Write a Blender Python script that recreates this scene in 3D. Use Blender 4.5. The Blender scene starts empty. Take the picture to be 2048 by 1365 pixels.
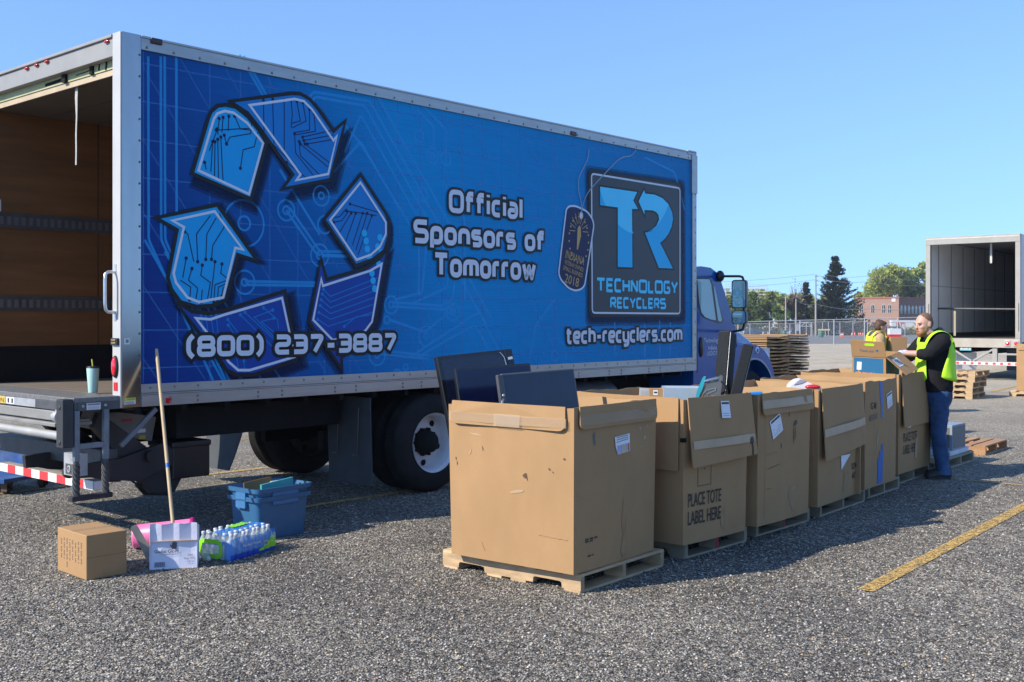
import bpy, bmesh, math, random
import numpy as np
from mathutils import Vector, Matrix, Euler
random.seed(7); rng = np.random.default_rng(7)
SC = bpy.context.scene; COL = SC.collection
PI = math.pi
# ---------------------------------------------------------------- camera
cd = bpy.data.cameras.new("camera"); cam = bpy.data.objects.new("camera", cd); COL.objects.link(cam)
cam.location = (0, 0, 1.75); cam.rotation_euler = (PI/2, 0, 0)
cd.sensor_width = 36; cd.lens = 36*2184/2048; cd.shift_y = (638-682.5)/2048
cd.clip_start = 0.1; cd.clip_end = 4000
SC.camera = cam
F = 2184.0
# ---------------------------------------------------------------- sky, sun, exposure
SUN_EL = math.radians(36.6); SUN_AZ = math.atan2(-.894, -.448)      # from +Y towards +X
w = bpy.data.worlds.new("World"); SC.world = w; w.use_nodes = True
nt = w.node_tree; bg = nt.nodes['Background']
sk = nt.nodes.new('ShaderNodeTexSky'); sk.sky_type = 'NISHITA'; sk.sun_disc = False
sk.sun_elevation = SUN_EL; sk.sun_rotation = SUN_AZ
sk.air_density = 1.0; sk.dust_density = 0.0; sk.ozone_density = 6.0; sk.altitude = 100
# low in the sky the air of that day is as blue as it is a few degrees higher up in the model
wc = nt.nodes.new('ShaderNodeTexCoord'); ws = nt.nodes.new('ShaderNodeSeparateXYZ'); wz = nt.nodes.new('ShaderNodeMath'); wk = nt.nodes.new('ShaderNodeCombineXYZ')
nt.links.new(wc.outputs['Generated'], ws.inputs[0]); wz.operation = 'MULTIPLY_ADD'; wz.inputs[1].default_value = .68; wz.inputs[2].default_value = .158
nt.links.new(ws.outputs[2], wz.inputs[0]); nt.links.new(ws.outputs[0], wk.inputs[0]); nt.links.new(ws.outputs[1], wk.inputs[1]); nt.links.new(wz.outputs[0], wk.inputs[2])
wn_ = nt.nodes.new('ShaderNodeVectorMath'); wn_.operation = 'NORMALIZE'; nt.links.new(wk.outputs[0], wn_.inputs[0]); nt.links.new(wn_.outputs[0], sk.inputs[0])
wm = nt.nodes.new('ShaderNodeMix'); wm.data_type = 'RGBA'; wm.blend_type = 'MULTIPLY'; wm.inputs[0].default_value = 1; wm.inputs[7].default_value = (.99, .995, 1.02, 1)
nt.links.new(sk.outputs[0], wm.inputs[6]); nt.links.new(wm.outputs[2], bg.inputs[0]); bg.inputs[1].default_value = 0.15
sl = bpy.data.lights.new("sun", 'SUN'); so = bpy.data.objects.new("sun", sl); COL.objects.link(so)
sl.energy = 4.1; sl.angle = math.radians(.55); sl.color = (1, .91, .78)
so.rotation_euler = Vector((1.204, .603, -1.0)).to_track_quat('-Z', 'Y').to_euler()
so.location = (-20, -10, 20)
vs = SC.view_settings; vs.view_transform = 'Standard'; vs.look = 'None'; vs.exposure = 0.75; vs.gamma = 1
vs.use_curve_mapping = False
SC.cycles.max_bounces = 8; SC.cycles.transparent_max_bounces = 24
# ---------------------------------------------------------------- helpers
def ground_xy(px, py, z=0.0):
    Y = (1.75-z)*F/(py-638); return ((px-1024)/F*Y, Y)
def zof(py, Y): return 1.75-(py-638)*Y/F
def xof(px, Y): return (px-1024)/F*Y

class MB:
    """collects shapes into one mesh"""
    def __init__(s): s.v = []; s.f = []; s.m = []; s.s = []
    def add(s, vs, fs, mat=0, smooth=False, M=None):
        b = len(s.v)
        if M is not None: vs = [tuple(M @ Vector(q)) for q in vs]
        s.v.extend([tuple(q) for q in vs])
        for q in fs: s.f.append([b+i for i in q]); s.m.append(mat); s.s.append(smooth)
        return s
    def box(s, x0, x1, y0, y1, z0, z1, mat=0, M=None):
        vs = [(x, y, z) for z in (z0, z1) for y in (y0, y1) for x in (x0, x1)]
        return s.add(vs, [(0,2,3,1),(4,5,7,6),(0,1,5,4),(2,6,7,3),(0,4,6,2),(1,3,7,5)], mat, False, M)
    def bar(s, a, b, w, h, mat=0, up=(0,0,1)):
        a = Vector(a); b = Vector(b); d = (b-a); L = d.length; d.normalize()
        u = Vector(up); r = d.cross(u)
        if r.length < 1e-4: r = d.cross(Vector((1,0,0)))
        r.normalize(); u = r.cross(d)
        M = Matrix((( d.x, r.x, u.x, a.x), (d.y, r.y, u.y, a.y), (d.z, r.z, u.z, a.z), (0,0,0,1)))
        return s.box(0, L, -w/2, w/2, -h/2, h/2, mat, M)
    def tube(s, pts, r, n=8, mat=0, closed=False, smooth=True, ry=None):
        P = [Vector(p) for p in pts]; k = len(P); vs = []; fs = []
        R = r if isinstance(r, (list, tuple)) else [r]*k
        ref = None
        for i in range(k):
            if closed: t = P[(i+1) % k]-P[i-1]
            else: t = P[min(i+1, k-1)]-P[max(i-1, 0)]
            t.normalize()
            if ref is None:
                ref = Vector((0,0,1)) if abs(t.z) < .9 else Vector((1,0,0))
            a = t.cross(ref); a.normalize(); b = a.cross(t); b.normalize(); ref = b
            for j in range(n):
                an = 2*PI*j/n
                vs.append(P[i]+R[i]*(math.cos(an)*a+math.sin(an)*b*(ry or 1)))
        kk = k if closed else k-1
        for i in range(kk):
            for j in range(n):
                fs.append((i*n+j, i*n+(j+1) % n, ((i+1) % k)*n+(j+1) % n, ((i+1) % k)*n+j))
        s.add(vs, fs, mat, smooth)
        if not closed:
            s.add(vs[:n], [tuple(range(n))[::-1]], mat); s.add(vs[-n:], [tuple(range(n))], mat)
        return s
    def lathe(s, prof, n=20, mat=0, M=None, smooth=True, cap=True):
        vs = []; fs = []; k = len(prof)
        for r, z in prof:
            for j in range(n): vs.append((r*math.cos(2*PI*j/n), r*math.sin(2*PI*j/n), z))
        for i in range(k-1):
            for j in range(n): fs.append((i*n+j, i*n+(j+1) % n, (i+1)*n+(j+1) % n, (i+1)*n+j))
        s.add(vs, fs, mat, smooth, M)
        if cap:
            if prof[0][0] > 1e-4: s.add(vs[:n], [tuple(range(n))[::-1]], mat, False, M)
            if prof[-1][0] > 1e-4: s.add(vs[-n:], [tuple(range(n))], mat, False, M)
        return s
    def ball(s, c, r, seg=14, rings=9, mat=0, M=None):
        if not isinstance(r, (list, tuple)): r = (r, r, r)
        L = Matrix.Translation(c) @ (M or Matrix()) @ Matrix.Diagonal((r[0], r[1], r[2], 1))
        prof = [(max(math.sin(PI*i/rings), 1e-5), -math.cos(PI*i/rings)) for i in range(rings+1)]
        return s.lathe(prof, seg, mat, L, True, False)
    def prism(s, poly, d0, d1, to3, mat=0, smooth=False):
        """poly in 2-D, to3(u,v,d) -> 3-D; extruded from depth d0 to d1"""
        n = len(poly)
        a = [to3(u, v, d0) for u, v in poly]; b = [to3(u, v, d1) for u, v in poly]
        s.add(a, [tuple(range(n))], mat); s.add(b, [tuple(range(n))[::-1]], mat)
        s.add(a+b, [(i, (i+1) % n, n+(i+1) % n, n+i) for i in range(n)], mat, smooth)
        return s
    def strip(s, pts, wd, to3, d, mat=0, closed=False):
        """flat ribbon of width wd along a 2-D polyline, laid at depth d"""
        P = [Vector(p) for p in pts]; k = len(P); vs = []
        for i in range(k):
            if closed: p0, p1, p2 = P[i-1], P[i], P[(i+1) % k]
            else: p0, p1, p2 = P[max(i-1, 0)], P[i], P[min(i+1, k-1)]
            a = (p1-p0); b = (p2-p1)
            if a.length < 1e-9: a = b
            if b.length < 1e-9: b = a
            a = a.normalized(); b = b.normalized()
            t = a+b
            if t.length < 1e-6: t = a
            t = t.normalized(); nn = Vector((-t.y, t.x)); c = max(abs(nn.dot(Vector((-a.y, a.x)))), .42)
            off = nn*(wd/2/c)
            vs.append(to3(*(p1+off), d)); vs.append(to3(*(p1-off), d))
        kk = k if closed else k-1
        return s.add(vs, [(2*i, 2*i+1, (2*((i+1) % k))+1, 2*((i+1) % k)) for i in range(kk)], mat)
    def poly(s, pts, to3, d, mat=0):
        return s.add([to3(u, v, d) for u, v in pts], [tuple(range(len(pts)))], mat)
    def mesh(s, name, mats):
        me = bpy.data.meshes.new(name); me.from_pydata(s.v, [], s.f)
        for m in (mats if isinstance(mats, (list, tuple)) else [mats]): me.materials.append(m)
        me.polygons.foreach_set('material_index', s.m); me.polygons.foreach_set('use_smooth', s.s)
        me.update(); return me
def mesh_obj(name, me, parent=None, bevel=0, seg=2):
    o = bpy.data.objects.new(name, me); COL.objects.link(o)
    if parent: o.parent = parent
    if bevel:
        b = o.modifiers.new('bevel', 'BEVEL'); b.width = bevel; b.segments = seg; b.limit_method = 'ANGLE'
    return o
def obj(name, mb, mats, parent=None, bevel=0, seg=2): return mesh_obj(name, mb.mesh(name, mats), parent, bevel, seg)
def tag(o, label=None, cat=None, group=None, kind=None):
    if label: o['label'] = label
    if cat: o['category'] = cat
    if group: o['group'] = group
    if kind: o['kind'] = kind
    return o
def thing(name, label, cat, loc=(0,0,0), rotz=0, group=None):
    o = bpy.data.objects.new(name, None); COL.objects.link(o); o.empty_display_size = .1
    o.location = loc; o.rotation_euler = (0, 0, rotz)
    return tag(o, label, cat, group)
KIDS = {}
def dup(root, loc, rotz, label=None, group=None):
    r = root.copy(); COL.objects.link(r); r.location = loc; r.rotation_euler = (0, 0, rotz)
    if label: r['label'] = label
    if group: r['group'] = group
    for ch in list(root.children):
        c = ch.copy(); COL.objects.link(c); c.parent = r
        for g in list(ch.children):
            d = g.copy(); COL.objects.link(d); d.parent = c
    return r
def bake(o):
    """apply an object's modifiers"""
    dg = bpy.context.evaluated_depsgraph_get(); dg.update()
    me = bpy.data.meshes.new_from_object(o.evaluated_get(dg), depsgraph=dg)
    o.modifiers.clear(); o.data = me; return o
def heading(deg): return math.radians(90-deg)            # local x pointing deg to the right of the view axis
# ---------------------------------------------------------------- materials
def nd(nt, t, **kw):
    n = nt.nodes.new(t)
    for k, v in kw.items():
        if k in n.inputs.keys() if isinstance(k, str) else False: n.inputs[k].default_value = v
        else: setattr(n, k, v)
    return n
def srgb(r, g, b):
    f = lambda c: (c/12.92 if c <= .04045 else ((c+.055)/1.055)**2.4)
    return tuple(f(c/255) for c in (r, g, b))
MATS = {}
def mat(name, col, rough=.6, metal=0., var=.12, scale=6., bump=0., bscale=80., dirt=0., dcol=(.08,.07,.06), coat=0.,
        emit=0., spec=.5, stretch=(1,1,1), isl=0.):
    """base colour broken up by two scales of noise, optional stains, optional bump"""
    if name in MATS: return MATS[name]
    m = bpy.data.materials.new(name); m.use_nodes = True; t = m.node_tree; L = t.links.new
    b = t.nodes['Principled BSDF']; b.inputs['Roughness'].default_value = rough; b.inputs['Metallic'].default_value = metal
    b.inputs['Specular IOR Level'].default_value = spec; b.inputs['Coat Weight'].default_value = coat
    b.inputs['Coat Roughness'].default_value = .08
    tc = t.nodes.new('ShaderNodeTexCoord'); mp = t.nodes.new('ShaderNodeMapping'); mp.inputs['Scale'].default_value = stretch
    L(tc.outputs['Object'], mp.inputs[0])
    n1 = t.nodes.new('ShaderNodeTexNoise'); n1.inputs['Scale'].default_value = scale; n1.inputs['Detail'].default_value = 5
    n1.inputs['Roughness'].default_value = .62
    L(mp.outputs[0], n1.inputs['Vector'])
    r = t.nodes.new('ShaderNodeValToRGB'); e = r.color_ramp.elements
    lo = tuple(max(c*(1-var), 0) for c in col)+(1,); hi = tuple(min(c*(1+var), 1) for c in col)+(1,)
    e[0].position = .3; e[0].color = lo; e[1].position = .7; e[1].color = hi
    L(n1.outputs[0], r.inputs[0]); out = r.outputs[0]
    if isl:
        g = t.nodes.new('ShaderNodeNewGeometry'); mr = t.nodes.new('ShaderNodeMapRange')
        mr.inputs[3].default_value = 1-isl; mr.inputs[4].default_value = 1+isl
        L(g.outputs['Random Per Island'], mr.inputs[0])
        mx = t.nodes.new('ShaderNodeMix'); mx.data_type = 'RGBA'; mx.blend_type = 'MULTIPLY'; mx.inputs[0].default_value = 1
        L(out, mx.inputs[6]); L(mr.outputs[0], mx.inputs[7]); out = mx.outputs[2]
    if dirt:
        n2 = t.nodes.new('ShaderNodeTexNoise'); n2.inputs['Scale'].default_value = scale*.45; n2.inputs['Detail'].default_value = 8
        n2.inputs['Roughness'].default_value = .7; L(mp.outputs[0], n2.inputs['Vector'])
        r2 = t.nodes.new('ShaderNodeValToRGB'); r2.color_ramp.elements[0].position = .52; r2.color_ramp.elements[1].position = .75
        r2.color_ramp.elements[1].color = (dirt, dirt, dirt, 1)
        L(n2.outputs[0], r2.inputs[0])
        mx = t.nodes.new('ShaderNodeMix'); mx.data_type = 'RGBA'; L(r2.outputs[0], mx.inputs[0]); L(out, mx.inputs[6])
        mx.inputs[7].default_value = dcol+(1,); out = mx.outputs[2]
    L(out, b.inputs['Base Color'])
    if bump:
        n3 = t.nodes.new('ShaderNodeTexNoise'); n3.inputs['Scale'].default_value = bscale; n3.inputs['Detail'].default_value = 3
        L(mp.outputs[0], n3.inputs['Vector'])
        bp = t.nodes.new('ShaderNodeBump'); bp.inputs['Strength'].default_value = bump; bp.inputs['Distance'].default_value = .01
        L(n3.outputs[0], bp.inputs['Height']); L(bp.outputs[0], b.inputs['Normal'])
    if emit:
        b.inputs['Emission Color'].default_value = col+(1,); b.inputs['Emission Strength'].default_value = emit
    MATS[name] = m; return m
def glassy(name, col, rough=.05, alpha=.4, ior=1.45):
    """a thin clear or tinted sheet: partly see-through, glossy"""
    if name in MATS: return MATS[name]
    m = bpy.data.materials.new(name); m.use_nodes = True; b = m.node_tree.nodes['Principled BSDF']
    b.inputs['Base Color'].default_value = col+(1,); b.inputs['Roughness'].default_value = rough
    b.inputs['Alpha'].default_value = alpha; b.inputs['IOR'].default_value = ior
    MATS[name] = m; return m
# ---------------------------------------------------------------- lettering
def text_mb(mb, txt, to3, d, x, y, h, width=None, mat=0, shear=0., bold=0.):
    """built-in sans lettering: cap height h, baseline start at (x, y), squeezed or stretched to the given width"""
    c = bpy.data.curves.new('lettering', 'FONT'); c.body = txt; c.resolution_u = 3; c.shear = shear; c.offset = bold
    o = bpy.data.objects.new('lettering', c); COL.objects.link(o)
    dg = bpy.context.evaluated_depsgraph_get(); dg.update()
    me = bpy.data.meshes.new_from_object(o.evaluated_get(dg), depsgraph=dg)
    vs = np.array([v.co[:2] for v in me.vertices]) if len(me.vertices) else np.zeros((1, 2))
    fs = [tuple(p.vertices) for p in me.polygons]
    bpy.data.objects.remove(o); bpy.data.curves.remove(c); bpy.data.meshes.remove(me)
    x0 = vs[:, 0].min(); x1 = vs[:, 0].max(); sy = h/.73; sx = sy if width is None else width/(x1-x0)
    mb.add([to3(x+(a-x0)*sx, y+b*sy, d) for a, b in vs], fs, mat)
    return (x1-x0)*sx
def rnd(pts, r, closed=False, n=4):
    """round the corners of a polyline"""
    out = []; k = len(pts)
    for i in range(k):
        p = Vector(pts[i])
        if not closed and i in (0, k-1): out.append(tuple(p)); continue
        a = Vector(pts[i-1])-p; b = Vector(pts[(i+1) % k])-p
        q = min(r, a.length*.49, b.length*.49)
        if q < 1e-6: out.append(tuple(p)); continue
        A = p+a.normalized()*q; B = p+b.normalized()*q
        for j in range(n+1):
            t = j/n; out.append(tuple((1-t)**2*A+2*t*(1-t)*p+t*t*B))
    return out
def rect(x0, y0, x1, y1): return [(x0,y0),(x1,y0),(x1,y1),(x0,y1)]
# squared stroke alphabet: advance width, list of (points, closed)
GL = {
 'O':(.74,[(rect(0,0,.74,1),1)]), 'S':(.66,[([(.66,1),(0,1),(0,.53),(.66,.53),(.66,0),(0,0)],0)]),
 'T':(.74,[([(0,1),(.74,1)],0),([(.37,1),(.37,0)],0)]), 'p':(.54,[([(0,-.32),(0,.72),(.54,.72),(.54,0),(.02,0)],0)]),
 'o':(.54,[(rect(0,0,.54,.72),1)]), 'n':(.52,[([(0,0),(0,.72),(.52,.72),(.52,0)],0)]),
 's':(.48,[([(.48,.72),(0,.72),(0,.38),(.48,.38),(.48,0),(0,0)],0)]), 'r':(.34,[([(0,0),(0,.72),(.34,.72)],0)]),
 'f':(.40,[([(.1,0),(.1,1),(.42,1)],0),([(-.06,.7),(.4,.7)],0)]),
 'i':(.06,[([(.03,0),(.03,.74)],0),([(.03,.94),(.03,1.07)],0)]), 'l':(.06,[([(.03,1.04),(.03,0)],0)]),
 'c':(.46,[([(.46,.72),(0,.72),(0,0),(.46,0)],0)]), 'a':(.52,[([(.04,.72),(.52,.72),(.52,0),(0,0),(0,.37),(.5,.37)],0)]),
 'm':(.82,[([(0,0),(0,.72),(.82,.72),(.82,0)],0),([(.41,.7),(.41,0)],0)]),
 'w':(.8,[([(0,.76),(.2,0),(.4,.66),(.6,0),(.8,.76)],0)]),
 't':(.36,[([(.08,1),(.08,0),(.36,0)],0),([(-.08,.72),(.34,.72)],0)]),
 'e':(.5,[([(.48,0),(0,0),(0,.72),(.5,.72),(.5,.36),(.02,.36)],0)]),
 'h':(.5,[([(0,1.04),(0,0)],0),([(0,.72),(.5,.72),(.5,0)],0)]),
 'y':(.5,[([(0,.76),(0,0),(.5,0)],0),([(.5,.76),(.5,-.32),(.03,-.32)],0)]),
 '.':(.06,[([(.03,-.08),(.03,.09)],0)]), '-':(.36,[([(0,.38),(.36,.38)],0)]), ' ':(.22,[]),
 '8':(.62,[(rect(0,0,.62,.5),1),(rect(.02,.5,.6,1),1)]), '0':(.62,[(rect(0,0,.62,1),1)]),
 '2':(.6,[([(0,1),(.6,1),(.6,.5),(0,.5),(0,0),(.6,0)],0)]), '3':(.6,[([(0,1),(.6,1),(.6,0),(0,0)],0),([(.1,.5),(.58,.5)],0)]),
 '7':(.62,[([(0,1),(.62,1),(.2,-.02)],0)]), '(':(.2,[([(.2,1.16),(0,.86),(0,.14),(.2,-.16)],0)]),
 ')':(.2,[([(0,1.16),(.2,.86),(.2,.14),(0,-.16)],0)]),
 'E':(.56,[([(.56,1),(0,1),(0,0),(.56,0)],0),([(0,.5),(.5,.5)],0)]), 'C':(.58,[([(.58,1),(0,1),(0,0),(.58,0)],0)]),
 'H':(.6,[([(0,1),(0,0)],0),([(.6,1),(.6,0)],0),([(0,.5),(.6,.5)],0)]),
 'N':(.6,[([(0,0),(0,1)],0),([(0,1),(.6,0)],0),([(.6,0),(.6,1)],0)]), 'L':(.5,[([(0,1),(0,0),(.5,0)],0)]),
 'G':(.6,[([(.6,1),(0,1),(0,0),(.6,0),(.6,.46),(.3,.46)],0)]), 'Y':(.64,[([(0,1),(.32,.45),(.64,1)],0),([(.32,.45),(.32,0)],0)]),
 'R':(.6,[([(0,0),(0,1),(.58,1),(.58,.46),(0,.46)],0),([(.28,.46),(.6,0)],0)]),
}
SHARP = set('TLHNYEw')
def strokes(mb, txt, to3, d, x0, x1, yb, h, sw, mat=0, gap=.3, grow=0., rad=.29):
    """stroke lettering between x0 and x1, baseline yb, cap height h, stroke sw; grow widens for the outline"""
    adv = sum(GL[c][0]+gap for c in txt)-gap
    cx = (x1-x0-sw)/adv; x = x0+sw/2; k = 0
    for c in txt:
        wd, st = GL[c]
        for pts, cl in st:
            P = [(x+a*cx, yb+sw/2+b*(h-sw)) for a, b in pts]
            r = rad*(h-sw)
            P = rnd(P, r if c not in SHARP else r*.15, bool(cl), 5)
            if grow and not cl:
                a = (Vector(P[0])-Vector(P[1])).normalized()*grow/2; b = (Vector(P[-1])-Vector(P[-2])).normalized()*grow/2
                P = [tuple(Vector(P[0])+a)]+P[1:-1]+[tuple(Vector(P[-1])+b)]
            mb.strip(P, sw+grow, to3, d+k*6e-5, mat, bool(cl)); k += 1
        x += (wd+gap)*cx
# ================================================================ the setting
def far_z(y): return 0.0 if y < 55 else -.0095*(min(y, 260)-55)
def gravel_material():
    m = bpy.data.materials.new('gravel_lot'); m.use_nodes = True; t = m.node_tree; L = t.links.new
    b = t.nodes['Principled BSDF']; b.inputs['Roughness'].default_value = .85; b.inputs['Specular IOR Level'].default_value = .25
    tc = t.nodes.new('ShaderNodeTexCoord')
    def vor(sc):
        v = t.nodes.new('ShaderNodeTexVoronoi'); v.inputs['Scale'].default_value = sc; L(tc.outputs['Object'], v.inputs['Vector']); return v
    def noise(sc, det=4):
        n = t.nodes.new('ShaderNodeTexNoise'); n.inputs['Scale'].default_value = sc; n.inputs['Detail'].default_value = det
        L(tc.outputs['Object'], n.inputs['Vector']); return n
    def ramp(stops):
        r = t.nodes.new('ShaderNodeValToRGB'); e = r.color_ramp.elements
        while len(e) < len(stops): e.new(.5)
        for q, (p, c) in zip(e, stops): q.position = p; q.color = c+(1,)
        return r
    def mix(f, a, b_, mode='MIX'):
        x = t.nodes.new('ShaderNodeMix'); x.data_type = 'RGBA'; x.blend_type = mode
        for s_, i in ((f, 0), (a, 6), (b_, 7)):
            if isinstance(s_, (int, float)): x.inputs[i].default_value = s_
            elif isinstance(s_, tuple): x.inputs[i].default_value = s_+(1,)
            else: L(s_, x.inputs[i])
        return x.outputs[2]
    v1 = vor(78); v2 = vor(36)
    sp1 = t.nodes.new('ShaderNodeSeparateColor'); L(v1.outputs['Color'], sp1.inputs[0])
    sp2 = t.nodes.new('ShaderNodeSeparateColor'); L(v2.outputs['Color'], sp2.inputs[0])
    st = [(0, (.06,.056,.051)), (.3, (.125,.117,.107)), (.6, (.215,.20,.182)), (.82, (.335,.315,.287)), (.95, (.50,.47,.425)), (1, (.58,.53,.46))]
    r1 = ramp(st); L(sp1.outputs[0], r1.inputs[0]); r2 = ramp(st); L(sp2.outputs[1], r2.inputs[0])
    big = ramp([(.62, (0,0,0)), (.66, (1,1,1))]); L(sp2.outputs[0], big.inputs[0])
    c = mix(big.outputs[0], r1.outputs[0], r2.outputs[0])
    gap = ramp([(.25, (1,1,1)), (.75, (.35,.35,.36))]); L(v1.outputs['Distance'], gap.inputs[0])
    c = mix(.8, c, gap.outputs[0], 'MULTIPLY')
    pt = ramp([(.36, (.62,.62,.63)), (.66, (1.18,1.14,1.08))]); n = noise(.45, 7); L(n.outputs[0], pt.inputs[0])
    c = mix(1., c, pt.outputs[0], 'MULTIPLY')
    # paler, browner with distance: sunlit grazing look of the far lot put into colour
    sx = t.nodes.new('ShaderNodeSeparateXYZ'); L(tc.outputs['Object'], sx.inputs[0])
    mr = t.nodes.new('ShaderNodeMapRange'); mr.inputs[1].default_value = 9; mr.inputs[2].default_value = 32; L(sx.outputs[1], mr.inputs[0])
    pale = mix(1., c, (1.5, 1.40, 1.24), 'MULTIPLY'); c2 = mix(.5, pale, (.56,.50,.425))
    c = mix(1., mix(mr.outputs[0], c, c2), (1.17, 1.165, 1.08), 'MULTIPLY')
    # old oil and tyre stains, patchy
    st_n = noise(.8, 8); st_r = ramp([(.60, (1,1,1)), (.70, (.66,.65,.64))]); L(st_n.outputs[0], st_r.inputs[0]); c = mix(.8, c, st_r.outputs[0], 'MULTIPLY')
    L(c, b.inputs['Base Color'])
    h = t.nodes.new('ShaderNodeMath'); h.operation = 'MULTIPLY_ADD'; L(v2.outputs['Distance'], h.inputs[0]); h.inputs[1].default_value = -1.0
    L(v1.outputs['Distance'], h.inputs[2])
    inv = t.nodes.new('ShaderNodeMath'); inv.operation = 'MULTIPLY_ADD'; L(v1.outputs['Distance'], inv.inputs[0]); inv.inputs[1].default_value = -1; 
    mm = t.nodes.new('ShaderNodeMath'); mm.operation = 'MULTIPLY'; L(v2.outputs['Distance'], mm.inputs[0]); mm.inputs[1].default_value = -.8
    L(mm.outputs[0], inv.inputs[2])
    bp = t.nodes.new('ShaderNodeBump'); bp.inputs['Strength'].default_value = .9; bp.inputs['Distance'].default_value = .012
    L(inv.outputs[0], bp.inputs['Height']); L(bp.outputs[0], b.inputs['Normal'])
    return m
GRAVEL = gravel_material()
mb = MB()
ys = [-40, 0, 10, 25, 40, 55, 80, 120, 160, 200, 260, 400, 800, 2500]; xs = [-2000, -300, -60, 0, 60, 300, 2000]
for i in range(len(ys)-1):
    for j in range(len(xs)-1):
        q = [(xs[j], ys[i]), (xs[j+1], ys[i]), (xs[j+1], ys[i+1]), (xs[j], ys[i+1])]
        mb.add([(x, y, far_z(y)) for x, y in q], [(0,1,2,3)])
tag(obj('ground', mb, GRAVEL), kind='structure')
# loose stones lying on the near lot
def stones(n, y0, y1, rmin, rmax, seed):
    r = np.random.default_rng(seed)
    y = y0+(y1-y0)*r.random(n)**1.0; x = (r.random(n)-.5)*2*(y*.49+.3)
    rad = rmin+(rmax-rmin)*r.random(n)**2.6
    base = np.array([(1,0,0),(-1,0,0),(0,1,0),(0,-1,0),(0,0,1),(0,0,-.6)], float)
    fc = np.array([(0,2,4),(2,1,4),(1,3,4),(3,0,4),(2,0,5),(1,2,5),(3,1,5),(0,3,5)])
    a = r.random(n)*2*PI; sc = rad[:, None]*(.65+.7*r.random((n, 3))); sc[:, 2] *= .62
    P = base[None]*sc[:, None, :]+ (r.random((n, 6, 3))-.5)*rad[:, None, None]*.55
    ca, sa = np.cos(a)[:, None], np.sin(a)[:, None]
    X = P[..., 0]*ca-P[..., 1]*sa+x[:, None]; Yy = P[..., 0]*sa+P[..., 1]*ca+y[:, None]; Z = P[..., 2]+sc[:, 2:3]*.35
    V = np.stack([X, Yy, Z], -1).reshape(-1, 3)
    Fc = (fc[None]+6*np.arange(n)[:, None, None]).reshape(-1, 3)
    return V, Fc
Va, Fa = stones(70000, 4.9, 9.5, .003, .0105, 3); Vb, Fb = stones(34000, 9.5, 16, .004, .0115, 4)
V = np.concatenate([Va, Vb]); Fc = np.concatenate([Fa, Fb+len(Va)])
me = bpy.data.meshes.new('gravel'); me.vertices.add(len(V)); me.vertices.foreach_set('co', V.ravel().astype(np.float32))
me.loops.add(len(Fc)*3); me.loops.foreach_set('vertex_index', Fc.ravel().astype(np.int32)); me.polygons.add(len(Fc))
me.polygons.foreach_set('loop_start', np.arange(0, len(Fc)*3, 3, dtype=np.int32)); me.update(calc_edges=True); me.validate()
sm = bpy.data.materials.new('loose_stone'); sm.use_nodes = True; t = sm.node_tree; b = t.nodes['Principled BSDF']
g = t.nodes.new('ShaderNodeNewGeometry'); r = t.nodes.new('ShaderNodeValToRGB'); e = r.color_ramp.elements
for p, c in ((.25, (.13,.122,.11)), (.5, (.22,.205,.185)), (.72, (.36,.335,.30)), (.86, (.54,.505,.45)), (.93, (.38,.275,.18)), (.992, (.60,.56,.48)), (.996, (.62,.34,.06))):
    q = e.new(p); q.color = c+(1,)
e[0].color = (.05,.05,.052,1); e[-1].color = (.66,.64,.6,1)
t.links.new(g.outputs['Random Per Island'], r.inputs[0]); t.links.new(r.outputs[0], b.inputs['Base Color'])
b.inputs['Roughness'].default_value = .8
me.materials.append(sm)
tag(mesh_obj('gravel', me), kind='stuff')
# painted stall lines, worn
def paint_material():
    m = bpy.data.materials.new('worn_yellow_paint'); m.use_nodes = True; t = m.node_tree; L = t.links.new
    b = t.nodes['Principled BSDF']; b.inputs['Roughness'].default_value = .8
    tc = t.nodes.new('ShaderNodeTexCoord'); v = t.nodes.new('ShaderNodeTexVoronoi'); v.inputs['Scale'].default_value = 85; L(tc.outputs['Object'], v.inputs['Vector'])
    s = t.nodes.new('ShaderNodeSeparateColor'); L(v.outputs['Color'], s.inputs[0])
    r = t.nodes.new('ShaderNodeValToRGB'); r.color_ramp.elements[0].color = (.42,.24,.045,1); r.color_ramp.elements[1].color = (.74,.50,.17,1)
    L(s.outputs[0], r.inputs[0]); L(r.outputs[0], b.inputs['Base Color'])
    n = t.nodes.new('ShaderNodeTexNoise'); n.inputs['Scale'].default_value = 34; n.inputs['Detail'].default_value = 6; n.inputs['Roughness'].default_value = .75; L(tc.outputs['Object'], n.inputs['Vector'])
    r2 = t.nodes.new('ShaderNodeValToRGB'); r2.color_ramp.elements[0].position = .425; r2.color_ramp.elements[1].position = .505
    L(n.outputs[0], r2.inputs[0]); L(r2.outputs[0], b.inputs['Alpha'])
    bp = t.nodes.new('ShaderNodeBump'); bp.inputs['Strength'].default_value = .8; bp.inputs['Distance'].default_value = .012; bp.invert = True
    L(v.outputs['Distance'], bp.inputs['Height']); L(bp.outputs[0], b.inputs['Normal'])
    return m
PAINT = paint_material()
def line_mark(x, y, deg, L, wd=.11):
    mb = MB(); d = Vector((math.sin(math.radians(deg)), math.cos(math.radians(deg)))); n = Vector((d.y, -d.x))*wd/2; k = 24
    for i in range(k):
        a = Vector((x, y))+d*L*i/k; c = Vector((x, y))+d*L*(i+1)/k
        mb.add([(*(a-n), .007), (*(a+n), .007), (*(c+n), .007), (*(c-n), .007)], [(0,1,2,3)])
    tag(obj('parking_line', mb, PAINT), kind='structure')
line_mark(2.265, 7.01, 38.4, 9.5, .108)
line_mark(-3.9, 11.72, 43, 9, .10); line_mark(-5.6, 10.4, 43, 1.7, .10)
line_mark(-1.95, 10.11, 43, 6.5, .10)
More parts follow.
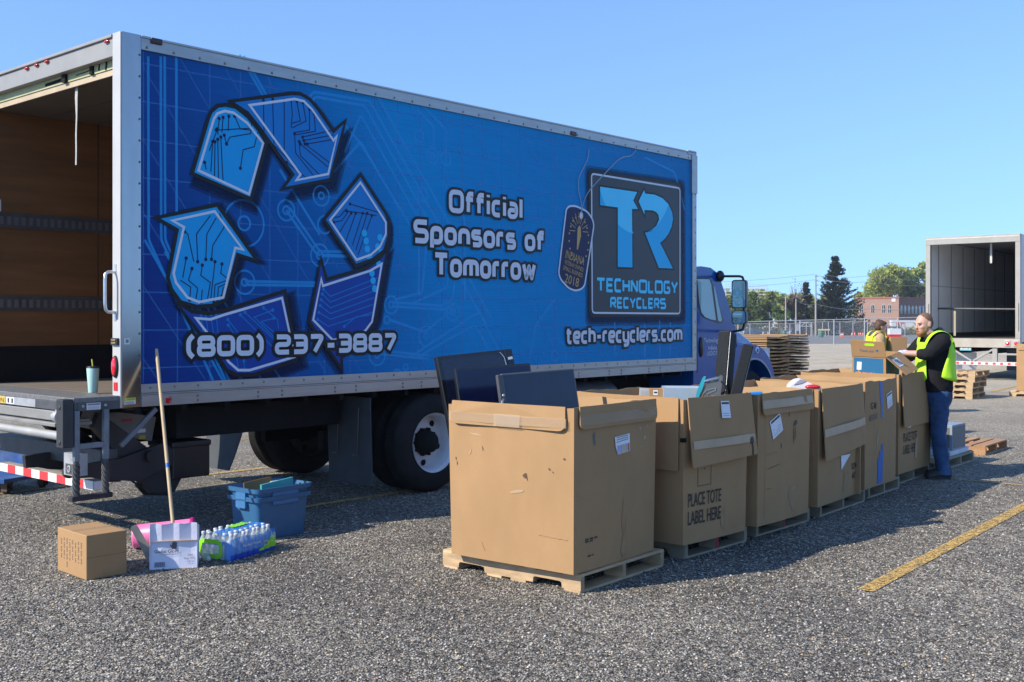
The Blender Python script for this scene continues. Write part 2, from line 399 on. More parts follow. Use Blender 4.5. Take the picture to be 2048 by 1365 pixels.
line_mark(-4.75, 15.0, 43, 6, .10); line_mark(-7.0, 16.9, 43, 6, .1)
line_mark(4.6, 12.1, 131.5, 3.2, .05)
for (px, py, qx, qy) in ((1600,722,1722,714), (1616,729,1740,722), (1560,709,1700,703), (1640,741,1712,736), (1984,784,2048,769), (1600,700,1720,697)):
    a = ground_xy(px, py); c = ground_xy(qx, qy)
    line_mark(a[0], a[1], math.degrees(math.atan2(c[0]-a[0], c[1]-a[1])), math.hypot(c[0]-a[0], c[1]-a[1]), .12)
# paved road and yard beyond the fence
asph = mat('grey_asphalt', (.155,.15,.145), .85, var=.15, scale=.4)
mb = MB()
for (y0, y1) in ((92, 120), (120, 160), (160, 200), (200, 245)):
    mb.add([(-150, y0, far_z(y0)+.02), (200, y0, far_z(y0)+.02), (200, y1, far_z(y1)+.02), (-150, y1, far_z(y1)+.02)], [(0,1,2,3)])
tag(obj('road', mb, asph), kind='structure')
verge = mat('dry_grass', (.12,.13,.045), .9, var=.4, scale=.6)
mb = MB(); mb.add([(-300, 225, far_z(225)+.06), (300, 225, far_z(225)+.06), (300, 420, -1.9), (-300, 420, -1.9)], [(0,1,2,3)])
tag(obj('verge', mb, verge), kind='structure')
# ================================================================ the box truck
TX, TY = -3.03, 8.44; TW = 2.6; TL = 8.26; TROT = math.atan2(.748, .664)
def gp(px, py, p=0.0):
    """photo pixel -> (distance along the truck, height) on the plane p metres outside its side"""
    k = (px-1024)/F; ox = TX+.748*p; oy = TY-.664*p
    s = (oy*k-ox)/(.664-.748*k); return (s, 1.75-(py-638)*(oy+.748*s)/F)
PF = lambda u, v, d: (u, -d, v)
alu = mat('brushed_aluminium', (.36,.36,.355), .38, .75, var=.1, scale=3, dirt=.35, dcol=(.28,.27,.25), bump=.03, stretch=(1,1,6))
alu_post = mat('bare_metal_post', (.34,.35,.36), .16, .95, var=.07, scale=2.2, dirt=.25, dcol=(.38,.37,.35), stretch=(3,3,.7))
white_frame = mat('white_frame_paint', (.43,.43,.42), .45, var=.06, scale=4, dirt=.4, dcol=(.33,.32,.29))
steel = mat('galvanised_steel', (.40,.41,.42), .5, .35, var=.18, scale=9, dirt=.5, dcol=(.16,.14,.12), bump=.1)
darksteel = mat('dark_steel', (.085,.09,.095), .55, .3, var=.25, scale=8, dirt=.5, dcol=(.12,.10,.08), bump=.1)
black = mat('black_rubber', (.022,.022,.023), .75, var=.3, scale=12, bump=.1)
blackm = mat('black_underbody', (.011,.011,.012), .8, var=.3, scale=5, spec=.2)
plastic_black = mat('black_plastic', (.018,.018,.02), .35, var=.2, scale=9)
tyre_m = mat('tyre_rubber', (.02,.02,.021), .85, var=.25, scale=10, dirt=.4, dcol=(.045,.042,.04), bump=.2, spec=.2)
rim_m = mat('white_wheel_paint', (.66,.67,.68), .35, var=.06, scale=6, dirt=.45, dcol=(.3,.28,.25))
red_m = mat('red_lens', (.55,.012,.02), .15, var=.1, coat=.6)
ref_red = mat('red_reflective_tape', (.62,.05,.055), .35, var=.08, scale=20); ref_white = mat('white_reflective_tape', (.72,.72,.70), .35, var=.06, scale=20, dirt=.3, dcol=(.45,.44,.42))
paper = mat('white_paper', (.74,.75,.78), .6, var=.04, scale=20); ink = mat('black_ink', (.02,.02,.022), .6, var=.1)
cabblue = mat('cab_blue_paint', (.001,.088,.33), .22, var=.05, scale=2, coat=.25, spec=.3)
glass = glassy('window_glass', (.30,.40,.42), .03, .42)
# ---- printed vinyl
def vinyl_material():
    m = bpy.data.materials.new('printed_vinyl'); m.use_nodes = True; t = m.node_tree; L = t.links.new
    b = t.nodes['Principled BSDF']; b.inputs['Roughness'].default_value = .5; b.inputs['Specular IOR Level'].default_value = .12
    tc = t.nodes.new('ShaderNodeTexCoord'); sx = t.nodes.new('ShaderNodeSeparateXYZ'); L(tc.outputs['Object'], sx.inputs[0])
    n = t.nodes.new('ShaderNodeTexNoise'); n.inputs['Scale'].default_value = .7; n.inputs['Detail'].default_value = 2; L(tc.outputs['Object'], n.inputs['Vector'])
    a = t.nodes.new('ShaderNodeMath'); a.operation = 'MULTIPLY_ADD'; L(sx.outputs[2], a.inputs[0]); a.inputs[1].default_value = .35; L(sx.outputs[0], a.inputs[2])
    c = t.nodes.new('ShaderNodeMath'); c.operation = 'MULTIPLY_ADD'; L(n.outputs[0], c.inputs[0]); c.inputs[1].default_value = .9; L(a.outputs[0], c.inputs[2])
    mr = t.nodes.new('ShaderNodeMapRange'); mr.inputs[1].default_value = .6; mr.inputs[2].default_value = 9.6; L(c.outputs[0], mr.inputs[0])
    r = t.nodes.new('ShaderNodeValToRGB'); e = r.color_ramp.elements
    stops = ((0,(.006,.022,.19)),(.12,(.006,.05,.25)),(.27,(.004,.12,.39)),(.46,(.001,.29,.64)),(.72,(.001,.25,.57)),(1,(.002,.20,.48)))
    while len(e) < len(stops): e.new(.5)
    for q, (p, col) in zip(e, stops):
        q.position = p; q.color = col+(1,)
    L(mr.outputs[0], r.inputs[0])
    # faint horizontal grime streaks
    mp = t.nodes.new('ShaderNodeMapping'); mp.inputs['Scale'].default_value = (.5, 1, 26); L(tc.outputs['Object'], mp.inputs[0])
    n2 = t.nodes.new('ShaderNodeTexNoise'); n2.inputs['Scale'].default_value = 3; n2.inputs['Detail'].default_value = 6; L(mp.outputs[0], n2.inputs['Vector'])
    r2 = t.nodes.new('ShaderNodeValToRGB'); r2.color_ramp.elements[0].position = .3; r2.color_ramp.elements[0].color = (.78,.78,.78,1); r2.color_ramp.elements[1].position = .62
    L(n2.outputs[0], r2.inputs[0]); mx = t.nodes.new('ShaderNodeMix'); mx.data_type = 'RGBA'; mx.blend_type = 'MULTIPLY'; mx.inputs[0].default_value = .7
    L(r.outputs[0], mx.inputs[6]); L(r2.outputs[0], mx.inputs[7]); L(mx.outputs[2], b.inputs['Base Color'])
    bp = t.nodes.new('ShaderNodeBump'); bp.inputs['Strength'].default_value = .06; bp.inputs['Distance'].default_value = .01
    n3 = t.nodes.new('ShaderNodeTexNoise'); n3.inputs['Scale'].default_value = 2.2; L(tc.outputs['Object'], n3.inputs['Vector']); L(n3.outputs[0], bp.inputs['Height']); L(bp.outputs[0], b.inputs['Normal'])
    return m
VINYL = vinyl_material()
def flat(name, col, alpha=1., rough=.3):
    if name in MATS: return MATS[name]
    m = mat(name, col, rough, var=.03, scale=3, spec=.2)
    if alpha < 1: m.node_tree.nodes['Principled BSDF'].inputs['Alpha'].default_value = alpha
    return m
silver = flat('silver_print', (.66,.70,.78)); pblack = flat('black_print', (.012,.013,.016)); trace = flat('pale_blue_print', (.03,.42,.90), .58)
traceb = flat('thin_blue_print', (.07,.28,.72), .42); arrow_a = flat('bright_blue_print', (.003,.36,.74)); arrow_b = flat('deep_blue_print', (.004,.055,.33)); arrow_c = flat('mid_blue_print', (.003,.20,.56))
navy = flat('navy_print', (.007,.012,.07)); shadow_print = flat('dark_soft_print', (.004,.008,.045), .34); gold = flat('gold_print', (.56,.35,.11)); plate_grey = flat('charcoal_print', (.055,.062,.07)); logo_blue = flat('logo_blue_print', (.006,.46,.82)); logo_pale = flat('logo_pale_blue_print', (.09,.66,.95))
truck = thing('box_truck', 'blue box truck with recycling arrows graphic on its side and open rear door', 'truck', (TX, TY, 0), TROT)
# ---- cargo body
mb = MB()
mb.box(.173, TL-.09, 0.012, .03, 1.1, 3.95, 0)
sp = obj('side_panel', mb, alu, truck)
mb = MB(); s0 = .1735; s1 = TL-.085
mb.add([(s0,.006,1.232),(s1,.006,1.235),(s1,.006,3.862),(s0,.006,3.862)], [(0,1,2,3)]); obj('printed_wrap', mb, VINYL, sp)
mb = MB(); mb.box(.0, TL, TW-.03, TW, 1.06, 3.95, 0); obj('far_side_wall', mb, alu, truck)
mb = MB(); mb.box(0.02, TL, .0, TW, 3.945, 3.968); obj('roof', mb, mat('roof_skin', (.5,.5,.46), .5, var=.1), truck)
mb = MB(); mb.box(TL-.03, TL, 0, TW, 1.06, 3.95); obj('front_wall', mb, alu, truck)
# bottom rail and top rail with rivets
mb = MB()
mb.box(.173, TL-.02, -.012, .012, 1.165, 1.236); mb.box(.173, TL-.02, -.022, .03, 1.06, 1.162)
mb.box(.173, TL-.02, -.0235, -.02, 1.148, 1.153, 1)
for k in range(38):
    x = .25+k*.215
    if x < TL-.1: mb.ball((x, -.0125, 1.205), (.011,.006,.011), 8, 5, 2)
for k in range(30):
    x = .42+k*.42-(.17 if k % 2 else 0)
    if x < TL-.1:
        for z in (1.085, 1.122): mb.ball((x, -.022, z), (.012,.008,.012), 8, 5, 2)
bolt = mat('bolt_head', (.22,.21,.20), .5, .5); rust = mat('rust_line', (.2,.08,.04), .8)
br = obj('bottom_rail', mb, [alu, rust, bolt], truck, .003)
mb = MB(); mb.box(.38, .43, -.0255, -.0225, 1.075, 1.118); obj('reflector', mb, red_m, br)
mb = MB(); mb.box(.173, TL, -.012, .03, 3.862, 3.955); mb.box(.173, TL, -.02, .0, 3.955, 3.972)
for k in range(34): mb.ball((.22+k*.238, -.013, 3.885), (.012,.006,.012), 8, 5, 1)
tr = obj('top_rail', mb, [alu, bolt], truck, .004)
for px, py in ((311, 84), (1145, 268)):
    s, z = gp(px, py); mb = MB(); mb.box(s-.05, s+.05, -.026, -.012, z-.024, z+.024); obj('marker_light', mb, mat('dark_lens', (.05,.008,.008), .25), tr, .008)
# rear frame
mb = MB()
mb.box(0.012, .173, -.008, .03, 1.06, 3.975, 1); mb.box(0, .06, -.006, .114, 1.06, 3.975, 0)
for k in range(17): mb.ball((.160, -.0085, 1.13+k*.168), (.010,.006,.010), 8, 5, 2)
pr = obj('rear_post', mb, [white_frame, alu_post, mat('rivet', (.10,.10,.10), .5)], truck, .004)
mb = MB(); mb.box(0, .06, TW-.114, TW, 1.06, 3.975); mb.box(.06, .173, TW-.03, TW+.006, 1.06, 3.975); obj('rear_post', mb, white_frame, truck, .004)
mb = MB(); mb.box(.006, .075, .114, TW-.114, 3.80, 3.945); mb.box(-.012, .075, .114, TW-.114, 3.945, 3.97)
hd = obj('rear_header', mb, mat('header_paint', (.27,.265,.25), .5, var=.06, scale=4, dirt=.4, dcol=(.2,.19,.17)), truck, .005)
for p in (.2, 1.21, 1.40, 1.585):
    mb = MB(); mb.ball((-.004, p, 3.925), (.016,.035,.014), 10, 6); obj('marker_light', mb, red_m, hd)
# rear details
mb = MB(); mb.lathe([(.001,.0),(.042,0),(.042,.012),(.036,.02),(.001,.022)], 18, 0, Matrix.Translation((0,.062,1.378)) @ Matrix.Rotation(-PI/2,4,'Y') @ Matrix.Diagonal((2.05,.95,1,1)))
tl = obj('tail_light', mb, black, truck)
mb = MB(); mb.lathe([(.034,.012),(.034,.022),(.02,.03),(.001,.032)], 18, 0, Matrix.Translation((0,.062,1.378)) @ Matrix.Rotation(-PI/2,4,'Y') @ Matrix.Diagonal((2.25,.95,1,1))); obj('lens', mb, mat('lit_red_lens', (.75,.01,.03), .12, var=.1, coat=.8), tl)
mb = MB(); mb.box(-.006, 0, .035, .09, 1.19, 1.257); obj('reflector', mb, red_m, truck, .003)
mb = MB(); mb.box(-.02, 0, .01, .11, 1.545, 1.60); mb.box(-.026,-.02,.03,.09,1.555,1.568,1); mb.box(-.026,-.02,.03,.09,1.578,1.59,1); obj('latch_catch', mb, [plastic_black, mat('brass', (.5,.36,.12), .4, .8)], truck, .004)
mb = MB(); mb.tube(rnd([(0,.075,2.16),(-.005,.075,2.115),(-.075,.06,2.105),(-.085,.06,2.05),(-.085,.06,1.87),(-.07,.06,1.812),(-.004,.075,1.80),(0,.075,1.755)], .03) if 0 else [(0,.07,2.115),(-.06,.07,2.113),(-.082,.07,2.095),(-.086,.07,2.05),(-.086,.07,1.865),(-.08,.07,1.82),(-.06,.07,1.802),(0,.07,1.80)], .0125, 10)
mb.box(-.006,0,.055,.085,2.10,2.175); mb.box(-.006,0,.055,.085,1.735,1.81); obj('grab_handle', mb, mat('satin_steel', (.62,.63,.64), .3, .8), truck)
mb = MB(); mb.box(.03, .075, -.0105, -.0085, 1.552, 1.598); mb.box(.042,.066,-.0115,-.0105,1.562,1.59,1); obj('sticker', mb, [paper, mat('grey_print', (.2,.2,.22), .6)], truck)
mb = MB(); mb.box(.032, .125, -.0105, -.0085, 1.085, 1.135); mb.box(.032,.125,-.0115,-.0105,1.112,1.135,1); text_mb(mb, 'CAUTION', PF, .012, .055, 1.117, .013, .06, 2)
for k in range(3): mb.box(.037,.115,-.0112,-.0105,1.089+k*.007,1.092+k*.007,2)
obj('warning_sticker', mb, [paper, mat('lime_yellow', (.55,.62,.06), .5), ink], truck)
# front corner cap
mb = MB(); mb.box(TL-.09, TL+.01, -.014, .05, 1.06, 3.6); mb.box(TL-.11, TL+.02, -.022, .06, 3.42, 3.93)
mb.box(TL-.2, TL-.0, -.02, .05, 3.93, 3.985)
for k in range(14): mb.ball((TL-.02, -.015, 1.2+k*.17), (.010,.006,.010), 8, 5, 1)
obj('front_post', mb, [alu, bolt], truck, .012)
# ---- interior
ply = mat('brown_plywood', (.19,.080,.024), .6, var=.28, scale=1.6, dirt=.5, dcol=(.06,.025,.009), stretch=(.5,1,5), bump=.15, bscale=20)
mb = MB(); mb.box(.06, TL-.05, TW-.05, TW-.03, 1.49, 3.82, 0); mb.box(.06, TL-.05, TW-.056, TW-.03, 1.15, 1.49, 1)
for x in (1.15, 2.3, 3.5, 4.7, 5.9): mb.box(x, x+.012, TW-.053, TW-.03, 1.49, 3.82, 2)
lw = obj('plywood_lining', mb, [ply, blackm, mat('dark_seam', (.06,.025,.01), .7)], truck)
mb = MB(); mb.box(.175, TL-.05, .031, .05, 1.15, 3.82, 0); mb.box(TL-.06, TL-.032, .05, TW-.05, 1.15, 3.82); obj('plywood_lining', mb, ply, truck)
for zc in (2.677, 1.895):
    mb = MB(); mb.box(.06, TL-.06, TW-.072, TW-.05, zc-.07, zc+.07, 0)
    for k in range(90): mb.box(.1+k*.07, .135+k*.07, TW-.0765, TW-.07, zc-.038, zc+.038, 1); 
    obj('cargo_track', mb, [darksteel, mat('track_slot', (.2,.21,.22), .4, .6)], truck)
mb = MB(); mb.box(.06, TL-.03, .05, TW-.05, 1.11, 1.149, 0); obj('cargo_floor', mb, mat('worn_deck', (.16,.13,.10), .7, var=.3, scale=3, stretch=(1,8,1), dirt=.4), truck)
mb = MB(); mb.box(.1, TL-.03, .05, TW-.05, 3.84, 3.86)
for k in range(14): mb.box(.4+k*.55, .45+k*.55, .05, TW-.05, 3.80, 3.84)
obj('ceiling_liner', mb, mat('translucent_roof_liner', (.15,.145,.12), .6, var=.1), truck)
mb = MB(); mb.box(.10, 2.6, .1, TW-.1, 3.695, 3.72, 0); mb.box(.085, .10, .1, TW-.1, 3.685, 3.735, 1)
for k in range(4): mb.box(.6+k*.5, .62+k*.5, .1, TW-.1, 3.69, 3.695, 2)
rd = obj('roll_up_door', mb, [mat('door_board', (.12,.105,.085), .6, var=.15, scale=3), mat('door_edge', (.45,.36,.24), .6), darksteel], truck)
mb = MB(); mb.box(.076, .082, .114, TW-.114, 3.735, 3.86); obj('header_board', mb, mat('yellow_lit_board', (.40,.40,.20), .6, var=.15), truck)  # header inside; its olive tone stands for yellowish light through the roof
mb = MB(); mb.tube([(.12, .3, 3.775), (.12, TW-.2, 3.765)], .013, 8); mb.tube([(.10,.62,3.775),(.10,.85,3.77)], .026, 8); mb.tube([(.10,1.05,3.77),(.10,1.4,3.765)], .03, 8); mb.box(.05,.1,1.0,1.06,3.735,3.80); mb.box(.06,.09,.55,.6,3.735,3.80)
mb.tube([(.08,.36,3.74),(.075,.34,3.80),(.075,.40,3.83),(.08,.46,3.82),(.08,.47,3.75)], .012, 8)
obj('counterbalance_spring', mb, blackm, truck)
mb = MB(); rr = [(.12,.937-.004,3.70),(.12,.94,3.6),(.118,.93,3.45),(.12,.945,3.3),(.119,.94,3.16),(.12,.946,3.04)]
for i in range(5):
    a, b = Vector(rr[i]), Vector(rr[i+1]); q = .022 if i < 2 else .012
    mb.add([a+Vector((0,-q,0)), a+Vector((0,q,0)), b+Vector((0,(.022 if i < 1 else .012),0)), b+Vector((0,-(.022 if i < 1 else .012),0))], [(0,1,2,3)]); mb.add([a+Vector((.004,-q,0)), a+Vector((.004,q,0)), b+Vector((.004,.012,0)), b+Vector((.004,-.012,0))], [(0,1,2,3)])
obj('pull_strap', mb, mat('grey_webbing', (.35,.36,.34), .8, var=.15, scale=30), truck)
s_ = thing('wall_notice', None, None) if 0 else None
mb = MB(); mb.box(.0, .19, TW-.058, TW-.052, 2.76, 2.87, 0); mb.box(.02,.17,TW-.0595,TW-.058,2.795,2.84,1); mb.box(.03,.06,TW-.061,TW-.0595,2.80,2.835,2); mb.box(.08,.165,TW-.061,TW-.0595,2.80,2.815,1); obj('wall_notice', mb, [paper, mat('grey_print', (.2,.2,.22), .6), mat('lime_yellow', (.55,.62,.06), .5)], truck)
# ---- chassis
mb = MB()
for y in (.85, 1.67): mb.box(.25, 10.2, y, y+.08, .68, .98)
for k in range(20): mb.box(.15+k*.41, .2+k*.41, .04, TW-.04, 1.0, 1.11)
mb.box(.1, TL-.05, .04, TW-.04, 1.08, 1.112); mb.box(.1, TL-.1, .5, .56, .98, 1.06)
for x in (1.0, 2.2, 4.6, 6.2): mb.box(x, x+.1, .85, 1.75, .7, .9)
mb.box(.7, 2.45, .35, .85, .74, 1.0); mb.box(.7, 2.45, 1.75, 2.2, .74, 1.0)
mb.tube([(3.42,.35,.5),(3.42,2.25,.5)], .09, 10); mb.ball((3.42,1.3,.5), (.22,.2,.22))
mb.tube([(9.95,.2,.5),(9.95,2.4,.5)], .06, 10); mb.box(2.6,4.3,.78,.86,.45,.62); mb.box(2.6,4.3,1.74,1.82,.45,.62)
obj('chassis', mb, blackm, truck)
mb = MB(); mb.tube([(5.3,.3,.72),(6.6,.3,.72)], .28, 18); obj('fuel_tank', mb, mat('tank_metal', (.3,.3,.31), .35, .7), truck)
# ---- wheels
def wheel_parts(s, y0, y1, dish, parent, R=.5, rim=None):
    """tyre with tread grooves between y0 (outer) and y1, white steel rim and hub; dish: how deep the disc sits"""
    M = Matrix.Translation((s, y0, R)) @ Matrix.Rotation(-PI/2, 4, 'X'); wd = y1-y0
    prof = [(.285,.02),(.31,0.0),(.36,-.004),(.43,.004),(.47,.02),(.492,.045),(R,.065)]
    for k in range(4):
        a = .075+k*(wd-.15)/4; prof += [(R,a),(R-.014,a+.004),(R-.014,a+.012),(R,a+.016)]
    prof += [(R,wd-.065),(.492,wd-.045),(.43,wd-.004),(.31,wd),(.285,wd-.02)]
    mb = MB(); mb.lathe(prof, 56, 0, M, True, False); ty = obj('wheel', mb, tyre_m, parent)
    mb = MB(); mb.lathe([(.302,-.008),(.300,.004),(.288,.012),(.275,.03),(.272,dish),(.25,dish+.012),(.19,dish-.004),(.12,dish-.012),(.05,dish-.012)], 40, 0, M, True, False)
    for k in range(5):
        a = 2*PI*k/5+.3; mb.lathe([(.001,0),(.034,0)], 14, 1, M @ Matrix.Translation((.213*math.cos(a), .213*math.sin(a), dish-.0045)), False, False)
    obj('rim', mb, [rim or rim_m, blackm], ty)
    mb = MB(); mb.lathe([(.135,dish-.012),(.135,dish-.035),(.11,dish-.05),(.10,dish-.13),(.08,dish-.145),(.001,dish-.147)], 24, 0, M, True, False)
    for k in range(10):
        a = 2*PI*k/10; mb.lathe([(.017,dish-.012),(.016,dish-.06),(.001,dish-.062)], 6, 0, M @ Matrix.Translation((.132*math.cos(a), .132*math.sin(a), 0)), False, False)
    obj('hub', mb, blackm, ty)
wheel_parts(3.42, .03, .28, .17, truck); shaded_rim = mat('shaded_wheel', (.05,.048,.045), .8, var=.3); wheel_parts(3.42, .32, .57, .12, truck, .5, shaded_rim)  # inner and far rims coloured near black for the shade under the truck
wheel_parts(3.42, TW-.57, TW-.32, .12, truck, .5, shaded_rim); wheel_parts(3.42, TW-.28, TW-.03, .1, truck, .5, shaded_rim)
wheel_parts(9.95, .1, .36, .02, truck); wheel_parts(9.95, TW-.36, TW-.1, .02, truck)
for (y0, y1, dx) in ((.0, .64, .03), (TW-.66, TW-.04, -.26)):
    mb = MB(); k = 8
    for i in range(k):
        z0 = 1.0-.84*i/k; z1 = 1.0-.84*(i+1)/k; a = 2.54+dx*(i/k)**1.6; b = 2.54+dx*((i+1)/k)**1.6
        mb.add([(a,y0,z0),(a,y1,z0),(b,y1,z1),(b,y0,z1),(a+.012,y0,z0),(a+.012,y1,z0),(b+.012,y1,z1),(b+.012,y0,z1)], [(0,1,2,3),(7,6,5,4),(0,3,7,4),(1,5,6,2),(3,2,6,7)])
    fl = obj('mud_flap', mb, mat('grey_mud_flap', (.060,.068,.075), .7, var=.15, scale=5, dirt=.4, dcol=(.09,.085,.08), spec=.2), truck)
    mb = MB(); ym = (y0+y1)/2
    for q in (-.17, .13): mb.tube([(2.525+dx*.02,ym+q,.9),(2.52+dx*.35,ym+q+.02,.45),(2.515+dx*.4,ym+q+.09,.44)], .006, 6)
    obj('flap_bracket', mb, mat('bracket_wire', (.2,.19,.17), .5, .5), fl)
# ---- lift gate
mb = MB(); mb.box(-.37, 0.0, .0, TW-.05, 1.118, 1.155, 0); mb.box(-.37, -.34, .0, TW-.05, 1.05, 1.118, 1); mb.box(-.34, 0, .0, .02, 1.055, 1.118, 1); mb.box(-.01, .02, .02, TW-.05, 1.06, 1.118, 1)
lg = obj('lift_gate_deck', mb, [mat('tread_plate', (.17,.17,.165), .55, .3, var=.25, scale=30, dirt=.5, dcol=(.25,.22,.19), bump=.5, bscale=45), darksteel], truck, .004)
mb = MB(); mb.box(-.27, -.16, -.003, 0, 1.062, 1.112); mb.box(-.265,-.165,-.0042,-.003,1.095,1.108,1)
for k in range(3): mb.box(-.262,-.168,-.0042,-.003,1.068+k*.008,1.071+k*.008,1)
for x in (-.30, -.12): mb.ball((x, -.002, 1.09), (.013,.012,.013), 10, 6, 2)
obj('sticker', mb, [paper, mat('grey_print', (.2,.2,.22), .6), steel], lg)
R_ = lambda u, v, d: (-.37-d, -u, v)
mb = MB(); mb.box(-.374, -.37, .62, 1.65, 1.056, 1.118, 0); mb.box(-.3755,-.374,1.16,1.6,1.06,1.114,1); text_mb(mb, 'CAUTION', R_, .0065, -1.57, 1.068, .038, .39, 2); mb.box(-.3755,-.374,.99,1.13,1.062,1.112,3); mb.box(-.3765,-.3755,1.01,1.04,1.068,1.106,2); mb.box(-.3765,-.3755,1.08,1.11,1.068,1.106,2); obj('warning_sign', mb, [steel, mat('sign_yellow', (.62,.42,.05), .5), ink, paper], lg)
mb = MB()
for s, r in ((-.353, .023), (-.119, .021)):
    mb.box(s-.021, s+.021, -.022, .02, .68, 1.06)
mb.bar((-.353,-.001,.792), (-.119,-.001,.792), .034, .04)
sf = obj('step_frame', mb, mat('blue_grey_steel', (.17,.20,.23), .5, .4, var=.2, scale=8, dirt=.5, dcol=(.09,.08,.08)), truck, .005)
for s in (-.353, -.119):
    mb = MB(); mb.tube([(s,0,.70),(s,0,.40)], .021, 10, 0)
    for k in range(5):
        hx = [(s+.024*math.cos(a), .024*math.sin(a), .66-.24*a/7.5) for a in [j*.5+k*1.256 for j in range(16)]]
        mb.tube([(x, y, max(min(z+.2*(k*1.256)/6.28, .69), .42)) for x, y, z in hx], .0065, 5, 0)
    obj('flexible_leg', mb, mat('wire_rope_rubber', (.075,.078,.08), .65, .2, var=.2, scale=20), sf)
mb = MB(); mb.box(-.40, -.075, -.035, .035, .385, .425); obj('step_tread', mb, black, sf, .008)
mb = MB(); mb.box(-.47, -.385, -.03, .075, .79, 1.15)
for z in (.83, 1.09): mb.lathe([(.02,0),(.02,-.006),(.001,-.006)], 10, 0, Matrix.Translation((-.47,.02,z)) @ Matrix.Rotation(PI/2,4,'Y'))
obj('dock_bumper', mb, mat('bumper_rubber', (.03,.033,.036), .6, var=.2), truck, .006)
mb = MB(); mb.bar((-.34,.2,1.005), (-.34,TW-.2,1.005), .06, .075); mb.box(-.40,-.10,.24,TW-.2,.925,.955); mb.box(-.33,-.12,.24,TW-.2,.955,.975); obj('folded_platform', mb, mat('platform_alloy', (.27,.265,.245), .55, .3, var=.15, scale=4, dirt=.5, dcol=(.2,.18,.16)), truck, .006)
mb = MB()
for y, r in ((.10,.035),(.16,.045),(.21,.03),(.29,.045)): mb.lathe([(.001,-.03),(r,-.03),(r,.03),(.001,.03)], 16, 0, Matrix.Translation((-.35,y,1.0)) @ Matrix.Rotation(PI/2,4,'X'))
mb.tube([(-.35,.08,1.0),(-.35,.36,1.0)], .03, 12); mb.box(-.38,-.31,.1,.16,.84,1.0); mb.box(-.37,-.33,.18,.3,1.0,1.06); obj('hinge_barrel', mb, steel, truck, .004)
mb = MB(); mb.tube([(-.36,.02,.855),(-.36,TW-.1,.86)], .034, 14); obj('torsion_tube', mb, mat('pale_steel_tube', (.38,.385,.37), .5, .3, var=.12, scale=4, dirt=.35, dcol=(.3,.28,.25)), truck)
mb = MB(); mb.box(-.15,-.07,.12,1.78,.425,.50,0)
bb = obj('rear_bumper_bar', mb, mat('bumper_top', (.28,.265,.24), .7, var=.2, dirt=.4), truck, .004)
mb = MB()
for k in range(11): mb.box(-.1525,-.1502,.13+k*.149,.13+(k+1)*.149-.002,.428,.497,k % 2)
mb.box(-.148,-.072,.1185,.1205,.43,.495,0)
obj('reflective_tape', mb, [ref_white, ref_red], bb)
mb = MB(); T3 = lambda yy: (lambda u, v, d: (u, yy+d, v))
for yy in (.35, 1.25): mb.prism([(-.17,.60),(-.16,.50),(.35,.42),(.75,.55),(.6,.72),(.2,.62)], 0, .05, T3(yy)); mb.prism([(.05,1.0),(.0,.88),(.5,.30),(.72,.28),(.80,.42),(.55,.62)], .06, .14, T3(yy))
mb.prism([(.42,.36),(.5,.27),(.72,.24),(.84,.36),(.82,.56),(.6,.6)], .16, .18, T3(.35)); mb.tube([(.45,.3,.62),(.45,1.5,.62)], .05, 10)
mb.tube([(.1,.42,.75),(.25,.42,.52),(.4,.42,.40),(.55,.42,.47),(.5,.42,.6)], .012, 8); mb.tube([(.14,.45,.72),(.28,.45,.47),(.42,.45,.36),(.6,.45,.43)], .01, 8)
la = obj('lift_arm', mb, mat('black_lift_paint', (.02,.021,.023), .5, var=.3, dirt=.4, dcol=(.06,.055,.05)), truck, .006)
mb = MB(); mb.prism([(.55,.40),(.62,.36),(.66,.42),(.64,.50),(.60,.53),(.56,.52)], -.004, 0, T3(.35+.16)); obj('torn_sticker', mb, paper, la)
mb = MB(); mb.lathe([(.001,-.022),(.04,-.022),(.05,-.015),(.05,.015),(.04,.022),(.001,.022)], 20, 0, Matrix.Translation((-.19,.44,.545)) @ Matrix.Rotation(PI/2,4,'X')); mb.lathe([(.001,-.026),(.016,-.026),(.016,.026),(.001,.026)], 12, 1, Matrix.Translation((-.19,.44,.545)) @ Matrix.Rotation(PI/2,4,'X')); obj('platform_roller', mb, [black, steel], truck)
mb = MB(); mb.prism([(.10,1.02),(.06,.86),(.56,.72),(.60,.92)], 0, .28, T3(.5)); pc = obj('pump_cover', mb, mat('dusty_grey_cover', (.20,.19,.17), .6, var=.2, dirt=.4), truck, .01)
mb = MB(); mb.box(.28,.38,.495,.499,.90,.925,0); mb.box(.40,.50,.495,.499,.80,.83,1); mb.box(.44,.5,.495,.499,.745,.775,2); obj('warning_label', mb, [mat('sign_red', (.4,.03,.02), .5), paper, mat('sign_yellow', (.62,.42,.05), .5)], pc)
mb = MB(); mb.bar((.04,.06,.76), (.34,.06,1.03), .03, .035); obj('step_brace', mb, mat('blue_grey_steel', (.17,.20,.23)), truck)
mb = MB(); mb.box(.66,1.02,.34,.72,.40,.70); mb.box(.65,1.03,.33,.73,.66,.71); obj('battery_box', mb, plastic_black, truck, .012)
mb = MB(); mb.box(-.30,-.2,.12,.30,.55,.72,0); mb.box(-.302,-.3,.15,.27,.56,.64,1); mb.lathe([(.028,0),(.028,.004),(.018,.005),(.018,0)], 16, 0, Matrix.Translation((-.3035,.21,.60)) @ Matrix.Rotation(-PI/2,4,'Y')); obj('control_box', mb, [steel, darksteel], truck, .004)
mb = MB(); mb.box(.05,.2,.4,2.3,.55,.7); obj('cross_beam', mb, darksteel, truck, .006)
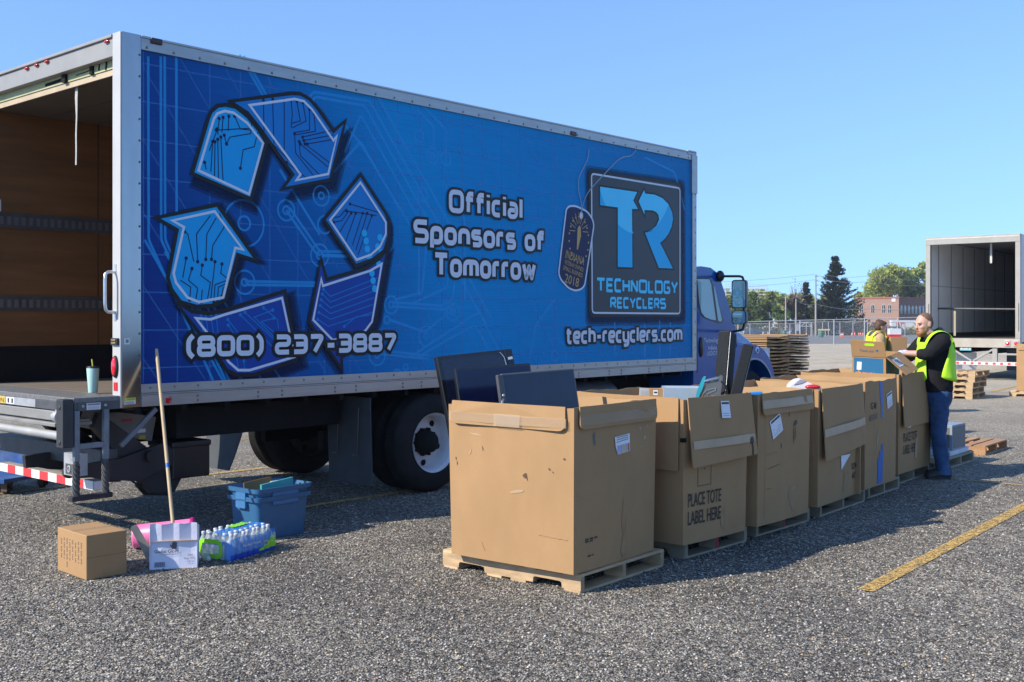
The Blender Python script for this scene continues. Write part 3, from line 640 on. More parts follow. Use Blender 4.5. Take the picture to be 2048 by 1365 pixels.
# ---------------------------------------------------------------- the printed graphics on the truck side
def Z6(pts): return [gp(250+a/2.1667, 150+b/2.1667) for a, b in pts]
def curve(P, r=.05): return P
SHOFF = .06
arrows = [
 ([(290,428),(360,190),(372,160),(400,135),(435,130),(480,140),(530,180),(580,240),(612,295),(547,540)],
  [(318,415),(385,190),(400,168),(432,157),(470,165),(530,210),(598,297),(537,517)], 0),
 ([(457,115),(720,80),(760,82),(800,105),(838,150),(903,245),(955,200),(890,455),(682,495),(727,432),(590,240),(530,165)],
  [(540,132),(735,105),(775,115),(810,150),(903,285),(918,265),(880,430),(742,457),(760,432)], 2),
 ([(1020,432),(1130,600),(1143,640),(1143,700),(1125,760),(1075,800),(1000,828),(862,627)],
  [(1020,467),(1115,615),(1130,640),(1130,690),(1105,745),(1065,780),(1003,802),(888,630)], 2),
 ([(850,797),(873,887),(1040,840),(1105,795),(1137,755),(1088,1050),(1060,1110),(1000,1150),(935,1180),(940,1275),(797,1070)],
  [(850,885),(857,915),(1060,850),(1112,820),(1070,1070),(1040,1110),(980,1130),(900,1150),(815,1062)], 1),
 ([(225,990),(290,1025),(360,1035),(430,1022),(693,938),(745,1235),(560,1300),(480,1300),(440,1280),(400,1220)],
  [(307,1055),(370,1060),(430,1040),(680,967),(735,1222),(540,1280),(490,1280),(450,1245),(380,1150)], 1),
 ([(135,620),(400,563),(570,805),(488,780),(437,975),(380,1000),(310,1005),(240,985),(200,930),(185,880),(225,672)],
  [(205,632),(388,592),(510,757),(477,750),(425,965),(320,985),(270,965),(220,900),(210,860),(255,660)], 0)]
inner = [  # thin circuit lines printed inside the arrows (pixels of the same crop)
 [[(400,235),(395,250),(365,330)],[(440,300),(455,270),(545,255),(552,180)],[(500,405),(512,325),(560,312),(575,250)],[(345,380),(352,410)],[(380,290),(372,420)],[(390,290),(388,440)],[(402,280),(405,450)],[(415,270),(425,462)],[(430,262),(440,300)],[(408,190),(402,260)],[(425,185),(420,250)],[(450,180),(447,245)],[(475,180),(500,235),(545,240)],[(395,240),(540,232)]],
 [[(600,110),(604,330)],[(640,105),(645,300)],[(690,110),(690,350)],[(720,110),(725,170),(720,230)],[(745,115),(760,200),(725,210)],[(770,120),(785,200),(725,230)],[(800,150),(800,240),(735,250)],[(820,170),(825,245),(740,260)],[(735,255),(740,340),(820,440)],[(755,290),(760,350),(850,440)],[(770,270),(900,240)],[(775,285),(905,260)],[(790,300),(905,280)],[(760,300),(880,400)],[(780,300),(885,380)],[(620,280),(760,420)],[(700,380),(790,450)]],
 [[(975,560),(1110,600)],[(960,590),(1090,610)],[(980,600),(925,690)],[(1000,600),(950,740)],[(1030,600),(985,740)],[(1050,600),(1000,760)],[(1070,610),(1010,780)],[(900,620),(930,615),(960,580)],[(905,640),(940,632),(970,590)]],
 [[(860,930),(890,960),(1095,880)],[(855,950),(890,985),(1090,905)],[(850,975),(890,1010),(1085,935)],[(845,1000),(890,1035),(1080,965)],[(840,1030),(890,1060),(1075,995)],[(835,1060),(880,1090),(1070,1030)],[(950,1090),(1000,1050),(1065,1040)]],
 [[(330,1040),(340,1140)],[(350,1040),(365,1160)],[(372,1040),(390,1170)],[(395,1040),(410,1190)],[(445,1060),(500,1130)],[(447,1085),(490,1150)],[(640,1020),(560,1050),(690,1180)],[(645,1055),(590,1070),(700,1160)],[(600,1010),(660,1060),(665,1100)],[(520,1030),(650,1150)],[(500,1040),(640,1180)],[(515,1240),(520,1290)],[(480,1200),(490,1270)]],
 [[(258,680),(272,690),(298,810)],[(315,810),(310,690),(370,610)],[(350,800),(355,690),(395,620)],[(375,800),(380,740),(430,660),(410,600)],[(265,795),(250,880)],[(290,840),(275,890),(315,925),(305,985)],[(335,825),(328,870),(370,900),(355,985)],[(390,810),(370,985)],[(420,820),(415,860),(440,880)],[(385,985),(390,910),(445,890)],[(400,985),(405,920),(440,905)],[(330,985),(335,930)],[(280,975),(285,920),(240,890)],[(420,960),(425,925),(440,915)]]]
for k, (out, inn, m) in enumerate(arrows):
    O = Z6(out); I = Z6(inn)
    cx = sum(a for a, b in O)/len(O); cz = sum(b for a, b in O)/len(O)
    mb = MB()
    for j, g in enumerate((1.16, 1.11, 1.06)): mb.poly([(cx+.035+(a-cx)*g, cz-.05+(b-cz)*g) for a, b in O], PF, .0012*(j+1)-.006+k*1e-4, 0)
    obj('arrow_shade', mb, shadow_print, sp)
    mb = MB()
    mb.poly(O, PF, -.0008, 0); mb.strip(O, .034, PF, .0014, 1, True)
    for q in inner[k]:
        P = Z6(q); mb.strip(P, .009, PF, .0006+1e-5*len(mb.v) % 1e-4, 2)
        mb.poly([(P[0][0]+.016*math.cos(a*PI/4), P[0][1]+.016*math.sin(a*PI/4)) for a in range(8)], PF, .0007, 2)
    mb.strip(I, .022, PF, .0022, 3, True)
    if k in (2, 3):
        for q in ((1037,686),(1045,720),(1050,755),(1060,790),(1070,860),(1075,892),(1082,927),(1105,705),(1095,745),(1110,770),(1100,820)):
            c = Z6([q])[0]
            if (q[1] < 810) == (k == 2): mb.poly([(c[0]+.034*math.cos(a*PI/6), c[1]+.034*math.sin(a*PI/6)) for a in range(12)], PF, .001, 4)
    obj('recycling_arrow', mb, [(arrow_a, arrow_b, arrow_c)[m], pblack, navy if m != 1 else arrow_c, silver, logo_blue], sp)
# thin grid and broad circuit traces over the whole panel
mb = MB(); d = -.0052
def clip_line(a, b):
    (x0, z0), (x1, z1) = a, b; t0, t1 = 0., 1.
    for p, q in ((-(x1-x0), x0-.19), (x1-x0, TL-.1-x0), (-(z1-z0), z0-1.24), (z1-z0, 3.855-z0)):
        if abs(p) < 1e-9:
            if q < 0: return None
        else:
            r = q/p
            if p < 0: t0 = max(t0, r)
            else: t1 = min(t1, r)
    return None if t0 >= t1 else ((x0+(x1-x0)*t0, z0+(z1-z0)*t0), (x0+(x1-x0)*t1, z0+(z1-z0)*t1))
for k in range(30):
    c = clip_line((.2+k*.30, 1), (.2+k*.30, 4)); 
    if c: mb.strip(c, .011, PF, d+1e-5*k)
for k in range(10):
    c = clip_line((0, 1.36+k*.30), (9, 1.36+k*.30))
    if c: mb.strip(c, .011, PF, d+2e-4+1e-5*k)
for k in range(-12, 28):
    c = clip_line((k*.42, 4), (k*.42+2.2, 1))
    if c: mb.strip(c, .009, PF, d+4e-4+1e-5*k)
obj('printed_grid', mb, traceb, sp)
mb = MB(); d = -.0042; n_ = [0]
def tr_(px, wd=.03, r=.03):
    P = [gp(*q) for q in px]; n_[0] += 1; mb.strip(rnd(P, r), wd, PF, d+n_[0]*1.5e-5)
def ring(px, py, R, wd=.018):
    c = gp(px, py); n_[0] += 1; mb.strip([(c[0]+R*math.cos(a*PI/12), c[1]+R*math.sin(a*PI/12)) for a in range(24)], wd, PF, d+n_[0]*1.5e-5, 0, True)
for x in (297, 322, 330, 353): tr_([(x,113),(x+1,480),(x+130,762)], .022)
for x in (300, 340, 380, 420): tr_([(x-10,480+(x-300)*.6),(x+150,768)], .02)
for q in ([(615,200),(628,184),(740,203),(985,640)],[(620,208),(632,194),(730,212),(972,650)],[(690,305),(722,230),(855,470),(845,585),(790,600)],[(690,250),(720,285),(838,480),(838,590)],[(668,345),(722,284),(800,420)],[(573,421),(635,510),(700,512)],[(580,416),(640,503),(700,504)],
          [(490,563),(635,566)],[(490,570),(635,572)],[(785,605),(885,612),(905,600),(910,560),(850,440)],[(785,613),(890,620),(912,606)],[(640,512),(750,515)],[(750,700),(860,712)],[(750,707),(860,719)],
          [(820,715),(958,625),(1010,725)],[(835,715),(950,650),(990,720)],[(868,300),(868,255),(835,220)],[(892,320),(892,260),(840,205)],[(755,192),(900,450),(895,575),(820,610)],[(1060,715),(1072,650),(1110,600)],[(930,600),(930,440),(890,370)],[(1230,715),(1230,645)],[(1290,715),(1290,648)],[(1320,715),(1320,640)],[(1340,712),(1342,645)],[(480,110),(560,250)],[(488,112),(568,250)],[(1290,315),(1350,345),(1370,420)],[(780,640),(850,665),(880,640),(906,622)],[(560,340),(640,470)]): tr_(q, .024)
for px, py, R in ((489,447,.20),(489,447,.06),(573,421,.09),(573,421,.035),(490,565,.10),(490,565,.03),(783,610,.085),(783,610,.03),(845,390,.07),(865,312,.08),(865,312,.03),(892,318,.07),(838,272,.06),(906,625,.09),(906,625,.035),(853,673,.10),(853,673,.03),(640,511,.10),(640,511,.035),(643,392,.09),(643,392,.03),(650,450,.08),(755,710,.10),(755,710,.03),(774,640,.035),(1110,712,.20),(1110,712,.06),(795,752,.06),(423,300,.08),(1330,560,.05),(812,735,.03)): ring(px, py, R)
obj('printed_circuit', mb, trace, sp)
# ---- lettering
def line_text(txt, a, b, h, sw, out, name='lettering', ink_m=None, gap=.3, dd=.0):
    """a, b: pixels of the baseline's start and end"""
    (s0, z0), (s1, z1) = gp(*a), gp(*b); zb = (z0+z1)/2
    mb = MB()
    if out: strokes(mb, txt, PF, .0035+dd, s0, s1, zb, h, sw, 1, gap, out)
    strokes(mb, txt, PF, .0065+dd, s0, s1, zb, h, sw, 0, gap)
    return obj(name, mb, [ink_m or silver, pblack], sp)
def ph(px, y0, y1): return gp(px, y0)[1]-gp(px, y1)[1]
line_text('Official', (897,426.5), (1045,439.5), ph(912,380,426.7), .050, .054)
line_text('Sponsors of', (826,485), (1089,506), ph(845,437,485), .053, .054)
line_text('Tomorrow', (866,555), (1071,561), ph(880,506,555), .053, .054)
line_text('(800) 237-3887', (371.5,714), (793.5,704), ph(408,671,714), .043, .056, gap=.26)
line_text('tech-recyclers.com', (1132,688), (1364,684), ph(1136,654,689), .043, .05, gap=.26)
# ---- logo plate
def Z8(pts): return [gp(1100+a/3.25, 300+b/3.25) for a, b in pts]
mb = MB()
PL = rnd(Z8([(250,125),(855,215),(860,1085),(255,1090)]), .09, True)
cx = sum(a for a, b in PL)/len(PL); cz = sum(b for a, b in PL)/len(PL)
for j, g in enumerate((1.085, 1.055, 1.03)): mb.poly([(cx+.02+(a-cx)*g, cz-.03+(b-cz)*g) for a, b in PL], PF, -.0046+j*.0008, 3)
mb.poly(PL, PF, -.001, 1); mb.poly([(cx+(a-cx)*.93, cz+(b-cz)*.955) for a, b in PL], PF, .0, 0)
mb.strip(rnd(Z8([(270,155),(845,250),(845,1065),(275,1060)]), .05, True), .022, PF, .001, 2, True)
lp = obj('logo_plate', mb, [plate_grey, pblack, silver, shadow_print], sp)
Tp = Z8([(325,240),(565,275),(540,330),(570,385),(532,385),(535,765),(440,762),(440,375),(325,360)])
Rp = Z8([(575,335),(610,262),(618,285),(680,292),(730,315),(770,355),(794,410),(798,450),(790,500),(770,545),(745,580),(715,605),(798,772),(707,768),(617,540),(655,530),(690,495),(708,455),(704,425),(690,405),(665,394),(613,392),(613,422)])
mb = MB()
for P in (Tp, Rp): mb.strip(P, .045, PF, .0018, 2, True)
def arc_split(P, c, R):
    """the part of polygon P inside a circle (for the two printed tones)"""
    out = []; k = len(P)
    for i in range(k):
        a, b = Vector(P[i]), Vector(P[(i+1) % k]); N = 24; prev = None
        for j in range(N):
            q = a.lerp(b, j/N)
            v = q-Vector(c)
            if v.length > R: q = Vector(c)+v.normalized()*R
            out.append(tuple(q))
    return out
for P in (Tp, Rp): mb.poly(P, PF, .0028, 0)
cc = Z8([(560,120)])[0]; Rr = abs(cc[1]-Z8([(560,548)])[0][1])
mb.poly(arc_split(Tp, cc, Rr), PF, .0036, 1); mb.poly(arc_split(Rp, cc, Rr), PF, .0036, 1)
obj('logo_letters', mb, [logo_blue, logo_pale, pblack], sp)
def line_in(txt, a, b, h, sw, m, dd=.003):
    (s0, z0), (s1, z1) = gp(*a), gp(*b); mb = MB(); strokes(mb, txt, PF, dd, s0, s1, (z0+z1)/2, h, sw, 0, .26, 0, .2); return obj('lettering', mb, m, sp)
line_in('TECHNOLOGY', (1192,584), (1355.5,589.5), ph(1200,555.5,584.5), .037, logo_pale)
line_in('RECYCLERS', (1220,617.5), (1331.5,619), ph(1225,594,617.5), .031, logo_pale)
# ---- dog tag with its chain
tagp = rnd(Z8([(105,385),(125,366),(165,365),(240,400),(275,450),(285,490),(225,880),(205,905),(165,917),(120,900),(70,845),(55,805)]), .05, True)
mb = MB(); mb.poly(tagp, PF, .0022, 0); mb.strip(tagp, .022, PF, .0032, 1, True)
h = Z8([(203,428)])[0]; mb.poly([(h[0]+.032*math.cos(a*PI/8), h[1]+.045*math.sin(a*PI/8)) for a in range(16)], PF, .0034, 2)
for q in ([(252,0),(245,60),(185,180),(180,250),(205,355),(205,415)],[(560,0),(530,40),(455,50),(340,170),(240,280),(208,370),(205,415)]): mb.strip(rnd(Z8(q), .12, False, 6), .014, PF, .0042+len(mb.v)*1e-7, 3)
dt = obj('dog_tag', mb, [navy, silver, paper, flat('chain_grey_print', (.22,.34,.46))], sp)
mb = MB(); c0 = Z8([(187,530)])[0]
for k in range(9):
    a = PI*(.0+k/8.); r1 = .09; r2 = .22
    mb.strip([(c0[0]+r1*math.cos(a)*.8, c0[1]+r1*math.sin(a)), (c0[0]+r2*math.cos(a)*.8, c0[1]+r2*math.sin(a))], .008, PF, .004, 0)
for k in range(19):
    a = -PI*.95+2*PI*.95*k/18+PI/2; r = .27
    c = (c0[0]+r*math.cos(a)*.68, c0[1]-.1+r*math.sin(a)); mb.poly([(c[0]+.013*math.cos(j*PI/3), c[1]+.013*math.sin(j*PI/3)) for j in range(6)], PF, .0041, 0)
mb.poly(Z8([(178,510),(198,510),(200,560),(180,650),(172,650)]), PF, .0042, 0); mb.poly(Z8([(180,508),(188,490),(200,505),(196,520)]), PF, .0043, 0)
def slant_text(txt, a, b, hpx):
    A = Vector(Z8([a])[0]); B = Vector(Z8([b])[0]); L = (B-A).length; ux = (B-A)/L; uy = Vector((-ux.y, ux.x)); h = hpx/3.25*(TY+.748*A.x)/F
    text_mb(mb, txt, lambda u, v, d_: PF(*(A+ux*u+uy*v), d_), .0045, 0, 0, h, L, 0)
slant_text('INDIANA', (98,703), (218,752), 58); slant_text('VETERAN OWNED', (92,740), (214,795), 30); slant_text('SMALL BUSINESS', (84,778), (208,832), 30); slant_text('2018', (92,860), (182,894), 62)
obj('dog_tag_print', mb, gold, dt)
# ---------------------------------------------------------------- cab
def gc(px, py, p=-.13): return gp(px, py, p)
prof = [(8.42,.62),(8.42,2.30),(8.47,2.42),(8.62,2.47)] + [gc(*q) for q in ((1421.5,536),(1433,545),(1440,556),(1451,590),(1462.5,627),(1470.7,656))] + [(9.6,1.0),(9.35,.62)]
T3p = lambda u, v, d: (u, .13+d, v)
mb = MB(); mb.prism(prof, 0, TW-.26, T3p); cab = obj('cab_body', mb, cabblue, truck, .05, 3)
hood = [gc(1471,656),(9.75,1.585),(10.05,1.545),(10.4,1.43),(10.75,1.22),(10.95,1.0),(10.98,.7),(10.9,.6),(9.5,.6)]
mb = MB(); n = len(hood); a = [(u, .26+ (.10 if v < 1.2 else .16)*(u-9.5)*.7, v) for u, v in hood]; b = [(u, TW-.26-(.10 if v < 1.2 else .16)*(u-9.5)*.7, v) for u, v in hood]
mb.add(a+b, [tuple(range(n)), tuple(range(2*n-1, n-1, -1))]+[(i, n+i, n+(i+1) % n, (i+1) % n) for i in range(n)]); hd2 = obj('hood', mb, cabblue, truck, .06, 3)
# fender with a round wheel arch
for y0, y1 in ((.06, .5), (TW-.5, TW-.06)):
    cx, cz = 9.95, .5; ro = 0.86; mb = MB(); k = 18; arc = []
    for i in range(k+1):
        a = PI*(1.02-1.02*i/k); arc.append((cx+math.cos(a)*.63, cz+math.sin(a)*.67))
    outer = [(9.18,.5),(9.2,1.0),(9.35,1.34),(9.7,1.40),(10.05,1.37),(10.3,1.26),(10.48,1.08),(10.58,.86),(10.62,.5)]
    outer = rnd(outer, .15, False, 4); poly = arc[::-1]+outer[:0]
    pts = outer+arc[::-1]
    mb.prism(pts, 0, y1-y0, lambda u, v, d, y0=y0: (u, y0+d, v)); fe = obj('fender', mb, cabblue, truck, .03, 3)
    mb = MB(); mb.strip(arc, .03, lambda u, v, d: (u, d, v), (y0-.004 if y0 < 1 else y1+.004)); obj('arch_lip', mb, mat('grey_lip', (.3,.32,.36), .4), fe)
c = gc(1514,701,-.06); mb = MB(); mb.lathe([(.055,0),(.055,.008),(.04,.012),(.001,.012)], 18, 0, Matrix.Translation((c[0],.06,c[1])) @ Matrix.Rotation(PI/2,4,'X')); mb.lathe([(.03,.0125),(.001,.0135)], 14, 1, Matrix.Translation((c[0],.06,c[1])) @ Matrix.Rotation(PI/2,4,'X')); obj('fender_badge', mb, [mat('pale_badge', (.55,.6,.7), .3, .5), arrow_b], truck)
mb = MB(); mb.box(10.45,10.75,.24,.33,1.05,1.3); mb.ball((10.62,.3,1.18), (.16,.08,.12)); obj('headlight', mb, glassy('lamp_glass', (.75,.78,.8), .05, .8), truck)
mb = MB(); mb.box(10.9,11.1,.15,TW-.15,.45,.75); obj('front_bumper', mb, mat('bumper_grey', (.3,.3,.31), .4, .4), truck, .03)
mb = MB(); mb.box(10.97,11.0,.75,TW-.75,.72,1.3); obj('grille', mb, plastic_black, truck, .02)
# side window with black surround and quarter pane
def CP(pts, d): return [(s, .13-d, z) for s, z in [gc(*q) for q in pts]]
def Z5(pts): return [(1360+a/4.876, 500+b/4.876) for a, b in pts]
win = rnd(Z5([(60,272),(295,275),(318,330),(425,700),(395,718),(340,705),(232,668),(195,625),(172,520),(150,300)]), 8, True)
mb = MB(); q = CP(win, .004); mb.add(q, [tuple(range(len(q)))]); wn = obj('door_window', mb, plastic_black, truck)
g1 = Z5([(70,284),(284,288),(300,335),(348,688),(300,680),(240,655),(208,615),(185,515),(165,300)]); g2 = Z5([(322,350),(336,370),(408,690),(398,702),(368,696)])
skyglass = glassy('pale_green_glass', (.36,.55,.56), .02, .97)
for g in (g1, g2): mb = MB(); q = CP(g, .007); mb.add(q, [tuple(range(len(q)))]); obj('pane', mb, skyglass, wn)
mb = MB(); q = [(9.06,.2,2.30),(9.40,.24,1.68),(9.40,TW-.24,1.68),(9.06,TW-.2,2.30)]; mb.add([(s+.035, y, z+.02) for s, y, z in q], [(0,1,2,3)]); obj('windscreen', mb, skyglass, truck)
# A-pillar moulding, door seam, handle, step
mb = MB()
for q in ([(500,800),(505,1080)],[(545,765),(550,1000),(575,1005)],[(165,740),(168,1200)]): mb.strip([gc(*Z5([p])[0]) for p in q], .014, lambda u, v, d: (u, .13-d, v), .003)
obj('door_seam', mb, pblack, truck)
c0 = gc(*Z5([(195,950)])[0]); mb = MB(); mb.ball((c0[0]+.02,.125,c0[1]), (.05,.03,.14), 14, 9); obj('door_handle', mb, plastic_black, truck)
mb = MB()
for txt, pa, h in (('Technology', (232,905), 34), ('Indiana', (272,975), 34), ('USDOT', (262,1032), 34)):
    s, z = gc(*Z5([pa])[0]); hh = h*1.3/4.876*14.95/F; text_mb(mb, txt, lambda u, v, d: (u, .13-d, v), .004, s, z, hh, None, 0)
obj('door_lettering', mb, flat('white_print', (.75,.78,.8)), truck)
# mirrors
mb = MB(); MP = lambda px, py: (lambda sz: (sz[0], -.25, sz[1]))(gp(px, py, .25))
A = gc(1438,553); m1 = MP(1479,553); m2 = MP(1487,560); m3 = MP(1488,652); m4 = MP(1481,661); B_ = gc(1463,664)
mb.tube([(A[0],.12,A[1]), m1, MP(1485,554.5), m2, m3, MP(1486,659), m4, (B_[0],.12,B_[1])], .017, 8); mb.ball((A[0]-.02,.1,A[1]), (.07,.06,.08))
mr_ = obj('mirror_arm', mb, plastic_black, truck)
for (y0, y1, nm) in ((560, 617, 'mirror'), (622, 649, 'spot_mirror')):
    a = MP(1478, y0); b = MP(1478, y1); zc = (a[1+1]+b[2])/2 if 0 else (a[2]+b[2])/2; hh = abs(a[2]-b[2])/2
    M = Matrix.Translation((a[0], -.25, zc)) @ Matrix.Rotation(math.radians(12), 4, 'Z')
    pr_ = rnd([(-.105,-hh),(.105,-hh),(.105,hh),(-.105,hh)], .05, True)
    mb = MB(); mb.prism(pr_, 0, .07, lambda u, v, d, M=M: tuple(M @ Vector((d, u, v)))); h_ = obj('mirror_head' if nm == 'mirror' else 'spot_mirror_head', mb, mat('mirror_shell', (.5,.51,.53), .25, .7) if 0 else plastic_black, mr_, .01)
    mb = MB(); mb.poly([(u*.86, v*.93) for u, v in pr_], lambda u, v, d, M=M: tuple(M @ Vector((-.003, u, v))), 0); 
    mm = bpy.data.materials.get('mirror_face') or mat('mirror_face', (.42,.55,.55), .03, .95, var=.02)
    MB.__init__; obj('mirror_pane', mb, mm, mr_)
mb = MB(); c = gp(1401, 532, -.9); mb.lathe([(.09,0),(.085,.05),(.05,.085),(.001,.095)], 16, 0, Matrix.Translation((8.62,.55,2.465))); obj('amber_beacon', mb, mat('amber_lens', (.6,.12,.01), .2, coat=.5), truck)
# ================================================================ pallets
wood = mat('pallet_wood', (.42,.29,.16), .75, var=.28, scale=3.5, stretch=(1,1,6), dirt=.5, dcol=(.20,.15,.09), bump=.2, isl=.4)
woodg = mat('weathered_pallet_wood', (.30,.245,.17), .8, var=.2, scale=3.5, dirt=.5, dcol=(.16,.13,.10), bump=.15, isl=.22)
redwood = mat('red_painted_wood', (.30,.03,.03), .7)
def pallet(name, label, loc, deg, w=None, L=1.0, Wd=1.2, red=False, group=None, mats=None):
    """x along the deck boards, y along the notched stringers"""
    t = thing(name, label, 'pallet', loc, heading(deg), group); m = mats or wood
    R = random.Random(hash(label) % 1000)
    for x in (0, L/2-.02, L-.04):
        mb = MB(); N = lambda u, v, d: (x+d, u, v)
        mb.prism([(0,.016),(.15,.016),(.155,.05),(.17,.056),(.37,.056),(.385,.05),(.39,.016),(.81,.016),(.815,.05),(.83,.056),(1.03,.056),(1.045,.05),(1.05,.016),(Wd,.016),(Wd,.104),(0,.104)], 0, .04, N)
        obj('stringer', mb, m, t)
    if red: mb = MB(); mb.box(L/2-.021, L/2+.021, -.002, .0, .018, .102); obj('painted_end', mb, redwood, t)
    mb = MB(); y = 0.
    for k in range(7):
        wd = (.14 if k in (0, 6) else .095); y0 = k*(Wd-.14)/6+R.uniform(-.008, .008)*(0 < k < 6); e = R.uniform(-.008, .008)
        mb.box(e, L+e, y0, y0+wd, .104, .121)
    obj('deck_boards', mb, m, t)
    mb = MB()
    for y0 in (.005, .45, .66, 1.06): mb.box(0, L, y0, y0+.13, 0, .0158)
    obj('bottom_boards', mb, m, t)
    return t
# ================================================================ big cardboard bins
card = mat('brown_cardboard', (.365,.222,.106), .75, var=.06, scale=2.0, dirt=.22, dcol=(.29,.175,.085), bump=.08, bscale=50, spec=.2, stretch=(2,2,1.2))
card_in = mat('inner_cardboard', (.42,.275,.145), .8, var=.06, scale=3, spec=.2)
card_edge = mat('cardboard_edge', (.30,.19,.10), .85, var=.2, scale=40)
tape_m = glassy('clear_tape', (.50,.36,.22), .4, .42); tape_tan = mat('tan_tape', (.43,.30,.18), .5, var=.08, scale=8)
blue_tape = mat('blue_tape', (.01,.12,.42), .5, var=.1); print_b = mat('carton_print', (.028,.024,.02), .7, var=.2, scale=30)
scuff = mat('dark_scuff', (.10,.065,.035), .85); scuff_pale = mat('pale_scuff', (.42,.285,.165), .8)
class Bin:
    """an open-topped bin: x along the row, y leftwards; R is the face y = 0, F the face x = 0"""
    def __init__(s, label, C, deg, L, Wd, z0, z1, bulge=.02, name='cardboard_bin', group='big open cardboard bins on pallets in a row', lean=0., tops=(0,0,0,0), cat='cardboard box'):
        s.L, s.W, s.z0, s.z1, s.b = L, Wd, z0, z1, bulge; s.lean = lean
        s.t = thing(name, label, cat, (C[0], C[1], z0), heading(deg), group); H = z1-z0; s.H = H
        mb = MB(); n = 16; rr = random.Random(int(C[0]*1000)); ph = [rr.uniform(0, 6) for _ in range(8)]; s.ph = ph
        def side(a, b, nx, ny, k):
            V = []; Vi = []
            for j in range(n+1):
                for i in range(n+1):
                    u = i/n; v = j/n
                    o = bulge*math.sin(PI*u)*(.35+.65*math.sin(PI*min(v*.9+.05, 1)))*(1+.3*math.sin(ph[k]+3*u))+s.wob(k, u, v)
                    z = v*H + (tops[k]+(tops[(k+1) % 4]-tops[k])*u)*v + ((.006*math.sin(ph[k+4]+u*9)+.004*math.sin(ph[k]+u*23)) if j == n else 0)
                    x = a[0]+(b[0]-a[0])*u; y = a[1]+(b[1]-a[1])*u; lx = lean*.5*v*(2*x/L-1); ly = lean*.5*v*(2*y/Wd-1)
                    V.append((x+nx*o+lx, y+ny*o+ly, z)); e = .008
                    xi = min(max(x, e), L-e) if abs(nx) < .5 else x-nx*e; yi = min(max(y, e), Wd-e) if abs(ny) < .5 else y-ny*e
                    Vi.append((xi+nx*o+lx, yi+ny*o+ly, z))
            q = lambda i, j: j*(n+1)+i
            mb.add(V, [(q(i,j), q(i+1,j), q(i+1,j+1), q(i,j+1)) for j in range(n) for i in range(n)], 0, True)
            mb.add(Vi, [(q(i,j), q(i,j+1), q(i+1,j+1), q(i+1,j)) for j in range(n) for i in range(n)], 1, True)
            T = [V[q(i,n)] for i in range(n+1)]+[Vi[q(i,n)] for i in range(n+1)]
            mb.add(T, [(i, i+1, n+2+i, n+1+i) for i in range(n)], 2)
        side((0,0),(L,0),0,-1,0); side((L,0),(L,Wd),1,0,1); side((L,Wd),(0,Wd),0,1,2); side((0,Wd),(0,0),-1,0,3)
        mb.add([(.01,.01,.004),(L-.01,.01,.004),(L-.01,Wd-.01,.004),(.01,Wd-.01,.004)], [(0,1,2,3)], 1)
        s.body = obj('bin_wall', mb, [card, card_in, card_edge], s.t)
    def wob(s, k, u, v): return .0055*math.sin(4.3*u+s.ph[k]*2)*math.sin(5.1*v+s.ph[(k+5) % 8])*min(1, 6*u, 6*(1-u))+.004*math.sin(9*u+7*v+s.ph[(k+2) % 8])*min(1, 5*u, 5*(1-u))*v
    def off(s, face, u, v):
        Lf = s.L if face == 'R' else s.W; uu = min(max(u/Lf, 0), 1); vv = min(max(v/s.H, 0), 1)
        if face == 'F': uu = 1-uu
        return s.b*math.sin(PI*uu)*(.35+.65*math.sin(PI*min(vv*.9+.05, 1)))*(1+.3*math.sin(s.ph[0 if face == 'R' else 3]+3*uu))+s.wob(0 if face == 'R' else 3, uu, vv)+s.lean*vv*.5
    def at(s, face):
        if face == 'R': return lambda u, v, d: (u, -(d+s.off('R', u, v)), v)
        return lambda u, v, d: (-(d+s.off('F', s.W-u, v)), s.W-u, v)       # u runs left to right as seen
    def flap(s, face, u0, u1, d, tilt=4, thick=.008, r=.05, lift=.012, skew=0.):
        """a lid flap folded down over the outside, hinged at the top edge"""
        A = s.at(face); mb = MB(); ca, sa = math.cos(math.radians(tilt)), math.sin(math.radians(tilt)); H = s.H
        P = rnd([(u1, 0), (u1+.01, -d-skew), (u0-.01, -d), (u0, 0)], r, False, 4); a_, b_ = Vector(P[-1]), Vector(P[0]); P = P+[tuple(a_.lerp(b_, k/8)) for k in range(1, 8)]
        def W(u, v, q):
            base = A(u, H+v*.999, 0); extra = .005+q+lift*.6*min(-v*12, 1)+sa*(-v)
            return (base[0]-(extra if face == 'F' else 0), base[1]-(extra if face == 'R' else 0), H+.006+v*ca)
        mb.prism(P, 0, thick, W, 0); return obj('flap', mb, card, s.t), W
    def quad(s, face, name, u0, v0, u1, v1, m, d=.004, rot=0, n=6, W=None, parent=None):
        A = W or s.at(face); mb = MB(); cx, cy = (u0+u1)/2, (v0+v1)/2; c, q = math.cos(math.radians(rot)), math.sin(math.radians(rot))
        V = []; 
        for j in range(2):
            for i in range(n+1):
                u = u0+(u1-u0)*i/n-cx; v = (v0, v1)[j]-cy; V.append(A(cx+u*c-v*q, cy+u*q+v*c, d))
        mb.add(V, [(i, i+1, n+2+i, n+1+i) for i in range(n)]); return obj(name, mb, m, parent or s.t)
    def text(s, face, txt, u, v, h, w, m=None, d=.005, W=None, name='lettering', bold=.009):
        mb = MB(); text_mb(mb, txt, W or s.at(face), d, u, v, h, w, bold=bold); return obj(name, mb, m or print_b, s.t)
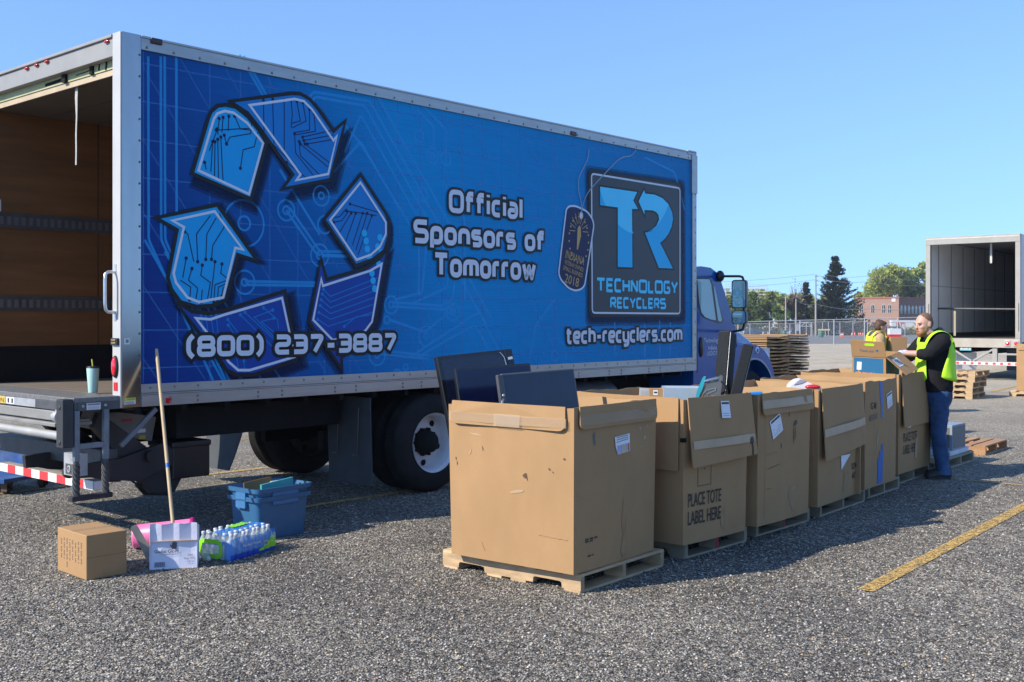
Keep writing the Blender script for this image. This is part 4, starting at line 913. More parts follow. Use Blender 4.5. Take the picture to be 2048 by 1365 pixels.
    def sheet(s, face, u, v, w, h, rot=0, W=None, d=.006, head=True, rows=4):
        """a white printed label sheet"""
        A = W or s.at(face); c, q = math.cos(math.radians(rot)), math.sin(math.radians(rot)); mb = MB()
        T = lambda a, b, dd: A(u+a*c-b*q, v+a*q+b*c, dd)
        mb.add([T(a, b, d) for a, b in ((0,0),(w,0),(w,h),(0,h))], [(0,1,2,3)], 0)
        if head: mb.add([T(a, b, d+.001) for a, b in ((.08*w,.82*h),(.92*w,.82*h),(.92*w,.93*h),(.08*w,.93*h))], [(0,1,2,3)], 1)
        for k in range(rows): mb.add([T(a, b, d+.001) for a, b in ((.14*w,.12*h+k*.14*h),(.86*w,.12*h+k*.14*h),(.86*w,.145*h+k*.14*h),(.14*w,.145*h+k*.14*h))], [(0,1,2,3)], 2)
        return obj('label_sheet', mb, [paper, ink, mat('grey_print', (.2,.2,.22), .6)], s.t)
def marks(B, face, pts, m=None, d=.003):
    mb = MB(); A = B.at(face)
    for u, v, w, h, a in pts:
        k = 7; rr = random.Random(int(u*997+v*31)); c, q = math.cos(a), math.sin(a)
        P = [(w*math.cos(2*PI*i/k)*rr.uniform(.5, 1.2), h*math.sin(2*PI*i/k)*rr.uniform(.5, 1.2)) for i in range(k)]
        mb.add([A(u+x*c-y*q, v+x*q+y*c, d) for x, y in P], [tuple(range(k))])
    return obj('scuff_mark', mb, m or scuff, B.t)
ROWG = 'pallets under the cardboard bins'
# the pallets of the row
P1 = pallet('wooden_pallet', 'pale wooden pallet under the front bin that holds the monitors', (.4375, 6.949, 0), 39.5, group=ROWG)
def row_pallet(px, py, deg, label, mats=None, **k): x, y = ground_xy(px, py); return pallet('wooden_pallet', label, (x, y, 0), deg, group=ROWG, mats=mats or woodg, **k)
row_pallet(1369.7, 1119.5, 43, 'weathered pallet with a red block under the bin with the black speaker bars', red=True, L=.86)
row_pallet(1512, 1075, 42, 'weathered pallet under the bin with the torn hole below its tilted label', red=True, L=.92)
row_pallet(1640, 1035, 39, 'weathered pallet under the bin whose big flap has a tan tape band', L=1.05)
row_pallet(1737, 998, 39, 'weathered pallet under the bin with blue tape strips', L=.85)
row_pallet(1795, 970, 39, 'weathered pallet under the bin the bearded man reaches into')
# ---- bin 1
B1 = Bin('tall brown cardboard bin at the front of the row with monitors sticking out', (.389, 6.908), 39.3, .97, 1.03, .128, 1.185, .022, lean=.03, tops=(.0, .0, -.02, -.03))
B1.t.rotation_euler.z = heading(38.5)
f, WF = B1.flap('F', .03, .985, .155, tilt=2, r=.06); f2, WR = B1.flap('R', .03, .955, .145, tilt=2, r=.05)
B1.quad('F', 'clear_tape', .01, -.135, 1.0, -.075, tape_m, .0095, W=WF); B1.quad('R', 'clear_tape', .02, -.12, .955, -.055, tape_m, .0095, W=WR)
B1.quad('F', 'tape_patch', .42, -.15, .64, -.07, glassy('clear_tape_patch', (.50,.39,.27), .2, .5), .0105, W=WF)
mb = MB(); A = B1.at('R'); mb.add([A(u, v, .006) for u, v in ((.44,.775),(.61,.79),(.61,.85),(.43,.838))], [(0,1,2,3)], 0); mb.add([A(u, v, .006) for u, v in ((.465,.72),(.61,.732),(.61,.789),(.44,.774))], [(0,1,2,3)], 0)
for k, m in enumerate((1,1,2,1,3)): u = .46+k*.03; mb.add([A(u+a, v+.012*(u-.44)/.17, .007) for a, v in ((0,.722),(.024,.724),(.024,.776),(0,.774))], [(0,1,2,3)], m)
for k in range(3): mb.add([A(.45, .80+k*.015+.0, .007), A(.59, .812+k*.013, .007), A(.59, .817+k*.013, .007), A(.45, .805+k*.015, .007)], [(0,1,2,3)], 4)
obj('shipping_label', mb, [paper, mat('pale_violet', (.45,.42,.62), .6), mat('label_yellow', (.62,.58,.12), .6), mat('label_red', (.55,.16,.12), .6), mat('grey_print', (.2,.2,.22), .6)], B1.t)
marks(B1, 'F', [(.055,.665,.006,.012,.3),(.065,.635,.005,.02,.1),(.665,.60,.02,.018,.4),(.68,.585,.005,.02,.2),(.86,.655,.008,.012,.6),(.885,.64,.006,.006,0),(.97,.73,.010,.008,0),(.30,.75,.004,.02,.2)])
marks(B1, 'F', [(.24,.84,.06,.006,-.1),(.60,.49,.07,.010,.2),(.19,.72,.006,.02,-.4)], scuff_pale)
marks(B1, 'R', [(.20,.855,.016,.045,-.1),(.21,.82,.012,.02,0)], mat('blue_grey_scuff', (.12,.13,.12), .8)); marks(B1, 'R', [(.76,.87,.02,.012,-.8),(.82,.80,.02,.016,.3),(.77,.745,.014,.008,.3),(.86,.88,.012,.008,0)], mat('mint_scuff', (.36,.34,.25), .8))
mb = MB(); A = B1.at('R')
for (u0, u1, v) in ((.12,.26,.20),(.12,.22,.185),(.15,.22,.09)):
    k = int((u1-u0)/.012)
    for i in range(k):
        if i % 4 != 3: mb.add([A(u0+i*.012, v, .004), A(u0+i*.012+.009, v, .004), A(u0+i*.012+.009, v+.011, .004), A(u0+i*.012, v+.011, .004)], [(0,1,2,3)])
obj('small_print', mb, print_b, B1.t)
marks(B1, 'R', [(.545,.29,.03,.14,0),(.56,.10,.03,.10,0)], mat('brown_tear', (.34,.21,.10), .85))
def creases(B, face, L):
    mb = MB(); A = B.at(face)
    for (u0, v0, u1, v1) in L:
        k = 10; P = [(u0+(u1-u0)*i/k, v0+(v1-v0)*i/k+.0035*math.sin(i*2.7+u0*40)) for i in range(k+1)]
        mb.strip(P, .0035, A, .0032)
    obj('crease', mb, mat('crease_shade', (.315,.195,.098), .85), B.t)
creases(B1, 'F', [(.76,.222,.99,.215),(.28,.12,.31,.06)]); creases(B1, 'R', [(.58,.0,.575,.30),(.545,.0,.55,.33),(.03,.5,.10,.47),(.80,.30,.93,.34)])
# ---- bin 2
B2 = Bin('brown cardboard bin lettered PLACE TOTE LABEL HERE holding two black speaker bars', (1.222, 7.805), 45, .80, 1.02, .128, 1.178, .02, lean=.03)
f, W = B2.flap('R', .02, .84, .50, tilt=6, r=.012, lift=.015, skew=-.03)
B2.quad('R', 'tan_tape', .03, -.37, .83, -.31, tape_tan, .0095, W=W); B2.sheet('R', .39, -.165, .12, .125, -3, W=W, d=.0095, rows=2)
mb = MB(); [mb.ball(W(.78, -.36+.0, .012), (.03,.006,.03), 8, 5)]; mb.tube([W(.78,-.36,.013), W(.785,-.42,.013), W(.78,-.47,.013)], .006, 5); obj('grease_stain', mb, mat('grease', (.09,.06,.04), .7), B2.t)
f, W = B2.flap('F', .1, 1.0, .52, tilt=3, r=.015)
mb = MB(); mb.box(-.02, .012, -.02, .012, .74, .77); obj('staple_strap', mb, blackm, B2.t)
B2.text('R', 'PLACE TOTE', .05, .27, .10, .40); B2.text('R', 'LABEL HERE', .05, .14, .10, .40)
mb = MB(); A = B2.at('R'); mb.strip([(.16,.41),(.32,.41),(.32,.62),(.16,.62)], .004, A, .004, 0, True); mb.poly([(.235,.525),(.245,.525),(.245,.535),(.235,.535)], A, .004); obj('printed_frame', mb, print_b, B2.t)
B2.text('F', '020', .42, .27, .10, .26)
marks(B2, 'R', [(.47,.13,.025,.11,.05)], mat('brown_tear', (.34,.21,.10), .85)); marks(B2, 'R', [(.17,.98,.008,.03,.2)], scuff)
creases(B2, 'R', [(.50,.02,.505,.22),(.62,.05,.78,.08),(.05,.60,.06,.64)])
# ---- bin 3
B3 = Bin('tall narrow brown cardboard bin with a short taped flap and a tilted white label', (1.908, 8.503), 41, .88, .98, .128, 1.16, .016, lean=.03)
f, W = B3.flap('R', .03, .90, .17, tilt=5, r=.04); B3.quad('R', 'tan_tape', .02, -.12, .89, -.055, tape_tan, .0095, W=W)
B3.sheet('R', .22, .665, .17, .155, 22, d=.006, rows=3); marks(B3, 'R', [(.60,.77,.05,.03,.3),(.57,.68,.008,.09,.1),(.60,.68,.008,.08,.0)], mat('grease', (.09,.06,.04), .7)); marks(B3, 'R', [(.48,.86,.008,.04,.1),(.36,.60,.008,.03,0),(.24,.45,.12,.004,.1),(.16,.28,.05,.003,0)], scuff)
marks(B3, 'R', [(.56,.16,.06,.09,.2)], mat('brown_tear', (.34,.21,.10), .85)); marks(B3, 'R', [(.50,.18,.01,.10,-.25),(.58,.24,.05,.008,.3)], scuff_pale)
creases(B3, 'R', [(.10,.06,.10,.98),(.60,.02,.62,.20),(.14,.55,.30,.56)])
# ---- bin 4
B4 = Bin('brown cardboard bin with a large flap and tan tape band, holding a white printer', (2.623, 9.376), 36.5, 1.08, 1.05, .128, 1.14, .02, lean=.03)
f, W = B4.flap('R', .03, 1.07, .62, tilt=4, r=.012, skew=-.06); B4.quad('R', 'tan_tape', .02, -.40, 1.06, -.33, tape_tan, .0095, W=W, rot=2)
f, W2 = B4.flap('F', .5, 1.02, .58, tilt=2, r=.01)
mb = MB(); A = B4.at('R'); mb.add([A(u, v, .006) for u, v in ((.50,.27),(.74,.39),(.48,.40))], [(0,1,2)]); obj('torn_label', mb, paper, B4.t)
B4.text('R', '024', .80, .24, .06, .14); B4.text('R', 'M-7', .83, .15, .06, .09); marks(B4, 'R', [(.62,.14,.05,.13,0)], mat('brown_tear', (.34,.21,.10), .85))
mb = MB(); mb.box(.93, .95, -.05, -.0, .0, .5); obj('corner_seam', mb, card, B4.t)
creases(B4, 'R', [(.70,.0,.70,.42),(.56,.02,.57,.28)])
# ---- bin 5
B5 = Bin('brown cardboard bin with strips of blue tape and a blue-edged white label', (3.338, 10.34), 38, .86, 1.05, .128, 1.15, .016, lean=.02)
for q in ((.36,.80,.43,1.01),(.37,.66,.42,.82),(.33,.02,.46,.28),(.37,.26,.46,.34),(.41,.32,.45,.40)): B5.quad('R', 'blue_tape', *q, blue_tape, .004)
B5.sheet('R', .56, .73, .16, .15, 12, rows=3); B5.text('R', 'G M', .12, .755, .07, .12); mb = MB(); A = B5.at('R'); mb.poly([(.10,.64),(.27,.66),(.27,.715),(.10,.70)], A, .004); obj('printed_block', mb, mat('faded_print', (.20,.13,.07), .8), B5.t)
marks(B5, 'R', [(.30,.48,.03,.10,0)], mat('dusty_scuff', (.38,.27,.17), .8))
creases(B5, 'R', [(.22,.02,.22,.96),(.60,.3,.74,.33)])
# ---- bin 6
B6 = Bin('farthest brown cardboard bin of the row, where the bearded man is working', (4.013, 11.35), 38, 1.06, 1.05, .128, 1.17, .016, lean=.02)
f, W = B6.flap('R', .05, 1.03, .56, tilt=3, r=.012); f, W2 = B6.flap('F', .6, 1.03, .58, tilt=2, r=.01)
B6.text('R', 'PLACE TOTE', .13, .33, .095, .40); B6.text('R', 'LABEL HERE', .13, .20, .095, .40); B6.sheet('R', .24, .47, .10, .155, 0, head=False, rows=5)
B6.quad('R', 'tan_tape', .49, .12, .55, .34, tape_tan, .006)
# ---- more pallets
def dx(deg): r = math.radians(deg); return Vector((math.sin(r), math.cos(r), 0)), Vector((-math.cos(r), math.sin(r), 0))
u39, l39 = dx(39)
srv = pallet('wooden_pallet', 'weathered pallet carrying the grey cabinet beyond the bearded man', tuple(Vector((5.69, 13.46, 0))-u39*1.0), 39, mats=woodg, group='loose pallets on the lot')
wood_o = mat('orange_pallet_wood', (.36,.20,.095), .75, var=.22, scale=3.5, stretch=(1,1,5), dirt=.35, dcol=(.2,.12,.06), bump=.15, isl=.2)
x, y = ground_xy(1971, 911.3); pallet('wooden_pallet', 'loose empty orange-brown pallet lying flat on the gravel', (x, y, 0), 39, mats=wood_o, group='loose pallets on the lot')
x, y = ground_xy(1944.8, 799.5); names = ('lowest', 'second', 'middle', 'fourth', 'topmost')
st = pallet('wooden_pallet', 'lowest wooden pallet in the stack of five behind the bearded man', (x, y, 0), 39, mats=wood, group='pallets in the stack of five', L=.95)
for k in range(1, 5):
    dup(st, (x+(.02 if k > 2 else -.01)+.015*k, y+.01*k, .1218*k), heading(39+(-1.5, 1, -1, 2)[k-1]), f'{names[k]} wooden pallet in the stack of five behind the bearded man')
x, y = 12.19, 23.97; pallet('wooden_pallet', 'pallet under the lone cardboard bin by the white trailer', (x, y, 0), 39, group='loose pallets on the lot')
B7 = Bin('lone tall cardboard bin on a pallet beside the white trailer', (12.21, 24.0), 39, .98, 1.05, .128, 1.18, .02, group='big open cardboard bins standing apart')
B7.flap('F', .03, 1.0, .14, tilt=2); marks(B7, 'F', [(.9,.72,.015,.03,.2)], scuff)
# grey cabinet and pale slab on the pallet
o3 = Vector((5.69, 13.46, 0))-u39
def on_srv(a, b): v = o3+u39*a+l39*b; return (v.x, v.y)
ps = on_srv(.25, .05); mb = MB(); mb.box(0, .72, 0, .5, 0, .055); mb.box(.01,.71,-.003,0,.01,.045,1)
tag(mesh_obj('flat_slab', mb.mesh('flat_slab', [mat('pale_blue_grey', (.50,.55,.62), .5), mat('pale_edge', (.6,.62,.66), .5)]), None, .006), 'pale flat slab lying under the grey cabinet on a pallet', 'electronics').location = (*ps, .1225)
bpy.context.scene.objects['flat_slab'].rotation_euler.z = heading(39)
mb = MB(); mb.box(0, .46, 0, .48, 0, .30, 0); mb.box(.02,.44,-.003,0,.02,.28,1); mb.box(-.003,0,.03,.45,.03,.27,1)
c_ = mesh_obj('grey_cabinet', mb.mesh('grey_cabinet', [mat('blue_grey_case', (.24,.30,.36), .45), mat('grey_case_panel', (.13,.135,.14), .5)]), None, .008)
ps = on_srv(.36, .06); c_.location = (*ps, .1785); c_.rotation_euler.z = heading(41); tag(c_, 'boxy grey electronics cabinet standing on the pale slab', 'electronics')
# ================================================================ things in the bins
scr = mat('dark_screen', (.012,.018,.04), .12, var=.1, coat=.6); scr2 = mat('blue_black_screen', (.010,.014,.05), .16, var=.1); scr3 = mat('slate_screen', (.02,.035,.06), .22, var=.1)
bez = mat('gloss_black_bezel', (.012,.012,.014), .15, var=.1, coat=.5); bezg = mat('grey_bezel', (.10,.105,.11), .4)
def plane_frame(o, ex, ez):
    """a frame standing in space: ez up the screen, ex along the width"""
    o = Vector(o); ez = Vector(ez).normalized(); ex = Vector(ex); ex = (ex-ez*ex.dot(ez)).normalized(); n = ez.cross(ex)
    return Matrix(((ex.x, n.x, ez.x, o.x), (ex.y, n.y, ez.y, o.y), (ex.z, n.z, ez.z, o.z), (0,0,0,1)))
def P3(px, py, Y): return Vector((xof(px, Y), Y, zof(py, Y)))
def monitor(label, bl, br, tl, H, sm, bw=.02, depth=.03, edge=None, name='flat_monitor', extra=None):
    """bl, br, tl: corner points; the panel is carried down to height H below its top"""
    ex = br-bl; W = ex.length; M = plane_frame(bl, ex, tl-bl); h = (tl-bl).length
    t = thing(name, label, 'monitor', bl); t.matrix_world = M
    # n (local y) points away from the viewer when ex x ez does; put the screen on the viewer's side
    sgn = -1 if (M.to_3x3() @ Vector((0,1,0))).y > 0 else 1
    mb = MB(); y0, y1 = (0, depth) if sgn < 0 else (-depth, 0); mb.box(0, W, y0, y1, h-H, h, 0); fr = obj('case', mb, edge or bez, t, .006)
    d = y0-.0015 if sgn < 0 else y1+.0015
    mb = MB(); mb.add([(bw,d,h-H+bw),(W-bw,d,h-H+bw),(W-bw,d,h-bw),(bw,d,h-bw)], [(0,1,2,3)]); obj('screen', mb, sm, t)
    return t, M, W, h, d
Ya, Yb = 7.55, 7.95
m1 = monitor('large black flat monitor with a glossy frame, rearmost in the front bin', P3(891,808,7.86), P3(1045,806,8.2), P3(873,713.5,7.92), .62, scr, .03, .05)
t, M, W, h, d = m1
mb = MB(); mb.box(W-.075, W-.01, d-.008, d-.0005, h-.42, h-.015); obj('speaker_strip', mb, mat('charcoal_grille', (.02,.022,.026), .5), t)
mb = MB(); mb.tube([(W-.12,d-.004,h-.02),(W-.09,d-.006,h-.06),(W-.082,d-.006,h-.14),(W-.08,d-.006,h-.3)], .006, 6); obj('chrome_trim', mb, mat('chrome', (.6,.6,.58), .12, .95), t)
mb = MB(); mb.add([(W-.06,d-.01,h-.085),(W-.018,d-.01,h-.082),(W-.018,d-.01,h-.062),(W-.06,d-.01,h-.065)], [(0,1,2,3)]); obj('energy_sticker', mb, paper, t)
monitor('dark blue-black flat monitor between the two others in the front bin', P3(920,808,7.64), P3(1072,802,7.98), P3(910,737,7.68), .45, scr2, .018, .04)
t, M, W, h, d = monitor('slate grey flat monitor with a stand bracket, foremost in the front bin', P3(1012,814,7.42), P3(1158,808,7.78), P3(1003,748,7.45), .42, scr3, .012, .035, bezg)
mb = MB(); q = -1 if d < .0 else 1; mb.box(-.035, .006, .0, .03, h-.2, h-.005); obj('side_bracket', mb, mat('grey_bracket', (.09,.09,.095), .45, .3), t, .006)
mb = MB(); mb.tube([(-.01,.01,h-.17),(-.05,-.01,h-.24),(-.12,-.02,h-.30)], .011, 8); mb.ball((-.005,.005,h-.15), .014); obj('stand_arm', mb, mat('satin_arm', (.3,.31,.32), .35, .6), t)
# ---- in the second bin: a small filler box, a grey slab, a blue-grey case, a machine head and two bars
def loose(name, label, cat, mb, mats, M, bevel=.005, group=None):
    o = mesh_obj(name, mb.mesh(name, mats), None, bevel); o.matrix_world = M; return tag(o, label, cat, group)
def frame_at(px, py, Y, deg, tilt=0, roll=0):
    p = P3(px, py, Y); return Matrix.Translation(p) @ Matrix.Rotation(heading(deg), 4, 'Z') @ Euler((math.radians(tilt), math.radians(roll), 0)).to_matrix().to_4x4()
greycase = mat('pale_blue_grey_case', (.30,.37,.43), .4, var=.08); palegrey = mat('pale_grey_panel', (.42,.43,.43), .5)
mb = MB(); mb.box(0,.09,0,.02,-.5,.0); mb.box(.01,.08,-.002,0,-.4,-.02,1); loose('computer_case', 'narrow pale grey computer case upright in the bin behind the monitors', 'electronics', mb, [palegrey, mat('grey_case_panel2', (.36,.37,.38), .5)], frame_at(1279,776,8.75,95,0,3))
mb = MB(); mb.box(0,.115,0,.10,-.45,.0,0); mb.box(.03,.065,-.002,0,-.05,-.012,1); mb.box(.035,.06,-.0035,-.002,-.035,-.022,2); loose('small_carton', 'small brown carton with a tiny white sticker inside the bin', 'cardboard box', mb, [card, paper, ink], frame_at(1299,778,8.6,94))
mb = MB(); mb.box(0,.30,0,.30,-.5,0,0); mb.box(.02,.28,.02,.28,0,.0015,1); loose('office_machine', 'blue-grey office machine with a flat top inside the second bin', 'electronics', mb, [greycase, mat('pale_top', (.42,.48,.52), .45)], frame_at(1327,776.5,8.5,95,0,0))
# machine head: silver-grey body with a teal side shell and chrome inlay
t = thing('exercise_machine_head', 'grey plastic machine head with teal side shell and chrome inlay', 'exercise machine', P3(1420, 800, 8.15)); t.rotation_euler = (0, math.radians(8), math.radians(-12))
XZ = lambda u, v, d: (u, d, v)
mb = MB(); mb.prism(rnd([(-.09,-.35),(-.085,.0),(-.055,.105),(.03,.155),(.045,.19),(.07,.19),(.075,-.35)], .02, True), 0, .12, XZ); obj('head_body', mb, mat('graphite_plastic', (.11,.12,.125), .35, .2), t, .01)
mb = MB(); mb.prism(rnd([(-.11,-.35),(-.105,.05),(-.075,.16),(-.055,.165),(-.062,.09),(-.09,-.02),(-.09,-.35)], .015, True), -.01, .11, XZ); obj('side_shell', mb, mat('teal_plastic', (.02,.30,.36), .3), t, .006)
mb = MB(); mb.strip(rnd([(-.065,-.3),(-.06,.03),(-.04,.065),(.03,.095),(.03,.075),(-.02,.045),(-.028,-.02),(-.028,-.3)], .01), .011, XZ, -.004); mb.tube([(-.06,.0,.13),(.02,-.005,.165),(.045,.02,.17)], .012, 8); obj('chrome_inlay', mb, mat('chrome', (.6,.6,.58), .12, .95), t)
mb = MB(); mb.tube([(.07,.02,.05),(.10,.03,.08),(.11,.03,.0),(.10,.02,-.2)], .012, 8); mb.tube([(.06,.0,.15),(.10,.0,.12),(.12,.03,.06),(.125,.03,-.2)], .007, 6); obj('cable', mb, plastic_black, t)
def speaker_bar(label, pb, pt, w, dp, yaw, Y0, Y1):
    a = P3(*pb, Y0); b = P3(*pt, Y1); d = (b-a); L = d.length; L2 = .45
    z = d.normalized(); x = Vector((math.cos(yaw), math.sin(yaw), 0)); x = (x-z*x.dot(z)).normalized(); y = z.cross(x)
    M = Matrix(((x.x,y.x,z.x,a.x),(x.y,y.y,z.y,a.y),(x.z,y.z,z.z,a.z),(0,0,0,1)))
    t = thing('speaker_bar', label, 'speaker', a, group='black bars standing in the second bin'); t.matrix_world = M
    mb = MB(); mb.box(-w/2, w/2, 0, dp, -L2, L); obj('cabinet', mb, mat('satin_black_case', (.012,.014,.016), .6, var=.15, spec=.2), t, .01, 3)
    mb = MB(); mb.box(-w/2+.008, w/2-.008, -.003, 0, -L2+.02, L-.015); obj('front_grille', mb, mat('black_grille_cloth', (.02,.023,.026), .85, var=.2, scale=60, spec=.1), t)
    mb = MB(); mb.tube([(w/2-.001,.006,-.3),(w/2-.001,.006,L-.02)], .0025, 6); obj('edge_trim', mb, mat('satin_arm', (.3,.31,.32), .35, .6), t)
    return t
speaker_bar('upright black speaker bar, the taller of the two in the second bin', (1438,790), (1449,660.5), .105, .12, math.radians(-38), 8.45, 8.62)
speaker_bar('slanted black speaker bar leaning right out of the second bin', (1472,788), (1497,690), .085, .10, math.radians(-12), 8.4, 8.45)
mb = MB(); mb.box(0,.09,0,.1,-.4,0); loose('blue_folder', 'bright blue folder edge inside the third bin', 'folder', mb, [mat('folder_blue', (.02,.22,.60), .5)], frame_at(1503,786,9.0,95,0,-4), .002)
# printer in the fourth bin
t = thing('white_printer', 'white printer with a curved lid and red panel in the fourth bin', 'printer', P3(1580,778,9.95)); t.rotation_euler.z = math.radians(-8)
mb = MB(); mb.prism(rnd([(-.02,-.3),(.0,.02),(.06,.075),(.12,.085),(.22,.03),(.30,.0),(.30,-.3)], .03, True), 0, .3, XZ); obj('printer_body', mb, mat('off_white_plastic', (.68,.68,.70), .4), t, .006)
mb = MB(); mb.prism(rnd([(.03,.035),(.09,.088),(.15,.075),(.10,.05)], .01, True), -.006, .0, XZ); obj('grey_vent', mb, mat('vent_grey', (.3,.31,.36), .5), t)
mb = MB(); mb.ball((.20,-.01,.02), (.07,.03,.022)); obj('red_panel', mb, mat('glossy_red', (.5,.02,.03), .25), t)
# ---- open carton of the far bin with lettering
t = thing('open_carton', 'open blue-printed carton with a Thank you flap sticking out of the far bin', 'cardboard box', P3(1772,760,11.45)); t.rotation_euler = (math.radians(2), math.radians(-7), heading(38))
cw, cl, ch = .36, .42, .30; blue_p = mat('teal_blue_print', (.015,.13,.27), .6, var=.06)
FL = lambda u, v, d: (-d, cw-u, v); RL = lambda u, v, d: (u, -d, v)
mb = MB()
for q in ((0,.006,0,cw),(cl-.006,cl,0,cw)): mb.box(*q, -.16, .235, 0)
mb.box(.006,cl-.006,0,.006,-.16,.235,0); mb.box(.006,cl-.006,cw-.006,cw,-.16,.235,0); mb.box(.006,cl-.006,.006,cw-.006,-.16,-.15,0); obj('carton_wall', mb, card, t)
mb = MB(); mb.add([FL(u, v, .003) for u, v in ((.02,-.155),(cw-.03,-.155),(cw-.03,.22),(.02,.22))], [(0,1,2,3)], 0); mb.add([RL(u, v, .003) for u, v in ((.03,-.155),(cl-.02,-.155),(cl-.02,.22),(.03,.22))], [(0,1,2,3)], 0)
mb.add([FL(u, v, .0045) for u, v in ((.05,.09),(.10,.09),(.105,.175),(.055,.175))], [(0,1,2,3)], 1); text_mb(mb, 'chewy', FL, .0045, .03, .022, .07, .21, 2, bold=.02); text_mb(mb, '.com', FL, .0045, .25, .03, .035, .065, 2); text_mb(mb, 'chewy', RL, .0045, .06, .01, .08, .22, 2)
obj('printed_panel', mb, [blue_p, paper, mat('orange_print', (.62,.26,.06), .6)], t)
ff = lambda u, v, d: (-.0-v*.22-d*.97, cw-u, .235+v*.97-d*.22)
mb = MB(); hole = [(.155,.125),(.245,.125),(.255,.14),(.245,.155),(.155,.155),(.145,.14)]
mb.prism([(0,0),(cw,0),(cw,.175),(.0,.185)], 0, .006, ff, 0); fl1 = obj('flap', mb, card, t)
mb = MB(); mb.poly(hole, ff, .0075, 0); obj('hand_hole', mb, mat('lime_vest', (.42,.80,.02), .6), fl1)
mb = MB(); text_mb(mb, 'Thank you', ff, .0075, .09, .055, .03, .15, 0); hh = [(.0,-.014),(.016,.004),(.012,.014),(.005,.014),(.0,.007),(-.005,.014),(-.012,.014),(-.016,.004)]; mb.poly([(.275+a, .072+b) for a, b in hh], ff, .0075, 0); obj('lettering', mb, blue_p, fl1)
fr = lambda u, v, d: (u, -v*.75-d*.66, .235-v*.66+d*.75)
mb = MB(); mb.prism([(0,0),(cl,0),(cl,.27),(.02,.27)], 0, .006, fr, 0); mb.add([fr(u, v, .008) for u, v in ((.06,.05),(.2,.05),(.2,.16),(.06,.16))], [(0,1,2,3)], 1)
for k in range(4): mb.add([fr(u, v, .0095) for u, v in ((.075+k*.03,.07),(.09+k*.03,.07),(.095+k*.03,.15),(.08+k*.03,.14))], [(0,1,2,3)], 2)
obj('flap', mb, [card, paper, ink], t)
# ================================================================ things on the gravel at the left
cx_, cy_ = ground_xy(172.8, 1162); hdg = 44
t = thing('closed_carton', 'closed plain brown carton with columns of small print on the gravel', 'cardboard box', (cx_, cy_, 0), heading(hdg))
L_, W_, H_ = .285, .45, .30
mb = MB(); mb.box(0, L_, 0, W_, 0, H_); obj('carton_body', mb, card, t, .006, 2)
mb = MB(); CF = lambda u, v, d: (-d, W_-u, v); CR = lambda u, v, d: (u, -d, v)
for k in range(8):
    u = .06+k*.044; 
    for i in range(14 if k != 2 else 20):
        if (i*7+k) % 5: mb.add([CF(u+a, .235-i*.0105+b, .0015) for a, b in ((0,0),(.014,0),(.014,.007),(0,.007))], [(0,1,2,3)])
obj('small_print', mb, mat('carton_print2', (.13,.085,.06), .7), t)
mb = MB(); mb.add([CR(u, v, .0015) for u, v in ((0,.148),(L_,.148),(L_,.150),(0,.150))], [(0,1,2,3)], 0); mb.add([(0,W_/2-.03,H_+.0012),(L_,W_/2-.03,H_+.0012),(L_,W_/2+.03,H_+.0012),(0,W_/2+.03,H_+.0012)], [(0,1,2,3)], 1); obj('carton_seam', mb, [scuff, glassy('clear_tape_gloss', (.5,.38,.25), .15, .25)], t)
# glove box
gx, gy = ground_xy(299.4, 1141); gx2, gy2 = ground_xy(394, 1136.4); ga = math.atan2(gy2-gy, gx2-gx); gw = math.hypot(gx2-gx, gy2-gy)
t = thing('glove_box', 'open white carton printed Global Glove with a hand symbol', 'cardboard box', (gx, gy, 0), ga)
wc_ = mat('white_printed_card', (.60,.62,.74), .6, var=.05, scale=5, dirt=.2, dcol=(.45,.43,.42)); gh = .318; gd = .24; gb = .262
mb = MB(); n = 8
def gface(y, mi, z0=0, z1=gh, inv=False):
    V = [(gw*i/n, y+.006*math.sin(i*2.1+y*9)*(j/n)+(.012*math.sin(PI*j/n) if y < .1 else 0), z0+(z1-z0)*j/n+(.005*math.sin(i*1.9) if j == n else 0)) for j in range(n+1) for i in range(n+1)]
    mb.add(V, [(j*(n+1)+i, j*(n+1)+i+1, (j+1)*(n+1)+i+1, (j+1)*(n+1)+i) for j in range(n) for i in range(n)], mi)
gface(0, 0); gface(.006, 1); gface(gd, 0, 0, gb); gface(gd-.006, 1, 0, gb)
[mb.prism([(0,0),(gd,0),(gd,gb),(0,gh-.006)], 0, .005, lambda u, v, d, x=x: (x+d, u, v), 0) for x in (-.002, gw-.003)]; mb.box(0,gw,0,gd,0,.004,1)
obj('box_wall', mb, [wc_, card_in], t)
GF = lambda u, v, d: (u, -d+.012*math.sin(PI*v/gh)-.002, v)
mb = MB(); mb.box(.0,gw,-.004,.016,.196,.199,0); text_mb(mb, 'Global Glove', GF, .004, .03, .115, .024, .165, 1); text_mb(mb, 'A New Standard', GF, .004, .075, .10, .007, .115, 1)
text_mb(mb, '550E', GF, .004, .255, .088, .013, .035, 1); text_mb(mb, 'Size: 9(L)', GF, .004, .23, .066, .013, .075, 1); text_mb(mb, '6 DZ. PRS', GF, .004, .25, .044, .009, .05, 1); text_mb(mb, 'Made in China', GF, .004, .255, .03, .006, .045, 1)
for k in range(16): mb.add([GF(.033+k*.0043+a, b, .004) for a, b in ((0,.018),(.0016+.0016*(k % 3 == 0),.018),(.0016+.0016*(k % 3 == 0),.052),(0,.052))], [(0,1,2,3)], 1)
hx, hz = .165, .155
